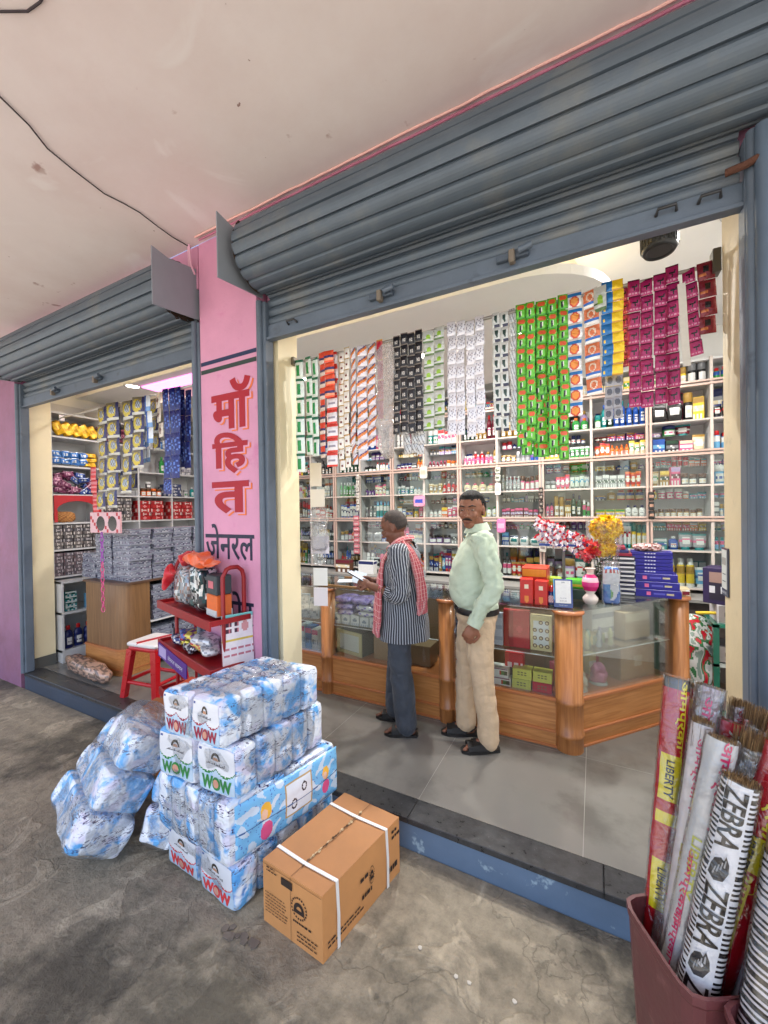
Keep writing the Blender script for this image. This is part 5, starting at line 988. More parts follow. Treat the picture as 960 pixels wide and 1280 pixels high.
g = MB(); g.box(-4.62,2.49,FL,-4.60,3.6,1.04,M=M); g.build('rear_panel',mat('brown_laminate',None),lc); g = MB(); g.box(-4.6,3.58,FL,-4.02,3.6,1.04,M=M); g.build('end_panel',mat('brown_laminate',None),lc)
g = MB(); g.cyl((0,0,0),(0,0,0),.01)
# clear plastic boxes
CBM = mat('clear_box_contents', None, .25, spec=.6, var=.1, vscale=40)
CB = {}
def cbox(v_):
    if v_ in CB: return CB[v_]
    g = MB(); rg = random.Random(v_); w_, d_, h_ = .215,.28,.052
    pal = [C(128,132,150),C(110,114,132),C(150,154,168),C(74,76,96),C(118,112,134),C(170,174,186)]
    f = lambda u,q: rg.choice(pal) if .15<q<.8 else C(140,144,158)
    g.box(-d_/2+.003,-w_/2+.003,0,d_/2-.003,w_/2-.003,h_*.9,C(110,114,134)); g.grid(12,5,lambda u,q:(d_/2,-w_/2+w_*u,h_*.9*q),f,sm=False); g.grid(12,5,lambda u,q:(-d_/2+d_*u,-w_/2,h_*.9*q),f,sm=False)
    g.box(-d_/2-.004,-w_/2-.004,h_*.86,d_/2+.004,w_/2+.004,h_*.97,C(136,142,158),bev=.002); CB[v_] = g.mesh('clear_box',CBM); return CB[v_]
def cstack(x, y, z, n, lab, group, seed):
    rg = random.Random(seed)
    for k in range(n):
        o = bpy.data.objects.new('clear_box',cbox(rg.randrange(6))); COL.objects.link(o); o.location = (x+rg.uniform(-.02,.014),y+rg.uniform(-.006,.006),z+k*.0512); o.rotation_euler = (0,0,rg.uniform(-.05,.05)); tag(o,f"clear plastic box, {ordn(k)} from below in the {lab}",'storage box',group)
G1 = 'clear plastic boxes stacked on the wooden counter'
for i, n in enumerate((10,10,10,10,10)): cstack(-4.16,2.40+.235*i,1.061,n,f"{ordn(i)} stack back along the counter top edge",G1,i)
for i, n in enumerate((9,5)): cstack(-4.46-.29*i*.999,2.40,1.061,n,('stack at the hanging toy panel','shorter stack beside the low cabinet')[i],G1,20+i)
for i in range(4): cstack(-4.17,2.63+.235*i,.636,7,f"{ordn(i)} stack on the counter middle shelf",'clear boxes inside the wooden counter',30+i)
for i in range(4): cstack(-4.17,2.63+.235*i,.236,6,f"{ordn(i)} stack on the counter bottom shelf",'clear boxes low inside the wooden counter',40+i)
# hanging rod and strips of the left bay
rod2 = thing('hanging_rod','thin steel rod with packets hanging across the narrower doorway','rod',(-4.0,2.2,2.74)); g = MB(); g.cyl((-1.055,0,.03),(1.6,0,.045),.008,n=10); g.build('bar',mat('old_steel',None,.35),rod2); g = MB(); g.box(-1.065,-.02,.0,-1.05,.03,.06,C(150,146,140)); g.build('bracket',mat('old_steel',None,.35),rod2)
LG = 'packet strips hanging in the narrower doorway'
def ls(kind,x0,x1,zt,zb,rows,lab,cols=1,y=2.19,tilt=0,ph=0): return strip(kind,x0,x1,zb,lab,rows,LG,cols,y=y,z0=zt,tilt=tilt,sway=.03,ph=ph,name='packet_strip',cat='packet strip')
ls('detergent',-4.30,-4.135,2.77,1.78,6,'yellow and grey detergent packet strip, first from the cream jamb')
ls('detergent',-4.10,-3.94,2.775,1.78,6,'yellow and grey detergent packet strip, second from the cream jamb',y=2.17,ph=1)
ls('detergent',-3.90,-3.74,2.78,1.92,5,'yellow and grey detergent packet strip, third from the cream jamb',ph=2)
ls('detergent',-3.69,-3.55,2.78,2.14,4,'yellow and grey detergent packet strip, shortest of the four',y=2.18,ph=3)
ls('bluewhite',-3.53,-3.46,2.78,2.36,3,'pale blue and white packets beside the shortest detergent strip')
ls('brownwhite',-3.40,-3.31,2.78,2.40,3,'white packets with brown diamonds left of the navy sachets')
ls('navy',-3.29,-3.05,2.79,2.02,4,'broad navy blue sachet sheet nearest the grey rail',3); ls('navy',-3.31,-3.19,2.02,1.89,1,'pair of navy sachets hanging lowest under the navy sheet',2)
ls('detergent',-4.20,-4.05,2.775,2.0,5,'rear grey and yellow packet strip between the first and second detergent strips',y=2.27,ph=4)
ls('detergent',-3.99,-3.85,2.775,1.95,5,'rear grey and yellow packet strip between the second and third detergent strips',y=2.27,ph=5)
ls('bluewhite',-3.80,-3.64,2.775,2.2,4,'rear blue and white packet strip behind the third detergent strip',2,y=2.28,ph=5)
ls('detergent',-3.62,-3.50,2.775,2.3,3,'rear detergent packets beside the pale blue ones',y=2.28,ph=6)
ls('navy',-3.17,-3.03,2.79,2.12,3,'second navy sheet hanging behind the broad one by the grey rail',2,y=2.27,ph=2)
ls('redpanel',-4.44,-4.365,2.20,1.56,5,'narrow red printed strip left of the detergent packets')
t = thing('toy_panel','pink printed card with two round black and white discs','toy card',(-4.17,2.16,1.55)); g = MB(); g.box(-.27,0,0,.25,.012,.20,C(222,170,176)); g.grid(16,6,lambda u,v_:(-.265+.51*u,-.0015,.004+.19*v_),lambda u,v_: C(190,50,60) if int(u*16+v_*6)%5==0 else C(230,190,196),sm=False); g.build('card',PAPER,t)
for x in (-.08,.12): g = MB(); g.lathe([(.072,0),(.075,-.012),(.06,-.03),(.0001,-.034)],24,T(x,-.002,.09) @ RX(-90) @ RX(180),[C(26,24,28),C(26,24,28),C(226,222,220)]); g.text('5',T(x,-.0385,.09) @ RX(90),C(30,28,34),h=.03); g.build('disc',GLOSS,t)
t = thing('plastic_chain','long pink and purple plastic chain hanging before the wooden counter','chain',(-4.22,2.15,1.56)); g = MB()
for i in range(16):
    z = -.03-i*.048; M4 = T(0,0,z) @ RZ(90*(i%2)); pts = [(.014*math.cos(a),0,.028*math.sin(a)) for a in [2*math.pi*k/10 for k in range(11)]]; g.tube(pts,.0045,6,C(226,90,150) if i>5 else C(170,80,190),M=M4,caps=False)
g.build('chain_links',GLOSS,t)
g = MB(); g.soft(lambda a,b,c:(a*.48,b*.085*(1-.3*a*a*a*a),.075+c*.072),(24,8,8),2.6,lambda ax,sg,u,v_: C(196,160,140) if noise.noise(Vector((u*20,v_*5,ax)))>.0 else C(130,110,100),nz=.016,nsc=14); o = g.build('wrapped_roll',FOIL,loc=(-4.40,2.09,FL),rot=(0,0,-.10)); tag(o,'plastic wrapped roll of beige goods lying on the floor at the threshold','roll')
# red stool
t = thing('plastic_stool','red plastic stool with white seat and red cross band, tucked by the rack','stool',(-3.43,2.16,FL+.0015),R(8)); RP = mat('red_plastic',sr(186,14,30),.3,var=.05,vscale=12,coat=.2)
legs = [(-.15,-.13),(.15,-.13),(.15,.13),(-.15,.13)]
for x, y in legs:
    g = MB(); g.add([(x*1.22-.025,y*1.22-.02,0),(x*1.22+.025,y*1.22-.02,0),(x*1.22+.025,y*1.22+.02,0),(x*1.22-.025,y*1.22+.02,0),(x*.9-.03,y*.9-.025,.41),(x*.9+.03,y*.9-.025,.41),(x*.9+.03,y*.9+.025,.41),(x*.9-.03,y*.9+.025,.41)],[(3,2,1,0),(4,5,6,7),(0,1,5,4),(1,2,6,5),(2,3,7,6),(3,0,4,7)]); g.build('leg',RP,t)
g = MB()
for (xa,ya),(xb,yb) in zip(legs,legs[1:]+legs[:1]): g.tube([(xa*1.12,ya*1.12,.13),(xb*1.12,yb*1.12,.13)],.016,8)
g.build('stretcher',RP,t); g = MB(); g.soft(lambda a,b,c:(a*.165,b*.145,.418+c*.022),(12,10,4),8); g.build('rim',RP,t)
g = MB(); g.soft(lambda a,b,c:(a*.172,b*.152,.452+c*.017),(14,12,4),9,lambda ax,sg,u,v_: C(226,222,220)); g.build('seat',mat('white_plastic',None,.35),t); g = MB(); g.soft(lambda a,b,c:(a*.03,b*.154,.454+c*.0172),(5,12,4),9,M=RZ(-20)); g.build('seat_band',RP,t)
# red rack with goods
d1 = Vector((-.963,.267,0)).normalized(); RZT = math.atan2(-d1.y,-d1.x)   # local +x runs toward the wide doorway
RK = thing('red_rack','red painted steel rack with two shelves standing before the pink pillar','rack',(-2.845,1.81,0),RZT); RM = mat('red_enamel',sr(150,22,28),.4,var=.15,vscale=12,col2=sr(90,24,22),c2scale=30,c2lo=.64,c2hi=.7)
WD = .895; 
for z, dpt in ((1.085,.26),(.80,.24),(.45,.24)):
    g = MB(); g.box(.0,-.0,z-.045,WD,.012,z+.012,bev=.003); g.box(.0,.012,z-.02,.012,dpt,z+.012,bev=.002); g.box(WD-.012,.012,z-.02,WD,dpt,z+.012,bev=.002); g.box(0.012,.012,z-.018,WD-.012,dpt,z-.010); g.box(0,dpt-.012,z-.02,WD,dpt,z+.012); g.build('shelf',RM,RK)
for x in (.10,WD-.035):
    g = MB(); g.tube([(x,.10,.0),(x,.10,1.34),(x,.125,1.385),(x,.15,1.395),(x,.195,1.395),(x,.225,1.37),(x,.235,1.33),(x,.235,0)],.013,10); g.build('side_frame',RM,RK)
for z in (.2,): g = MB(); g.tube([(.10,.235,z),(WD-.035,.235,z)],.011,8); g.build('rear_bar',RM,RK)
g = MB(); g.box(-.02,-.006,.70,.50,.0,.80,sr(84,40,130),M=RY(4)); g.grid(6,4,lambda u,v_:(.0+.14*u,-.0075,.715+.075*v_),sr(176,160,206),M=RY(4)); g.text('जेनरल सामान',RY(4) @ T(.31,-.008,.75) @ RX(90),sr(226,220,236),w=.26,h=.035); g.build('shelf_sign',PAPER,RK)
Mr = RK.matrix_basis.copy(); Mr = Matrix.Translation(RK.location) @ Matrix.Rotation(RZT,4,'Z')
def onrack(x,y,z): p = Mr @ Vector((x,y,z)); return (p.x,p.y,p.z)
g = MB(); g.soft(lambda a,b,c:(a*.125,b*.08,.13+c*.13),(12,8,12),3.5,lambda ax,sg,u,v_:(C(140,150,160),C(196,200,204),C(150,120,110),C(80,96,100))[int(abs(noise.noise(Vector((u*5,v_*5,ax)))*9))%4],nz=.02,nsc=12,seed=2); o = g.build('clear_goods_bag',FOIL,loc=onrack(.26,.13,1.098),rot=(0,0,RZT)); tag(o,'clear bag of greyish goods on the left of the red rack top','bag')
g = MB(); g.soft(lambda a,b,c:(a*.11,b*.07,.14+c*.15),(12,8,14),4,lambda ax,sg,u,v_:(C(40,66,70),C(60,60,64),C(206,208,210),C(180,184,186))[int(abs(noise.noise(Vector((u*4+3,v_*6,ax)))*9))%4],nz=.018,nsc=14,seed=5); o = g.build('silver_bag',mat('silver_foil',None,.2,metal=.6,bump=.6,bscale=30),loc=onrack(.53,.12,1.098),rot=(0,0,RZT)); tag(o,'crumpled silver and dark bag in the middle of the red rack top','bag')
g = MB(); g.box(-.07,-.05,0,.07,.05,.13,C(226,110,50),bev=.006); g.box(-.068,-.052,.0,.068,.052,.04,C(200,204,206)); g.box(-.07,-.05,.131,.07,.05,.25,C(60,66,70),bev=.006); g.grid(5,3,lambda u,v_:(-.035+.07*u,-.0515,.17+.045*v_),C(206,110,120)); o = g.build('small_carton',PAPER,loc=onrack(.765,.12,1.098),rot=(0,0,RZT)); tag(o,'orange and grey carton between the right hoops of the rack','carton')
def bagshape(n, sx, sy, sz, col, lab, loc, seed, rot=0, nm='plastic_bag', m=None):
    g = MB(); g.soft(lambda a,b,c:(a*sx*(1+.25*math.sin(c*3+seed)),b*sy,sz*.5+c*sz*.5*(1-.35*a*a)),(40,16,20),2.5,col,nz=sz*.30,nsc=16,seed=seed); o = g.build(nm,m or mat('thin_coloured_plastic',None,.3,bump=.7,bscale=28,sheen=.2),loc=loc,rot=(0,0,rot)); tag(o,lab,'bag')
bagshape(0,.27,.06,.085,C(240,96,30),'bright orange plastic bag lying across the rack goods',onrack(.53,.10,1.385),3,RZT-.1); bagshape(0,.05,.045,.11,C(196,24,40),'crumpled red bag left of the orange one',onrack(.28,.12,1.36),8,RZT); bagshape(0,.05,.03,.16,C(206,30,46),'small red bag hanging on the left hoop of the rack',onrack(.10,.05,1.19),12,RZT)
for i,(x,y,z,c1,c2,l_) in enumerate([(.20,.10,.815,(40,50,110),(226,226,230),'navy and white'),(.32,.12,.82,(226,206,70),(60,50,50),'yellow and black'),(.42,.10,.815,(60,54,70),(206,206,210),'dark'),(.50,.13,.83,(226,200,110),(190,60,60),'cream and red'),(.28,.12,.86,(70,90,160),(200,60,60),'blue and red'),(.40,.13,.865,(230,210,90),(120,60,120),'pale yellow'),(.62,.12,.83,(226,226,226),(160,160,166),'white'),(.55,.12,.875,(216,216,220),(150,150,160),'pale grey')]):
    g = MB(); a1, a2 = C(*c1), C(*c2); g.soft(lambda a,b,c:(a*.085,b*.06,c*.028),(9,7,4),4,lambda ax,sg,u,v_: a2 if (int(u*6)+int(v_*4))%3==0 else a1,nz=.014,nsc=16,seed=i); o = g.build('snack_packet',FOIL,loc=onrack(x,y,z+.02),rot=(.1*(i%3),.15*(i%2),RZT+.5*math.sin(i*3))); tag(o,f"{l_} packet in the heap on the rack second shelf, {ordn(i)} laid",'packet','packets heaped on the rack')
t = thing('hanging_magazine','printed magazine page hanging on the right side of the red rack','magazine',onrack(WD-.018,.17,.68),RZT-R(8)); g = MB()
def mg(u,v_): return C(120,200,196) if v_>.94 else (C(150,206,226) if v_<.12 else (C(60,150,120) if .28<v_<.295 else ((C(80,40,60),C(206,120,130))[int(u*14)%2] if (.74<v_<.9 and u<.55 and int(v_*24)%2==0 and int(u*10)%3) else (C(214,150,150) if (u-.75)**2+(v_-.82)**2*2<.012 else (C(220,190,80) if .62<v_<.66 else (C(200,120,130) if (.33<v_<.6 and int(v_*30)%3==0 and int(u*18)%4) else C(236,226,228)))))))
g.grid(22,34,lambda u,v_:(.004+.008*math.sin(v_*6)+.0,-.085+.19*u,.43*v_),mg); g.grid(6,10,lambda u,v_:(.002+.008*math.sin(v_*6),.105-.19*u,.43*v_),C(230,224,224)); g.build('printed_sheet',PAPER,t)
# ------------------------------------------------------------------ bales of nappies, carton, brooms on the veranda
def packmat(name, seed, dash=1.0, whiten=.5):
    """Pale blue printed polythene with white patches and rows of dark violet writing-like dashes."""
    m = mat(name, sr(104,176,226), .24, spec=.6, coat=.5); t = m.node_tree; N = t.nodes; L = t.links; p = N['Principled BSDF']; tc = [n for n in N if n.type == 'TEX_COORD'][0]
    ge = tc.outputs['Object']
    def nz(sc, det=3, vec=None, loc=0, dist=0):
        mp = N.new('ShaderNodeMapping'); mp.inputs['Scale'].default_value = sc; mp.inputs['Location'].default_value = (seed*3.1+loc,seed*1.7,seed); L.new(ge, mp.inputs[0])
        n = N.new('ShaderNodeTexNoise'); n.inputs['Scale'].default_value = 1; n.inputs['Detail'].default_value = det; n.inputs['Distortion'].default_value = dist; L.new(mp.outputs[0], n.inputs['Vector']); return n.outputs[0]
    def rng_(s_, lo, hi, a=0, b=1):
        r = N.new('ShaderNodeMapRange'); r.inputs['From Min'].default_value = lo; r.inputs['From Max'].default_value = hi; r.inputs['To Min'].default_value = a; r.inputs['To Max'].default_value = b; L.new(s_, r.inputs['Value']); return r.outputs[0]
    def mixc(f, a, b):
        x = N.new('ShaderNodeMix'); x.data_type = 'RGBA'; L.new(f, x.inputs['Factor'])
        if isinstance(a, tuple): x.inputs['A'].default_value = (*a,1)
        else: L.new(a, x.inputs['A'])
        if isinstance(b, tuple): x.inputs['B'].default_value = (*b,1)
        else: L.new(b, x.inputs['B'])
        return x.outputs['Result']
    c = mixc(rng_(nz((13,13,9),5,dist=.6),.46-.07*whiten,.58-.07*whiten), sr(98,174,236), sr(234,240,248))
    c = mixc(rng_(nz((18,18,18),4,loc=7),.60,.74), c, sr(60,140,222))
    c = mixc(rng_(nz((9,9,12),3,loc=9),.56,.66), c, sr(218,216,238))
    # dashes: fine horizontal scribbles gated by bands
    s1 = rng_(nz((30,30,110),4,loc=3,dist=1.8),.55,.58); s2 = rng_(nz((5,5,26),1,loc=5),.49,.52)
    mu = N.new('ShaderNodeMath'); mu.operation = 'MULTIPLY'; L.new(s1, mu.inputs[0]); L.new(s2, mu.inputs[1]); mu2 = N.new('ShaderNodeMath'); mu2.operation = 'MULTIPLY'; L.new(mu.outputs[0], mu2.inputs[0]); mu2.inputs[1].default_value = min(1,.8*dash)
    c = mixc(mu2.outputs[0], c, sr(58,52,96)); L.new(c, p.inputs['Base Color'])
    b = N.new('ShaderNodeBump'); b.inputs['Strength'].default_value = .9; b.inputs['Distance'].default_value = .012; L.new(nz((16,16,22),3,loc=2,dist=1.2), b.inputs['Height']); L.new(b.outputs[0], p.inputs['Normal']); return m
PMT = [packmat('nappy_pack_print_a',1,1.0,.5), packmat('nappy_pack_print_b',2,1.4,.9), packmat('nappy_pack_print_c',3,.6,.2)]
PFACE = mat('nappy_pack_face', None, .24, coat=.5, bump=.25, bscale=30, bdist=.008)
def bale(lab, FLc, FRc, BRc, z0, z1, nl, accent, pm, front=True, seed=0, cols=2, order=0, corner='rounded'):
    """A shrink-wrapped bale: cols x nl packs. FLc, FRc, BRc: floor corners at front left, front right, back right."""
    a, b, c_ = Vector((*FLc,0)), Vector((*FRc,0)), Vector((*BRc,0)); ctr = (a+c_)/2; t = thing('nappy_bale', lab, 'bale', (ctr.x,ctr.y,z0), 0, None)
    ex = (b-a)/2; ey = (c_-b)/2; hz = (z1-z0)/2; o0 = Vector((0,0,hz))
    P = lambda u, v_, w_: o0+ex*u+ey*v_+Vector((0,0,hz*w_))
    for i in range(cols):
        for k in range(nl):
            u0, u1 = -1+2*i/cols, -1+2*(i+1)/cols; v0, v1 = -1+2*k/nl, -1+2*(k+1)/nl
            fn = (lambda u0,u1,v0,v1: lambda x,y,z: P((u0+u1)/2+(u1-u0)/2*x*.985, (v0+v1)/2+(v1-v0)/2*y*.99, z*.98))(u0,u1,v0,v1)
            g = MB(); isf = front and k == 0
            g.soft(fn, (18 if isf else 8, 6, 16 if isf else 8), 9, C(150,196,230), nz=.006, nsc=11, seed=seed+i*3+k, mfn=(lambda ax,sg: 0))
            if isf:
                def surf(u, v_, e=.0):      # u,v in 0..1 on the front face
                    x, z = -1+2*u, -1+2*v_; kk = (abs(x)**9+1+abs(z)**9)**(-1/9); q = Vector(fn(x*kk,-kk,z*kk)); q += noise.noise_vector(q*11+Vector((seed+i*3+k,(seed+i*3+k)*.7,0)))*.006
                    return q - ey.normalized()*(.0022+e)
                def fc(u, v_):
                    edge = .52-.13*abs(math.sin(u*math.pi*2))**.7 - .0
                    if v_ > edge+.035: return C(226,228,234) if not (.03<u<.12 and .88<v_<.95) else C(70,90,150)
                    if v_ > edge: return accent
                    return C(190,212,232) if (int(u*5)+int(v_*7))%3 else C(170,204,232)
                g.grid(34, 34, lambda u,v_: surf(.05+.9*u,.05+.9*v_), lambda u,v_: fc(u,v_), m=1)
                gg = lambda X,Y,Z: surf(X,Y,.0015)
                vs, fs = glyphs('WOW', .055, 1, 0, .12); xs = [p_[0] for p_ in vs]; ys = [p_[1] for p_ in vs]; X0,X1,Y0,Y1 = min(xs),max(xs),min(ys),max(ys)
                g.add([surf(.14+.74*(x-X0)/(X1-X0), .10+.27*(y-Y0)/(Y1-Y0), .0015) for x,y in vs], fs, accent, m=1)
                # arch emblem and a squiggle of small lettering under it
                for q in range(14):
                    a0, a1 = math.pi*q/14, math.pi*(q+1)/14
                    def ar(a_, r_): return surf(.5+.10*r_*math.cos(a_), .70+.15*r_*math.sin(a_), .0015)
                    g.add([ar(a0,1),ar(a1,1),ar(a1,.62),ar(a0,.62)], [(0,1,2,3)], C(60,54,50), m=1)
                g.add([surf(.44,.69,.0015),surf(.56,.69,.0015),surf(.54,.75,.0015),surf(.46,.75,.0015)],[(0,1,2,3)],C(200,150,120),m=1)
                for q in range(12):
                    xx = .28+.036*q; hh = .02+.016*((q*7)%3); g.add([surf(xx,.60,.0015),surf(xx+.014,.60,.0015),surf(xx+.03,.60+hh,.0015),surf(xx+.018,.60+hh,.0015)],[(0,1,2,3)],C(50,44,60),m=1); g.add([surf(xx,.60,.0016),surf(xx+.03,.60,.0016),surf(xx+.03,.608,.0016),surf(xx,.608,.0016)],[(0,1,2,3)],C(50,44,60),m=1)
                # baby face disc in the O
                g.add([surf(.5+.07*math.cos(q*.6283),.235+.085*math.sin(q*.6283),.002) for q in range(10)],[tuple(range(10))],C(206,150,130),m=1)
            o = g.build('nappy_pack', [pm, PFACE], t)
    g = MB(); g.soft(lambda x,y,z: P(x*1.012,y*1.008,z*1.012+.004), (26,30,14), 7, (.9,.9,.9), nz=.014, nsc=9, seed=seed+5); g.build('plastic_wrap', FILM, t)
    return t
bale('lowest nappy bale of the stack, red lettering, resting on the concrete',(-1.90,1.235),(-1.375,1.195),(-1.275,1.79),.003,.205,5,C(214,60,66),PMT[0],seed=1)
b3 = bale('bulky third bale down, its long side printed with pictures, front side seams',(-1.905,1.19),(-1.385,1.165),(-1.245,1.775),.207,.495,2,C(214,60,66),PMT[1],front=False,cols=5,seed=7)
bale('second nappy bale from the top with green lettering',(-1.85,1.165),(-1.345,1.195),(-1.285,1.72),.497,.727,5,C(52,130,70),PMT[0],seed=13)
bale('topmost nappy bale of the stack with maroon lettering',(-1.765,1.14),(-1.395,1.155),(-1.275,1.665),.729,.938,5,C(150,40,70),PMT[0],seed=21)
# printed long side of the third bale
g = MB(); cz_ = Vector(((-1.905-1.245)/2,(1.19+1.775)/2,.207)); P0 = Vector((-1.375,1.20,.0)); P1 = Vector((-1.238,1.765,0)); dN = Vector((P1.y-P0.y,-(P1.x-P0.x),0)).normalized()
def side(u, v_): 
    q = P0.lerp(P1,u)+dN*(-.004+.026*(math.sin(math.pi*u)**.35)*(math.sin(math.pi*v_)**.35)+.004*noise.noise(Vector((u*9,v_*5,3)))); q.z = .235+.235*v_; return q - cz_
def sidec(u, v_):
    if abs(v_-.46-.02*math.sin(u*8)) < .012: return C(60,96,150)
    for cx_, s_ in ((.24,1),(.84,.8)):
        x, y = (u-cx_)/.075/s_, (v_-.58)/.26/s_
        if (x)**2+(y-.2)**2 < .42 and not (x+.18)**2+(y)**2 < .14: return C(244,186,70)
        if (x+.18)**2+y**2 < .14: return C(240,196,170)
        if (x-.05)**2+(y+1.25)**2 < .5: return C(226,90,140)
    if abs(u-.55) < .135 and abs(v_-.55) < .33: 
        if abs(abs(u-.55)-.135) < .012 or abs(abs(v_-.55)-.33) < .03: return C(190,160,110)
        if (u-.60)**2*14+(v_-.66)**2 < .010 and not (u-.60)**2*14+(v_-.66)**2<.004: return C(60,50,60)
        if (u-.50)**2*14+(v_-.42)**2 < .012 and not (u-.50)**2*14+(v_-.42)**2<.005: return C(60,50,60)
        return C(228,232,240)
    n_ = noise.noise(Vector((u*12,v_*6,9))); n2_ = noise.noise(Vector((u*60,v_*30,2))); return C(206,222,238) if n_ > .18 else (C(84,112,190) if n2_ > .42 else C(122,190,236))
g.grid(150, 60, side, sidec); g.build('side_print', PFACE, b3)
# leaning clear sacks on the left
def sack(lab, base, tip, r1, r2, n=3, seed=0, pm=1, flat=.7, yawr=0):
    b0, b1 = Vector(base), Vector(tip); ax = (b1-b0); L_ = ax.length; q = ax.to_track_quat('Z','Y').to_matrix().to_4x4(); t = thing('nappy_sack', lab, 'sack', tuple(b0)); MM = q @ RZ(yawr)
    for k in range(n):
        z0, z1 = L_*k/n*.86+.01, L_*(k+1)/n*.86; ra = r1+(r2-r1)*(k+.5)/n
        g = MB(); g.soft(lambda x,y,z: (x*ra*(.97-.05*abs(z)), y*ra*flat*.97, (z0+z1)/2+(z1-z0)/2*z*1.0), (18,12,12), 8, C(120,180,226), nz=.014, nsc=9, seed=seed+k, M=MM); g.build('nappy_pack', PMT[(pm+k)%3], t)
    g = MB()
    def f(u, v_):
        rr = (r1+(r2-r1)*v_)*(1.0 if v_<.88 else max(.10,1-((v_-.88)/.12)*.35)); rr *= min(1,(v_+.02)/.06)**.5; a = 2*math.pi*u; k_ = (abs(math.cos(a))**3+abs(math.sin(a))**3)**(-1/3)
        p_ = Vector((rr*k_*math.cos(a), rr*k_*flat*math.sin(a), L_*v_)); return p_+noise.noise_vector(p_*11+Vector((seed,0,0)))*(.014+.03*max(0,v_-.8))
    g.grid(40, 30, f, (.9,.9,.9), M=MM); g.build('clear_sack', film('clear_sack_film',(.98,.985,.995),.07,.6,.10,1.0,22,.05,milky=.05), t); return t
sack('large clear sack of nappy packs leaning left of the stack, nearest the camera',(-2.30,1.06,.09),(-2.19,1.38,.64),.215,.18,3,3,1,.66)
sack('flatter clear sack of packs slumped outward on the far left of the pile',(-2.53,1.10,.10),(-2.36,1.40,.56),.175,.14,3,9,2,.55,20)
sack('small white-ended sack squeezed between the big sack and the bales',(-1.985,1.24,.05),(-1.97,1.40,.42),.09,.10,2,15,1,.75,30)
g = MB(); g.soft(lambda a,b,c:(a*.16,b*.13,.36+c*.36),(14,12,16),3.2,C(150,196,230),nz=.03,nsc=8,seed=31); o = g.build('nappy_sack',PMT[2],loc=(-2.12,1.60,.0)); tag(o,'blue sack of packs standing behind the stack, its top toward the rack','sack')
g = MB(); g.box(-.14,-.1,0,.14,.1,.42,C(176,112,60),bev=.004); o = g.build('brown_carton',PAPER,loc=(-2.62,1.70,0),rot=(0,0,.3)); tag(o,'brown carton mostly hidden behind the leaning clear sacks','carton')
g = MB(); g.box(-.06,-.05,0,.06,.05,.10,C(190,80,50),bev=.003); o = g.build('small_carton',PAPER,loc=(-1.93,1.42,.722),rot=(0,0,.2)); tag(o,'small orange box wedged beside the topmost bale','box')
# cardboard carton with white straps
CARD = mat('corrugated_card', None, .75, var=.06, vscale=8, bump=.15, bscale=26, bdist=.004)
O_ = Vector((-.936,1.221,0)); e1 = Vector((-.325,.022,0)); e2 = Vector((.092,.488,0)); H2 = .262
tc_ = thing('cardboard_carton','brown corrugated carton bound with two white straps on the concrete','carton',tuple(O_)); BR_ = C(202,142,86)
Q = lambda a,b,c: Vector(e1*a+e2*b+Vector((0,0,H2*c)))
def q4(g, f, a0,a1,b0,b1, col): g.add([f(a0,b0),f(a1,b0),f(a1,b1),f(a0,b1)],[(0,1,2,3)],col)
top = lambda a,b: Q(a,b,1)+Vector((0,0,.0012)); fr = lambda a,c: Q(a,0,c)-e2.normalized()*.0013; si = lambda b,c: Q(0,b,c)-e1.normalized()*.0013
g = MB()
g.grid(8,12,lambda u,v_: Q(u,v_,1)+Vector((0,0,-.006*math.sin(math.pi*u)*math.sin(math.pi*v_)+.003*noise.noise(Vector((u*5,v_*5,1))))),C(176,124,80))
g.grid(8,8,lambda u,v_: Q(u,-.006*math.sin(math.pi*u)*math.sin(math.pi*v_),v_),BR_); g.grid(12,8,lambda u,v_: Q(-.012*math.sin(math.pi*u)*math.sin(math.pi*v_)-.004*noise.noise(Vector((u*5,v_*4,7))),u,v_),BR_)
g.add([Q(0,1,0),Q(1,1,0),Q(1,1,1),Q(0,1,1)],[(0,1,2,3)],BR_); g.add([Q(1,0,0),Q(1,1,0),Q(1,1,1),Q(1,0,1)],[(0,1,2,3)],BR_); g.add([Q(0,0,0),Q(1,0,0),Q(1,1,0),Q(0,1,0)],[(3,2,1,0)],BR_)
g.build('box_body',CARD,tc_)
g = MB(); rg = random.Random(4); DKB = C(92,62,38)
f3 = lambda a,c: Q(a,0,c)-e2.normalized()*.0045
top2 = lambda a,b: Q(a,b,1)+Vector((0,0,.0022))
q4(g,top2,.497,.503,.0,1.0,C(110,76,46)); q4(g,f3,.496,.502,.0,1.0,C(120,80,46))
for k in range(26):
    b = .12+.76*k/26; w_ = .008+.022*rg.random()*(1.6 if .5<b<.8 else 1); a = .50+rg.uniform(-.01,.01); c_ = rg.choice([C(120,86,56),C(150,112,76),C(206,180,140),C(90,66,44)]); g.add([top2(a-w_,b),top2(a,b-.012),top2(a+w_,b+.012),top2(a,b+.03)],[(0,1,2,3)],c_)
q4(g,f3,.0,1,.965,.972,C(120,80,48)); g.build('flap_seam',MATTE,tc_)
g = MB(); s3 = lambda b,c: Q(-.018*math.sin(math.pi*b)*math.sin(math.pi*c)*1.0-.008,b,c)
BLK = C(48,34,26)
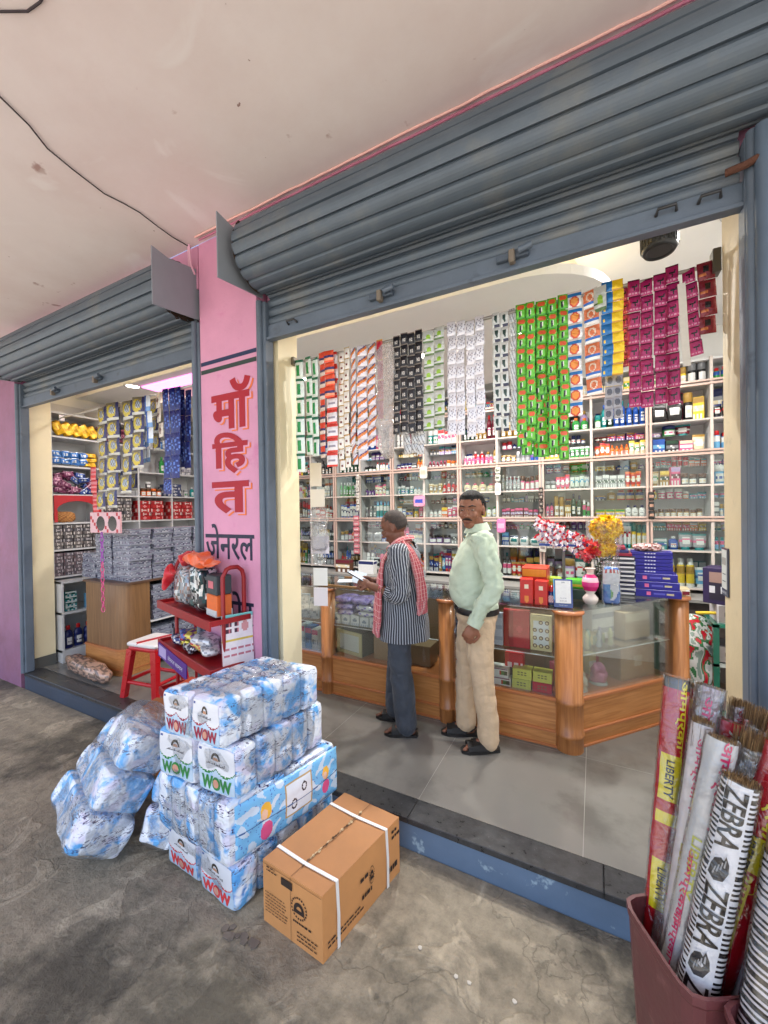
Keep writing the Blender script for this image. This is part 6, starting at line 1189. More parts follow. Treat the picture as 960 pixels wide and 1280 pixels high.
def emblem(f, cx_, cy_, sx, sy):
    for q in range(20):
        a0, a1 = 2*math.pi*q/20, 2*math.pi*(q+.55)/20; P5 = lambda a_,r_: f(cx_+sx*r_*math.cos(a_), cy_+sy*r_*math.sin(a_)); g.add([P5(a0,1),P5(a1,1),P5(a1,.84),P5(a0,.84)],[(0,1,2,3)],BLK)
    for q in range(10):
        a0, a1 = math.pi*q/10, math.pi*(q+1)/10; P5 = lambda a_,r_: f(cx_+sx*r_*math.cos(a_), cy_+sy*(r_*math.sin(a_)-.15)); g.add([P5(a0,.66),P5(a1,.66),P5(a1,.32),P5(a0,.32)],[(0,1,2,3)],BLK)
    g.add([f(cx_-sx*.66,cy_-sy*.5),f(cx_+sx*.66,cy_-sy*.5),f(cx_+sx*.66,cy_-sy*.15),f(cx_-sx*.66,cy_-sy*.15)],[(0,1,2,3)],BLK)
def lines(f, x0, y0, x1, n, dy, th=.018, seed=1):
    r_ = random.Random(seed)
    for i in range(n):
        x = x0; y = y0-i*dy
        while (x < x1 if x1 > x0 else x > x1):
            w_ = r_.uniform(.015,.05)*(1 if x1 > x0 else -1); g.add([f(x,y),f(x+w_,y),f(x+w_,y+th),f(x,y+th)],[(0,1,2,3)],BLK); x += w_*1.35
# front face: a runs from right (0) to left (1)
emblem(f3,.36,.60,.13,.17); g.build('printed_emblem',MATTE,tc_); g = MB(); q4(g,f3,.47,.66,.80,.92,BLK); lines(f3,.92,.93,.78,2,.05,seed=2); lines(f3,.95,.52,.60,7,.05,.012,3); lines(f3,.46,.36,.16,1,.05,.03,4); lines(f3,.40,.22,.10,3,.06,.018,5)
g.build('lettering',MATTE,tc_); g = MB(); emblem(s3,.57,.55,.035,.15); g.build('printed_emblem',MATTE,tc_); g = MB(); lines(s3,.42,.60,.50,1,.1,.06,6); lines(s3,.44,.30,.56,1,.1,.07,7); lines(s3,.05,.22,.42,2,.07,.028,8); lines(s3,.80,.20,.92,1,.07,.10,9); lines(s3,.87,.84,.95,2,.10,.05,10); g.build('lettering',MATTE,tc_)
for bb in (.16,.80):
    g = MB()
    off = .003; P6 = []
    path = [Q(0,bb,0)+Vector((off*2,0,0)),Q(-.012,bb,.5)+Vector((off,0,0)),Q(-.003,bb,1)+Vector((0,0,off)),Q(.5,bb-.01,1)+Vector((0,0,off*.6)),Q(1.003,bb,1)+Vector((0,0,off)),Q(1.01,bb,0)]
    for p0, p1 in zip(path, path[1:]):
        sd_ = e2.normalized()*.007; up_ = (p1-p0).cross(sd_).normalized()*.0016
        g.add([p0-sd_-up_,p0+sd_-up_,p1+sd_-up_,p1-sd_-up_,p0-sd_+up_,p0+sd_+up_,p1+sd_+up_,p1-sd_+up_],[(3,2,1,0),(4,5,6,7),(0,1,5,4),(1,2,6,5),(2,3,7,6),(3,0,4,7)],C(232,230,226))
    g.build('strap',mat('white_strap',None,.4),tc_)
# crumbs of broken plaster near the carton
rg = random.Random(12)
def chip(x,y,r_,lab,cc_,grp='broken plaster pieces near the carton'):
    g = MB(); n = rg.choice([5,6,7]); P_ = [(r_*rg.uniform(.7,1.1)*math.cos(2*math.pi*i/n), r_*rg.uniform(.6,1)*math.sin(2*math.pi*i/n)) for i in range(n)]; g.prism(P_,0,r_*.3,cc_); o = g.build('plaster_piece',MATTE,loc=(x,y,.002),rot=(0,0,rg.random()*6)); tag(o,lab,'rubble',grp)
for i in range(9): chip(-1.22-.025*i*(.5+.5*rg.random()),1.17-.03*rg.random()-.012*(i%3),.014+.012*rg.random(),'broken plaster piece in the cluster at the carton foot',C(110,100,90))
for i in range(5): chip(-.62+.12*i+rg.uniform(-.05,.05),1.45-.1*rg.random(),.009,'tiny pale crumb on the concrete before the blue step',C(190,184,174),'tiny pale crumbs before the step')
g = MB(); g.tube([(0,0,.004),(.02,.01,.006),(.035,-.005,.004),(.045,.012,.006)],.003,6,C(60,150,150)); o = g.build('thread_scrap',MATTE,loc=(-.50,1.20,0)); tag(o,'scrap of turquoise thread on the concrete','scrap')

# bins and brooms
BIN = mat('maroon_bin_plastic', sr(100,54,56), .45, var=.12, vscale=8, bump=.15, bscale=40, col2=sr(130,84,84), c2scale=12, c2lo=.6, c2hi=.75)
def binn(lab, x, y, hx, hy, h, rz):
    t = thing('broom_bin', lab, 'bin', (x,y,.0), rz, None)
    def ring(k, z, n=40):
        out = []
        for i in range(n):
            a = 2*math.pi*i/n; kk = (abs(math.cos(a))**7+abs(math.sin(a))**7)**(-1/7); out.append((hx*k*kk*math.cos(a), hy*k*kk*math.sin(a), z))
        return out
    n = 40; rings = [ring(.80,.004),ring(.84,.1),ring(.90,h*.5),ring(.985,h-.03),ring(1.02,h-.02),ring(1.02,h),ring(.955,h),ring(.95,h-.03),ring(.87,h*.5),ring(.78,.02)]
    V = [p for r_ in rings for p in r_]; F = [(i*n+j,i*n+(j+1)%n,(i+1)*n+(j+1)%n,(i+1)*n+j) for i in range(len(rings)-1) for j in range(n)]+[tuple(range(n))[::-1]]+[tuple(range((len(rings)-1)*n,len(rings)*n))]
    g = MB(); g.add(V,F,sm=False); g.build('bin_body',BIN,t); g = MB()
    return t
binn('maroon plastic bin holding the upright wrapped brooms',.233,1.312,.128,.128,.585,R(30.7))
binn('second maroon bin behind the first, at the edge, holding striped brooms',.414,1.12,.128,.128,.585,R(30.7))
STRAW = mat('broom_straw', None, .75, var=.2, vscale=30)
WR = mat('broom_wrapper', None, .2, coat=.6, bump=.5, bscale=16, bdist=.012, spec=.6)
CLEARW = film('broom_clear_wrapper',(.92,.92,.93),.14,.8,.10,1.0,24,.03,milky=.10)
CLEARS = film('broom_clear_sleeve',(.99,.99,.99),.03,.5,.06,.8,14,.03)
def broom(lab, p0, p1, r0, r1, base, texts=(), stripes=None, clear=0, straw=.06, flat=.8, spin=0, seed=0, bands=(), emblem_=()):
    """Straw broom standing handle down in a printed sleeve. texts: (word, v centre, length, height, colour, angle)."""
    b0, b1 = Vector(p0), Vector(p1); ax = b1-b0; L_ = ax.length; q = ax.to_track_quat('Z','Y').to_matrix().to_4x4(); t = thing('wrapped_broom', lab, 'broom', tuple(b0))
    # orient so the printed side (local -Y) faces the photographer
    loc_cam = q.inverted() @ (Vector((0,0,1.74))-(b0+b1)/2); a = math.atan2(loc_cam.y, loc_cam.x); MM = q @ Matrix.Rotation(a+math.pi/2+spin,4,'Z')
    def S_(th, v_, e=0):      # th: angle from front, v along
        r_ = r0+(r1-r0)*v_; x = (r_+e)*math.sin(th); y = -(r_*flat+e)*math.cos(th); w_ = .0025*noise.noise(Vector((th*2,v_*14,seed))); return (x+w_, y+w_, L_*v_)
    def colf(u, v_):
        th = (u-.5)*2*math.pi
        for (v0,v1,c_) in bands:
            if v0 < v_ < v1 and (c_ is not YEL or abs(th) < .85): return c_
        if stripes:
            if abs(th) < stripes[0]: pass
            elif int(v_*L_/stripes[1])%2 == 0: return C(26,26,28)
        return base
    g = MB()
    if not clear: g.grid(36, max(30,int(L_/.006)) if stripes else 24, lambda u,v_: S_((u-.5)*2*math.pi,v_), colf); g.build('wrapper', WR, t)
    else:
        g.grid(28, 20, lambda u,v_: S_((u-.5)*2*math.pi,v_), base); g.build('wrapper', CLEARW, t)
        if clear == 2: g = MB(); g.grid(14, 20, lambda u,v_: S_(.2+(u-.5)*1.5,v_,-.004), base); g.build('printed_panel', WR, t)
    g = MB(); g.grid(26,18,lambda u,v_: S_((u-.5)*2*math.pi,v_*1.01,.0045),base); g.build('clear_sleeve', CLEARS, t)
    for w_, vc, ln, hh, c_, off in texts:
        vs, fs = glyphs(w_, .02, 1, 0, .10); xs = [p_[0] for p_ in vs]; ys = [p_[1] for p_ in vs]; X0,X1,Y0,Y1 = min(xs),max(xs),min(ys),max(ys)
        # text reads downward along the sleeve
        pts = []
        for x, y in vs:
            v_ = vc+(.5-(x-X0)/(X1-X0))*ln/L_; th = off+((y-Y0)/(Y1-Y0)-.5)*hh/max(.02,(r0+(r1-r0)*vc)); pts.append(S_(th, v_, .0022))
        g = MB(); g.add(pts, fs, c_); g.build('lettering', mat('broom_print', None, .3), t)
    if emblem_:
        hd = [(-.9,-.7),(-.2,-1),(.5,-.8),(.9,-.1),(.8,.5),(.45,1),(.3,.6),(.0,.75),(-.5,.5),(-.75,.0)]
        for vc in emblem_:
            g = MB(); q_ = [(x*.021,y*.034) for x,y in hd]; g.add([S_(x/.04-.15, vc+y/L_, .0024) for x,y in [(a*1.25,b*1.2) for a,b in q_]],[tuple(range(10))],C(226,226,230)); g.add([S_(x/.04-.15, vc+y/L_, .0034) for x,y in q_],[tuple(range(10))],C(52,52,56))
            for k in range(4): g.add([S_(x/.04-.15, vc+y/L_, .0042) for x,y in ((-.010+.006*k,-.02+.009*k),(-.007+.006*k,-.021+.009*k),(-.004+.005*k,.0+.008*k),(-.006+.005*k,.001+.008*k))],[(0,1,2,3)],C(150,150,152))
            g.build('zebra_emblem', mat('broom_print', None, .3), t)
    for o in t.children:
        if o.type == 'MESH': o.data.transform(MM)
    # straw
    g = MB(); rg = random.Random(seed)
    for i in range(420):
        a = rg.random()*6.283; rr = math.sqrt(rg.random())*.80; x, y = rr*r1*math.cos(a), rr*r1*flat*math.sin(a); top_ = L_+straw*rg.uniform(.3,1)
        p0_ = Vector((x*.9,y*.9,L_*.72)); p1_ = Vector((x*(1.1+straw*2),y*(1.1+straw*2),top_))+Vector((rg.uniform(-1,1),rg.uniform(-1,1),0))*.005*(1+straw*6); s_ = Vector((rg.uniform(-1,1),rg.uniform(-1,1),0)).normalized()*.0009
        c_ = rg.choice([C(150,116,76),C(120,92,58),C(176,144,98),C(96,72,48)]); g.add([p0_-s_,p0_+s_,p1_+s_*.4,p1_-s_*.4],[(0,1,2,3)],c_); s2 = Vector((-s_.y,s_.x,0)); g.add([p0_-s2,p0_+s2,p1_+s2*.4,p1_-s2*.4],[(0,1,2,3)],c_)
    o = g.build('straw', STRAW, t); o.data.transform(MM); return t
YEL, PKT, WHT, RDB = C(226,206,40), C(206,40,96), C(214,214,216), C(176,22,36)
OM = 'ओमप्रकाश'
broom('red wrapped broom leaning farthest left in the maroon bin',(0.140,1.355,.44),(0.230,1.562,1.183),0.034,0.034,RDB,[('LIBERTY',.62,.105,.022,C(40,40,20),0),(OM,.84,.24,.030,YEL,.55),('LIBERTY',.25,.09,.022,C(40,40,20),0)],straw=.0,flat=.6,seed=1,bands=((.545,.695,YEL),(.455,.50,YEL),(.975,1,C(60,50,46)),(.18,.32,YEL)))
broom('half clear wrapped broom with pink lettering beside the leftmost red one',(0.149,1.318,.44),(0.313,1.560,1.169),0.034,0.036,C(190,150,150),[(OM,.80,.26,.034,PKT,0),('LIBERTY',.52,.16,.03,C(150,150,30),.1),(OM,.26,.2,.03,PKT,-.1)],clear=2,straw=.01,flat=.7,seed=2)
broom('wide red topped broom with white figures fanned behind the zebra one',(0.212,1.398,.44),(0.350,1.557,1.080),0.034,0.054,RDB,[('O',.84,.05,.05,YEL,-.4),('XRG',.90,.09,.03,WHT,.5),(OM,.45,.3,.034,PKT,-.2)],straw=.0,flat=.5,seed=3,bands=((.95,1,C(206,40,60)),))
broom('grey white wrapped broom with pink lettering in the middle of the bin',(0.168,1.272,.44),(0.300,1.372,1.104),0.036,0.034,C(196,196,196),[(OM,.83,.24,.032,PKT,.35),(OM,.42,.2,.024,PKT,-.5),(OM,.22,.16,.024,PKT,-.6),('LIBERTY',.5,.16,.02,C(190,190,60),-.3)],straw=.008,flat=.8,seed=4,bands=((.985,1,C(40,40,40)),(.50,.52,C(30,30,30))))
broom('black and white broom lettered ZEBRA standing at the bin front',(0.197,1.222,.44),(0.317,1.290,1.046),0.042,0.037,C(226,226,230),[('ZEBRA',.86,.15,.044,C(20,20,22),-.05),('ZEBRA',.47,.155,.046,C(20,20,22),-.05),('ZEBRA',.09,.155,.046,C(20,20,22),-.05)],stripes=(.62,.0055),straw=.015,flat=.9,seed=5,emblem_=(.665,.285))
broom('bare topped broom with long brown straw behind the zebra one',(0.241,1.335,.44),(0.374,1.411,1.079),0.036,0.046,C(176,150,110),[],clear=1,straw=.05,flat=.8,seed=6)
broom('thick red wrapped broom with large yellow lettering slanting right',(0.244,1.297,.44),(0.431,1.373,1.114),0.040,0.044,RDB,[(OM,.36,.26,.05,YEL,-.1),(OM,.78,.26,.05,YEL,.3),('LIBERTY',.60,.10,.024,C(40,40,20),-.3)],straw=.03,flat=.8,seed=7,bands=((.53,.68,YEL),))
broom('striped zebra broom low in the second bin at the edge',(0.298,1.150,.44),(0.390,1.249,0.909),0.040,0.040,C(220,214,216),[('ZEBRA',.5,.2,.04,C(40,36,40),.8)],stripes=(.0,.0075),straw=.05,flat=.9,seed=8)
broom('second striped zebra broom crossing the first in the edge bin',(0.326,1.167,.44),(0.431,1.270,0.899),0.038,0.040,C(224,210,214),[(OM,.7,.2,.03,PKT,-.3)],stripes=(.2,.0075),straw=.05,flat=.9,seed=9)
broom('pink lettered clear broom at the right end of the second bin',(0.404,1.196,.44),(0.489,1.438,1.042),0.040,0.042,C(206,160,166),[(OM,.6,.26,.04,PKT,-.2)],clear=2,straw=.05,flat=.8,seed=10)
# emblem of a zebra head, as a dark patch with pale edge, on the ZEBRA sleeve
broom('slim red wrapped broom with pale figures just behind the leftmost one',(0.192,1.387,.44),(0.286,1.614,1.137),.024,.024,C(170,30,44),[(OM,.8,.2,.022,WHT,.2)],straw=.02,flat=.7,seed=11,bands=((.9,.94,YEL),))
broom('slim pink and clear broom at the back of the bin near the beige jamb',(0.270,1.432,.44),(0.400,1.628,1.095),.026,.03,C(196,120,130),[(OM,.85,.2,.022,RDB,.1)],clear=2,straw=.03,flat=.7,seed=12)
broom('slim red broom with yellow ring at the back right of the bin',(0.265,1.430,.44),(0.429,1.576,1.077),.026,.034,C(190,30,46),[('LIBERTY',.85,.09,.02,YEL,0)],straw=.05,flat=.7,seed=13)
broom('loose straw broom without print leaning right behind the zebra one',(0.261,1.366,.44),(0.428,1.485,1.098),.028,.050,C(176,150,110),[],clear=1,straw=.06,flat=.7,seed=14)
broom('thin clear and pink lettered broom between the red and the white ones',(0.161,1.308,.44),(0.271,1.447,1.102),.024,.026,C(200,190,190),[(OM,.8,.2,.022,PKT,0),('LIBERTY',.45,.1,.02,C(170,160,40),0)],straw=.02,flat=.7,seed=15)
broom('red and yellow wrapped broom rising right of the zebra one',(.285,1.330,.44),(.455,1.47,1.13),.030,.034,RDB,[(OM,.82,.22,.028,YEL,-.2),('LIBERTY',.5,.09,.02,C(40,40,20),-.2)],straw=.03,flat=.7,seed=16,bands=((.43,.57,YEL),))
broom('slender white and pink wrapped broom leaning right over the bin rim',(.300,1.270,.44),(.500,1.40,1.16),.026,.030,C(214,206,208),[(OM,.7,.22,.024,PKT,-.2),(OM,.35,.2,.024,PKT,-.2)],straw=.03,flat=.7,seed=17)
# ------------------------------------------------------------------ the two men
SKIN = mat('brown_skin', sr(112,70,52), .5, var=.08, vscale=14, sss=.03, bump=.06, bscale=120, bdist=.002)
SKIN2 = mat('brown_skin_warm', sr(136,88,66), .48, var=.07, vscale=14, sss=.03, bump=.1, bscale=120, bdist=.002)
EYEW = mat('eye_white', sr(150,136,126), .2); EYED = mat('eye_dark', sr(24,16,12), .1)
def cap_(g, p0, p1, r0, r1, n=12):
    g.tube([p0,p1],[r0,r1],n); g.ell(p0,(r0,)*3,10); g.ell(p1,(r1,)*3,10)
def chain(g, pts, rs, n=12):
    for (a,b),(r0,r1) in zip(zip(pts,pts[1:]),zip(rs,rs[1:])): cap_(g,a,b,r0,r1,n)
def head(g, Mh, k=1.0):
    """Head shapes; local +X is the face, origin at the head's centre."""
    E_ = lambda c,r,rot=None: g.ell(c,[q*k for q in r],16,M=Mh,rot=rot)
    E_((-.012*k,0,.022*k),(.092,.074,.088)); E_((.022*k,0,-.030*k),(.062,.056,.070)); E_((.048*k,0,-.082*k),(.032,.032,.026)); E_((.006*k,0,-.062*k),(.058,.052,.040))
    E_((.066*k,0,.028*k),(.016,.042,.013)); E_((.086*k,0,-.012*k),(.012,.011,.026)); E_((.096*k,0,-.030*k),(.014,.014,.011)); E_((.088*k,.012*k,-.034*k),(.009,.008,.007)); E_((.088*k,-.012*k,-.034*k),(.009,.008,.007))
    for s_ in (-1,1):
        E_((.054*k,.036*s_*k,-.026*k),(.022,.020,.022)); E_((-.006*k,.076*s_*k,-.006*k),(.017,.007,.030)); E_((.0,.077*s_*k,-.028*k),(.009,.006,.010))
    E_((.083*k,0,-.058*k),(.010,.022,.0055)); E_((.081*k,0,-.067*k),(.011,.019,.0065))
def hand(g, wrist, d, up_, side, k=1.0, curl=(.3,.4,.5,.6), spread=.5, thumb=.5):
    """Palm and five fingers. d: direction of the fingers, up_: back of the hand, side: +1 thumb toward d x up_."""
    w = Vector(wrist); d = Vector(d).normalized(); up_ = Vector(up_); up_ = (up_-d*up_.dot(d)).normalized(); lat = d.cross(up_)*side
    pc = w+d*.045*k; rot = Matrix((d,lat,up_)).transposed(); g.ell(pc,(.048*k,.038*k,.014*k),12,rot=rot); g.ell(w+d*.02*k,(.03*k,.027*k,.016*k),10,rot=rot)
    for i in range(4):
        b = w+d*(.078-.004*abs(i-1))*k+lat*(.028-.0185*i)*k; L_ = (.040,.044,.041,.033)[i]*k; c = curl[i]; dd = (d+lat*(.12-.08*i)*spread).normalized(); pts = [b]; a = 0; rr = (.0088,.0090,.0086,.0076)[i]*k
        for j, f in enumerate((1,.65,.5)):
            a += c*(1,1.2,.8)[j]; pts.append(pts[-1]+(dd*math.cos(a)-up_*math.sin(a))*L_*f)
        chain(g,pts,[rr*1.08,rr,rr*.92,rr*.78],8)
    b = w+d*.022*k+lat*.026*k; p1 = b+(d*.7+lat*.8-up_*.35*thumb).normalized()*.036*k; p2 = p1+(d*1.0+lat*.1*(1-thumb)-up_*.3*thumb-lat*.25*thumb).normalized()*.028*k; p3 = p2+(d*1.0-up_*.3*thumb-lat*.4*thumb).normalized()*.022*k
    chain(g,[b,p1,p2,p3],[.014*k,.0115*k,.0100*k,.0082*k],8)
def foot(g, x, y, ang, k=1.0, z=.022):
    M5 = T(x,y,z) @ Matrix.Rotation(ang,4,'Z'); g.ell((-.03*k,0,.018),(.042*k,.032*k,.034),12,M=M5); g.ell((.05*k,0,.012),(.075*k,.038*k,.024),12,M=M5); g.ell((.02*k,0,.03),(.06*k,.028*k,.035),12,M=M5)
    for i in range(5): g.ell(((.135-.010*i)*k-(.012 if i==4 else 0),(.028-.0155*i)*k*(1 if ang>-9 else 1),.004),(.020-.001*i,.010-.0008*i,.010),8,M=M5)
    return M5
def ridge(p_, sc, seed, an=(1,1,1)):
    q = Vector((p_.x*sc*an[0]+seed,p_.y*sc*an[1]+seed*.3,p_.z*sc*an[2])); q += noise.noise_vector(q*.6)*.6
    return -max(0,.20-abs(noise.noise(q)))*5+.6*noise.noise(q*.7+Vector((5,3,1)))
def loft(g, rings, n=40, col=(.8,.8,.8), wr=0, wsc=12, seed=0, sub=6, pw=2.3, caps=False, vs=1.0):
    """Cloth tube through rings (centre, rx, ry, x-axis, y-axis); smooth between rings, with folds."""
    K = len(rings)
    def at(v_):
        f = v_*(K-1); i = min(int(f),K-2); t_ = f-i
        def cr(a,b,c,d): return 0.5*((2*b)+(-a+c)*t_+(2*a-5*b+4*c-d)*t_*t_+(-a+3*b-3*c+d)*t_**3)
        q = [rings[max(i-1,0)],rings[i],rings[i+1],rings[min(i+2,K-1)]]
        return [cr(*[w_[j] for w_ in q]) for j in (0,1,2,3,4)]
    def f(u, v_):
        c, rx, ry, ax, ay = at(v_); a = 2*math.pi*u; kk = (abs(math.cos(a))**pw+abs(math.sin(a))**pw)**(-1/pw); p_ = c+ax.normalized()*rx*kk*math.cos(a)+ay.normalized()*ry*kk*math.sin(a)
        n_ = noise.noise(Vector((p_.x*wsc+seed,p_.y*wsc,p_.z*wsc*vs)))+.5*noise.noise(Vector((p_.x*wsc*2.3,p_.y*wsc*2.3+seed,p_.z*wsc*2.1*vs))); fo = max(0,.22-abs(noise.noise(Vector((p_.x*wsc*.9+seed+9,p_.y*wsc*.9,p_.z*wsc*1.5*vs+p_.x*4)))))*3.2; d = (p_-c).normalized(); return p_+d*wr*(n_-fo+.8*ridge(p_,wsc*.62,seed+3,(1,1,.7 if rx > .1 else 1.9)))
    g.grid(n, (K-1)*sub, f, col)
def rg5(x,y,z,rx,ry,ax=(1,0,0),ay=(0,1,0)): return (Vector((x,y,z)),rx,ry,Vector(ax),Vector(ay))
def limb_rings(pts, rs, flat=.92):
    out = []; pts = [Vector(p) for p in pts]; k = len(pts); pr = None
    for i in range(k):
        d = (pts[min(i+1,k-1)]-pts[max(i-1,0)]).normalized(); a = (Vector((1,0,0)) if pr is None else pr); a = (a-d*a.dot(d)).normalized(); pr = a; b = d.cross(a); out.append((pts[i],rs[i],rs[i]*flat,a,b))
    return out
def striped(name, c1, c2, freq, duty, rough=.8, uvx=True, c3=None, f3=3):
    m = bpy.data.materials.new(name); m.use_nodes = True; t = m.node_tree; N = t.nodes; L = t.links; p = N['Principled BSDF']; p.inputs['Roughness'].default_value = rough; p.inputs['Sheen Weight'].default_value = .15
    tc = N.new('ShaderNodeTexCoord'); s_ = N.new('ShaderNodeSeparateXYZ'); L.new(tc.outputs['UV'], s_.inputs[0])
    def band(sock, fr, du):
        m1 = N.new('ShaderNodeMath'); m1.operation = 'MULTIPLY'; L.new(sock, m1.inputs[0]); m1.inputs[1].default_value = fr; m2 = N.new('ShaderNodeMath'); m2.operation = 'FRACT'; L.new(m1.outputs[0], m2.inputs[0]); m3 = N.new('ShaderNodeMath'); m3.operation = 'LESS_THAN'; L.new(m2.outputs[0], m3.inputs[0]); m3.inputs[1].default_value = du; return m3.outputs[0]
    mx = N.new('ShaderNodeMix'); mx.data_type = 'RGBA'; L.new(band(s_.outputs['X' if uvx else 'Y'], freq, duty), mx.inputs['Factor']); mx.inputs['A'].default_value = (*c1,1); mx.inputs['B'].default_value = (*c2,1); out = mx.outputs['Result']
    if c3:
        mx2 = N.new('ShaderNodeMix'); mx2.data_type = 'RGBA'; L.new(band(s_.outputs['Y'], f3, .10), mx2.inputs['Factor']); L.new(out, mx2.inputs['A']); mx2.inputs['B'].default_value = (*c3,1); out = mx2.outputs['Result']
    L.new(out, p.inputs['Base Color']); n = N.new('ShaderNodeTexNoise'); n.inputs['Scale'].default_value = 26; L.new(tc.outputs['Object'], n.inputs['Vector']); b = N.new('ShaderNodeBump'); b.inputs['Strength'].default_value = .4; b.inputs['Distance'].default_value = .008; L.new(n.outputs[0], b.inputs['Height']); L.new(b.outputs[0], p.inputs['Normal']); return m
def eyes(par, Mh, k, half=.5, look=0):
    for s_ in (-1,1):
        g = MB(); g.ell((.069*k,.031*s_*k,.006*k),(.0105*k,.0110*k,.0075*k*half*1.3),12,M=Mh); g.build('eye',EYEW,par); g = MB(); g.ell(((.0775)*k,(.031*s_+look*.004)*k,.006*k),(.0035*k,.0052*k,.0050*k*min(1,half*1.3)),10,M=Mh); g.build('iris',EYED,par)
def strip_hair(g, pts, r, col=(0,0,0)): g.tube(pts, r, 6, col)

# ---- older man in a striped shirt, reading a phone
W1 = Vector((-1.215,2.60,FL)); Y1 = math.atan2(-.20,-.98)
Mn = T(.070,0,1.448) @ RY(26)
g = MB(); head(g, Mn, 1.05)
chain(g,[(.005,0,1.26),(.02,0,1.34),(.052,0,1.40)],[.062,.052,.052],14)                       # neck
g.ell((0,0,.90),(.09,.12,.09),16); g.ell((.01,0,1.02),(.085,.115,.14),16); g.ell((.0,0,1.16),(.08,.125,.12),16); chain(g,[(0,-.13,1.28),(0,.13,1.28)],[.055,.055])
wl = (.235,.075,1.035); wr_ = (.245,-.045,1.045)
for s_, wri, el in ((1,wl,(-.015,.205,.995)),(-1,wr_,(.0,-.205,.99))):
    chain(g,[(0,.165*s_,1.28),el,wri],[.050,.040,.026])
hand(g, wl, (.9,-.28,.20), (.1,.7,.55), -1, .98, (.75,.8,.85,.9), .3, .5)
hand(g, wr_, (.95,.12,.18), (.1,-.75,.55), 1, .98, (.7,.8,.85,.9), .3, .5)
for s_, fx in ((1,-.02),(-1,.10)): chain(g,[(0,.085*s_,.88),(.02+fx*.5,.09*s_,.46),(fx-.01,.088*s_,.075)],[.062,.050,.036])
fm1 = [foot(g,-.02,.088,.1), foot(g,.10,-.088,-.1)]
p1 = put('person', remesh(g,.0048,3), SKIN, None, tuple(W1), (0,0,Y1)); tag(p1,'older man in striped shirt and pink checked scarf reading a phone','person')
eyes(p1, Mn, 1.05, .35)
HG = mat('grey_short_hair', sr(62,54,50), .85, var=.35, vscale=120, bump=1, bscale=260, bdist=.004)
def haircap(par, Mh, k, hl, m, thick=.006, name='hair', nzs=.002, top=1.0):
    """Hair as a thin cap on the skull; hl(x,y,z)->True where hair grows, head-local units of the unscaled head."""
    g = MB(); n1, n2 = 56, 34; V = {}; 
    def P(i,j,off):
        th = math.pi*j/n2; a = 2*math.pi*i/n1; d = Vector((math.sin(th)*math.cos(a),math.sin(th)*math.sin(a),math.cos(th))); c = Vector((-.012,0,.022)); r_ = Vector((.092,.074,.088)); q = Vector((d.x*r_.x,d.y*r_.y,d.z*r_.z)); q = c+q+d*off; return q
    idx = {}
    vs, fs = [], []
    for j in range(n2):
        for i in range(n1):
            cpt = P(i+.5,j+.5,0)
            if hl(cpt.x,cpt.y,cpt.z):
                f_ = []
                for (ii,jj) in ((i,j),(i,j+1),(i+1,j+1),(i+1,j)):
                    kx = (ii%n1,jj)
                    if kx not in idx:
                        q = P(ii,jj,0); near = all(hl(*P(ii+a_,jj+b_,0)) for a_ in (-1.5,1.5) for b_ in (-1.5,1.5)); off = (thick*(top if q.z>.06 else 1)+nzs*noise.noise(q*90)) if near else -.001
                        idx[kx] = len(vs); vs.append(P(ii,jj,off)*k)
                    f_.append(idx[kx])
                fs.append(f_)
    g.add(vs,fs,(.1,.1,.1),sm=True,M=Mh); return g.build(name,m,par)
haircap(p1, Mn, 1.05, lambda x,y,z: (z > -.035 and x < .0 and (x < -.035 or z < .06 or True) and not (x > -.03 and z < .012)) or (z > .055 and x < .022), HG, .0035)
g = MB()
for s_ in (-1,1): strip_hair(g,[Mn @ (Vector(q)*1.05) for q in ((.083,.014*s_,.026),(.080,.034*s_,.032),(.066,.050*s_,.024))],[.0026,.0034,.0018],C(30,24,22))
g.build('eyebrows',MATTE,p1)
# shirt (long striped kurta), sleeves, trousers
KUR = striped('black_white_stripes', C(44,48,58), C(170,174,182), 62, .30)
g = MB(); loft(g,[rg5(.0,0,.665,.188,.190),rg5(.0,0,.72,.180,.186),rg5(.0,0,.82,.168,.178),rg5(.01,0,.93,.160,.168),rg5(.015,0,1.05,.146,.166),rg5(.015,0,1.16,.128,.180),rg5(.0,0,1.24,.110,.190),rg5(.0,0,1.285,.080,.150),rg5(.01,0,1.325,.062,.080)],56,wr=.010,wsc=8,seed=2,vs=.45)
sh = g.build('shirt',KUR,p1)
KUR2 = striped('black_white_stripes_sleeve', C(44,48,58), C(170,174,182), 24, .30)
for s_, el, wri in ((1,(-.015,.210,.995),wl),(-1,(.0,-.210,.99),wr_)):
    a = Vector((0,.150*s_,1.275)); e_ = Vector(el); w_ = Vector(wri); mid = a.lerp(e_,.5)+Vector((-.01,.012*s_,0)); cuff = e_.lerp(w_,.30)
    g = MB(); loft(g,limb_rings([a+Vector((0,-.035*s_,.012)),a+Vector((0,.012*s_,-.01)),mid,e_+Vector((-.012,0,.02)),e_.lerp(w_,.12),cuff],[.072,.080,.068,.066,.064,.056]),36,wr=.010,wsc=16,seed=5+s_,sub=7); g.build('sleeve',KUR2,sh)
    g = MB(); loft(g,limb_rings([e_.lerp(w_,.17),e_.lerp(w_,.31)],[.063,.060]),36,wr=.003,wsc=16,sub=5); g.build('rolled_cuff',KUR2,sh)
TR1 = mat('slate_trousers', sr(58,64,74), .8, var=.12, vscale=30, bump=.8, bscale=40, bdist=.006, sheen=.1)
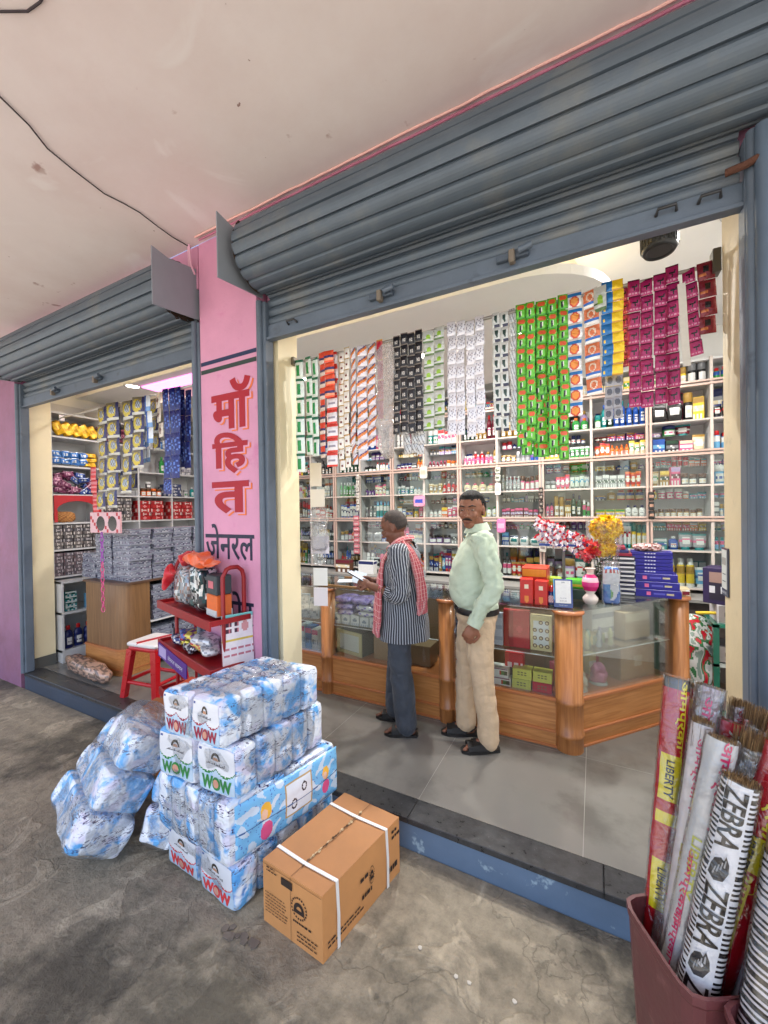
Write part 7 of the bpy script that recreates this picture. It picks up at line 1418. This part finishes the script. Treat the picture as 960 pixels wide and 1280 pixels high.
def trousers(par, m, legs, waist, seed, wr, bottoms):
    g = MB(); 
    for a,b,r_ in waist: g.ell(a,b,18)
    for pts, rs in legs: chain(g,pts,rs,18)
    def nzf(p_):
        d = noise.noise(Vector((p_.x*9+seed,p_.y*9,p_.z*13)))*wr+ridge(p_,7,seed,(1.3,1.3,.55))*wr*1.1+ridge(p_,12,seed+7,(1,1,1.3))*wr*.5; z = p_.z
        return d+wr*.8*math.sin((z*26+3*math.sin(p_.x*9)+seed))*max(0,1-abs(z-.12)/.14)+wr*.5*math.sin(z*34+p_.y*20)*max(0,1-abs(z-.48)/.12)
    me = remesh(g,.009,3,nzf); return put('trousers',me,m,par)
trousers(p1,TR1,[([(0,.08,.86),(.02,.092,.62),(.01,.092,.44),(-.015,.088,.20),(-.02,.088,.075)],[.080,.084,.080,.078,.076]),([(0,-.08,.86),(.05,-.092,.62),(.08,-.092,.44),(.10,-.088,.20),(.10,-.088,.085)],[.080,.084,.080,.078,.076])],[((0,0,.84),(.115,.150,.09),0)],1,.006,0)
# scarf
def ribbon(path, sides, widths, thick=.006, pleat=.010, np_=4, sub=5, seed=0):
    g = MB(); P = [Vector(p) for p in path]; Sd = [Vector(s_).normalized() for s_ in sides]; K = len(P)
    def cr(L_, f):
        i = min(int(f),K-2); t_ = f-i; a,b,c,d = L_[max(i-1,0)],L_[i],L_[i+1],L_[min(i+2,K-1)]; return 0.5*((2*b)+(-a+c)*t_+(2*a-5*b+4*c-d)*t_*t_+(-a+3*b-3*c+d)*t_**3)
    def fn(sgn):
        def f(u, v_):
            ff = v_*(K-1); p_ = cr(P,ff); s_ = cr(Sd,ff).normalized(); w_ = cr(widths,ff); tg = (cr(P,min(K-1,ff+.05))-cr(P,max(0,ff-.05))).normalized(); n_ = s_.cross(tg).normalized(); x = (u-.5)*w_
            return p_+s_*x+n_*(pleat*math.sin(u*2*math.pi*np_+v_*2+seed)+.008*noise.noise(p_*14+Vector((u*2,seed,0)))+sgn*thick)
        return f
    return g, fn, K
def scarf_piece(par, path, sides, widths, seed, m, name='scarf_fold', np_=4, pleat=.009):
    g, fn, K = ribbon(path, sides, widths, seed=seed, np_=np_, pleat=pleat); a, b = fn(1), fn(-1); n = 28; g.grid(n,(K-1)*6,a); g.grid(n,(K-1)*6,lambda u,v_: b(1-u,v_))
    g.grid(1,(K-1)*6,lambda u,v_: a(0,v_) if u<.5 else b(0,v_)); g.grid(1,(K-1)*6,lambda u,v_: b(1,v_) if u<.5 else a(1,v_)); return g.build(name,m,par)
SC = striped('pink_checked_cotton', C(190,84,94), C(222,168,166), 11, .34, c3=C(224,180,176), f3=18)
SCE = striped('scarf_end_cotton', C(196,96,104), C(214,168,168), 9, .3, c3=C(104,92,100), f3=6)
sc = scarf_piece(p1,[(.05,.10,1.275),(-.005,.085,1.335),(-.050,.0,1.345),(-.01,-.085,1.335),(.06,-.08,1.29)],[(.5,.2,.8),(.3,.6,.6),(-.6,0,.8),(.3,-.6,.6),(.5,-.2,.8)],[.10,.095,.09,.095,.10],1,SC,'scarf')
scarf_piece(sc,[(-.02,.095,1.33),(.065,.105,1.27),(.125,.095,1.20),(.150,.112,1.06),(.162,.120,.90),(.168,.126,.77)],[(.2,.8,.5),(-.1,.9,.3),(-.2,1,.1),(-.45,.88,0),(-.5,.85,0),(-.5,.85,0)],[.09,.11,.12,.12,.125,.125],2,SC)
scarf_piece(sc,[(.168,.126,.785),(.173,.130,.74),(.172,.132,.70)],[(-.5,.85,0)]*3,[.125,.128,.13],2,SCE,'scarf_end')
scarf_piece(sc,[(.06,-.07,1.30),(.10,-.05,1.27),(.105,.02,1.255),(.075,.085,1.275),(.01,.10,1.32)],[(.2,-.2,1),(0,0,1),(0,0,1),(0,.2,1),(-.2,.4,1)],[.07,.085,.09,.085,.08],4,SC,np_=3)
scarf_piece(sc,[(-.02,.08,1.345),(-.085,.12,1.27),(-.125,.13,1.17),(-.145,.12,1.04),(-.150,.11,.94)],[(.3,.8,.3),(.3,1,0),(.4,1,0),(.4,1,0),(.4,1,0)],[.07,.08,.09,.10,.10],6,SC)
scarf_piece(sc,[(-.149,.11,.95),(-.152,.11,.90),(-.150,.11,.86)],[(.4,1,0)]*3,[.10,.102,.105],6,SCE,'scarf_end')
# sandals
SOLE = mat('black_rubber', sr(30,28,28), .55, bump=.2, bscale=60)
def sandal(par, M5, k=1.0, closed=False):
    g = MB(); out = [(-.078,-.026),(-.085,0),(-.078,.028),(-.02,.034),(.05,.046),(.11,.047),(.150,.025),(.152,-.008),(.13,-.034),(.05,-.042),(-.02,-.034)]
    g.prism([(x*k,y*k) for x,y in out],-.022,-.004,M=M5); s_ = g.build('sandal',SOLE,par); g = MB()
    def strap(x0, x1, h, w_): 
        pts = [(x0,-.042*k,-.005),(x0+.2*(x1-x0),-.040*k,h*.6),((x0+x1)/2,-.005,h),(x0+.8*(x1-x0),.038*k,h*.6),(x1,.044*k,-.005)]
        for p_, q_ in zip(pts,pts[1:]): g.add([(p_[0]-w_,p_[1],p_[2]),(p_[0]+w_,p_[1],p_[2]),(q_[0]+w_,q_[1],q_[2]),(q_[0]-w_,q_[1],q_[2]),(p_[0]-w_,p_[1],p_[2]+.005),(p_[0]+w_,p_[1],p_[2]+.005),(q_[0]+w_,q_[1],q_[2]+.005),(q_[0]-w_,q_[1],q_[2]+.005)],[(3,2,1,0),(4,5,6,7),(0,1,5,4),(2,3,7,6),(0,4,7,3),(1,2,6,5)],M=M5)
    strap(.085,.075,.036,.020); strap(.03,.055,.052,.014); strap(.07,.02,.056,.012)
    if closed: strap(.10,.095,.034,.026); strap(.055,.055,.050,.03); strap(-.0,.01,.062,.02)
    g.tube([M5 @ Vector(q) for q in ((.0,-.036*k,.012),(-.045,-.036*k,.024),(-.078,0,.03),(-.045,.038*k,.024),(.0,.038*k,.012))],.006,6); g.build('strap',SOLE,s_)
for M5 in fm1: sandal(p1,M5)
# phone in his hands
ph = thing('mobile_phone','slim phone held in both hands by the older man','phone',(0,0,0)); Mp = Matrix.Translation(W1) @ Matrix.Rotation(Y1,4,'Z') @ T(.345,.03,1.088) @ RY(-28); ph.matrix_basis = Mp
g = MB(); g.box(-.072,-.036,-.004,.072,.036,.004,C(26,26,30),bev=.002); g.build('case',GLOSS,ph); g = MB(); g.box(-.068,-.033,.0042,.068,.033,.0052,C(206,214,224)); g.build('screen',mat('phone_screen',sr(190,200,214),.15,emit=.25),ph)

# ---- man in a pale green shirt looking over his shoulder
W2 = Vector((-.70,2.66,FL)); Y2 = math.atan2(-.36,-.93)
Mn2 = T(.035,.015,1.562) @ RZ(66) @ RY(4)
g = MB(); head(g, Mn2, 1.10); chain(g,[(-.02,0,1.36),(-.005,.005,1.43),(.015,.01,1.50)],[.055,.052,.055],14)
g.ell((0,0,.95),(.10,.13,.10),16); g.ell((.005,0,1.08),(.08,.12,.15),16); g.ell((-.005,0,1.24),(.085,.135,.13),16); chain(g,[(-.02,-.12,1.36),(-.02,.12,1.36)],[.045,.045])
el2, wl2 = (-.06,.245,1.09), (.055,.262,.865); er2, wr2 = (-.03,-.235,1.10), (.06,-.24,.87)
for s_, el, wri in ((1,el2,wl2),(-1,er2,wr2)): chain(g,[(-.02,.165*s_,1.36),el,wri],[.042,.036,.026])
hand(g, wl2, (.42,.0,-.9), (.1,1,.0), -1, 1.05, (.55,.65,.75,.85), .2, .6)
hand(g, wr2, (.3,.0,-.95), (.1,-1,.0), 1, 1.0, (.3,.35,.4,.45), .4, .4)
for s_, fx in ((1,-.05),(-1,.08)): chain(g,[(0,.09*s_,.92),(.01+fx*.5,.095*s_,.48),(fx-.01,.092*s_,.08)],[.066,.052,.04])
fm2 = [foot(g,-.03,.092,.12,1.04), foot(g,.09,-.09,-.05,1.04)]
p2 = put('person', remesh(g,.0048,5), SKIN2, None, tuple(W2), (0,0,Y2)); tag(p2,'man in pale green shirt and tan trousers turning his head toward the camera','person')
eyes(p2, Mn2, 1.10, .45, 0)
HB = mat('black_hair', sr(16,13,13), .85, var=.3, vscale=100, bump=1, bscale=200, bdist=.006)
def hl2(x,y,z):
    if z > .066 - max(0,-x)*.3 + .008*noise.noise(Vector((x*60,y*60,3))) and x < .064: return True
    if x < -.015 and z > -.045: return True
    return x < .010 and z > .030
haircap(p2, Mn2, 1.10, hl2, HB, .009, top=1.3, nzs=.004)
Mn2 = Mn2 @ Matrix.Scale(1.10,4)
g = MB()
for s_ in (-1,1): strip_hair(g,[Mn2 @ Vector(q) for q in ((.086,.012*s_,.026),(.083,.034*s_,.033),(.068,.052*s_,.026))],[.0032,.0042,.002],C(16,12,12))
strip_hair(g,[Mn2 @ Vector(q) for q in ((.082,-.030,-.056),(.092,-.016,-.047),(.0955,0,-.0445),(.092,.016,-.047),(.082,.030,-.056))],[.0025,.0052,.0048,.0052,.0025],C(16,12,12)); g.build('eyebrows_moustache',MATTE,p2)
g = MB(); g.ell((.0865,0,-.066),(.009,.019,.0045),10,M=Mn2); g.build('lips',mat('lip_skin',sr(112,60,54),.45),p2)
SHT = mat('pale_green_shirt', sr(186,200,178), .75, var=.04, vscale=16, bump=.45, bscale=16, bdist=.012, sheen=.1)
g = MB(); loft(g,[rg5(.0,0,.925,.136,.168),rg5(.018,0,.965,.152,.174),rg5(.032,0,1.05,.154,.174),rg5(.030,0,1.14,.148,.174),rg5(.014,0,1.24,.136,.186),rg5(-.005,0,1.32,.116,.186),rg5(-.015,0,1.37,.088,.146),rg5(-.012,0,1.405,.072,.086),rg5(-.008,0,1.425,.066,.070)],110,wr=.0075,wsc=9,seed=8,vs=1.2,sub=8)
sh2_ = g.build('shirt',SHT,p2)
for s_, el, wri in ((1,el2,wl2),(-1,er2,wr2)):
    a = Vector((-.02,.165*s_,1.37)); e_ = Vector(el); w_ = Vector(wri); mid = a.lerp(e_,.5)+Vector((-.008,.016*s_,0))
    g = MB(); loft(g,limb_rings([a+Vector((0,-.04*s_,.012)),a+Vector((0,.014*s_,-.012)),mid,e_+Vector((-.01,.004*s_,.0)),e_.lerp(w_,.5),e_.lerp(w_,.86)],[.066,.076,.066,.061,.054,.046]),40,wr=.014,wsc=15,seed=5+s_,sub=9); g.build('sleeve',SHT,sh2_)
    g = MB(); loft(g,limb_rings([e_.lerp(w_,.80),e_.lerp(w_,1.03)],[.047,.044]),36,wr=.002,wsc=16,sub=5); g.build('cuff',SHT,sh2_)
# collar and placket
g = MB()
def col_(u, v_):
    a = math.pi*(-.95+1.9*u)+math.pi; r_ = .066+.024*v_; z = 1.472-.050*v_+.010*math.cos(a)*-1; return (-.002+r_*math.cos(a)*1.0-.0, r_*1.08*math.sin(a), z)
g.grid(36,5,col_); g.grid(36,5,lambda u,v_: tuple(Vector(col_(1-u,v_))*1.0+Vector((0,0,-.003)))); g.build('collar',SHT,sh2_)
g = MB()
for z in (1.37,1.30,1.22,1.13,1.05): g.ell((.0+{1.37:.086,1.30:.116,1.22:.152,1.13:.180,1.05:.188}[z],0,z),(.004,.007,.007),8,C(226,226,220))
g.build('buttons',PAINT,sh2_)
BELT = mat('black_leather', sr(24,22,24), .4)
g = MB(); loft(g,[rg5(.005,0,.888,.142,.172),rg5(.01,0,.905,.146,.174),rg5(.01,0,.925,.146,.174)],56,sub=3); bt = g.build('belt',BELT,p2); g = MB(); g.box(.150,-.02,.892,.156,.02,.925,C(170,160,140)); g.build('buckle',mat('buckle',None,.3,metal=.8),bt)
TR2 = mat('tan_trousers', sr(204,178,146), .8, var=.05, vscale=20, bump=.7, bscale=24, bdist=.014, sheen=.1)
trousers(p2,TR2,[([(-.01,.085,.86),(.0,.10,.64),(-.015,.10,.46),(-.045,.094,.22),(-.05,.094,.07)],[.096,.086,.074,.068,.068]),([(.01,-.085,.86),(.05,-.10,.64),(.07,-.10,.46),(.08,-.094,.22),(.08,-.092,.085)],[.110,.094,.080,.070,.070])],[((.005,0,.86),(.136,.164,.085),0)],4,.005,0)
for M5 in fm2: sandal(p2,M5,1.08,True)
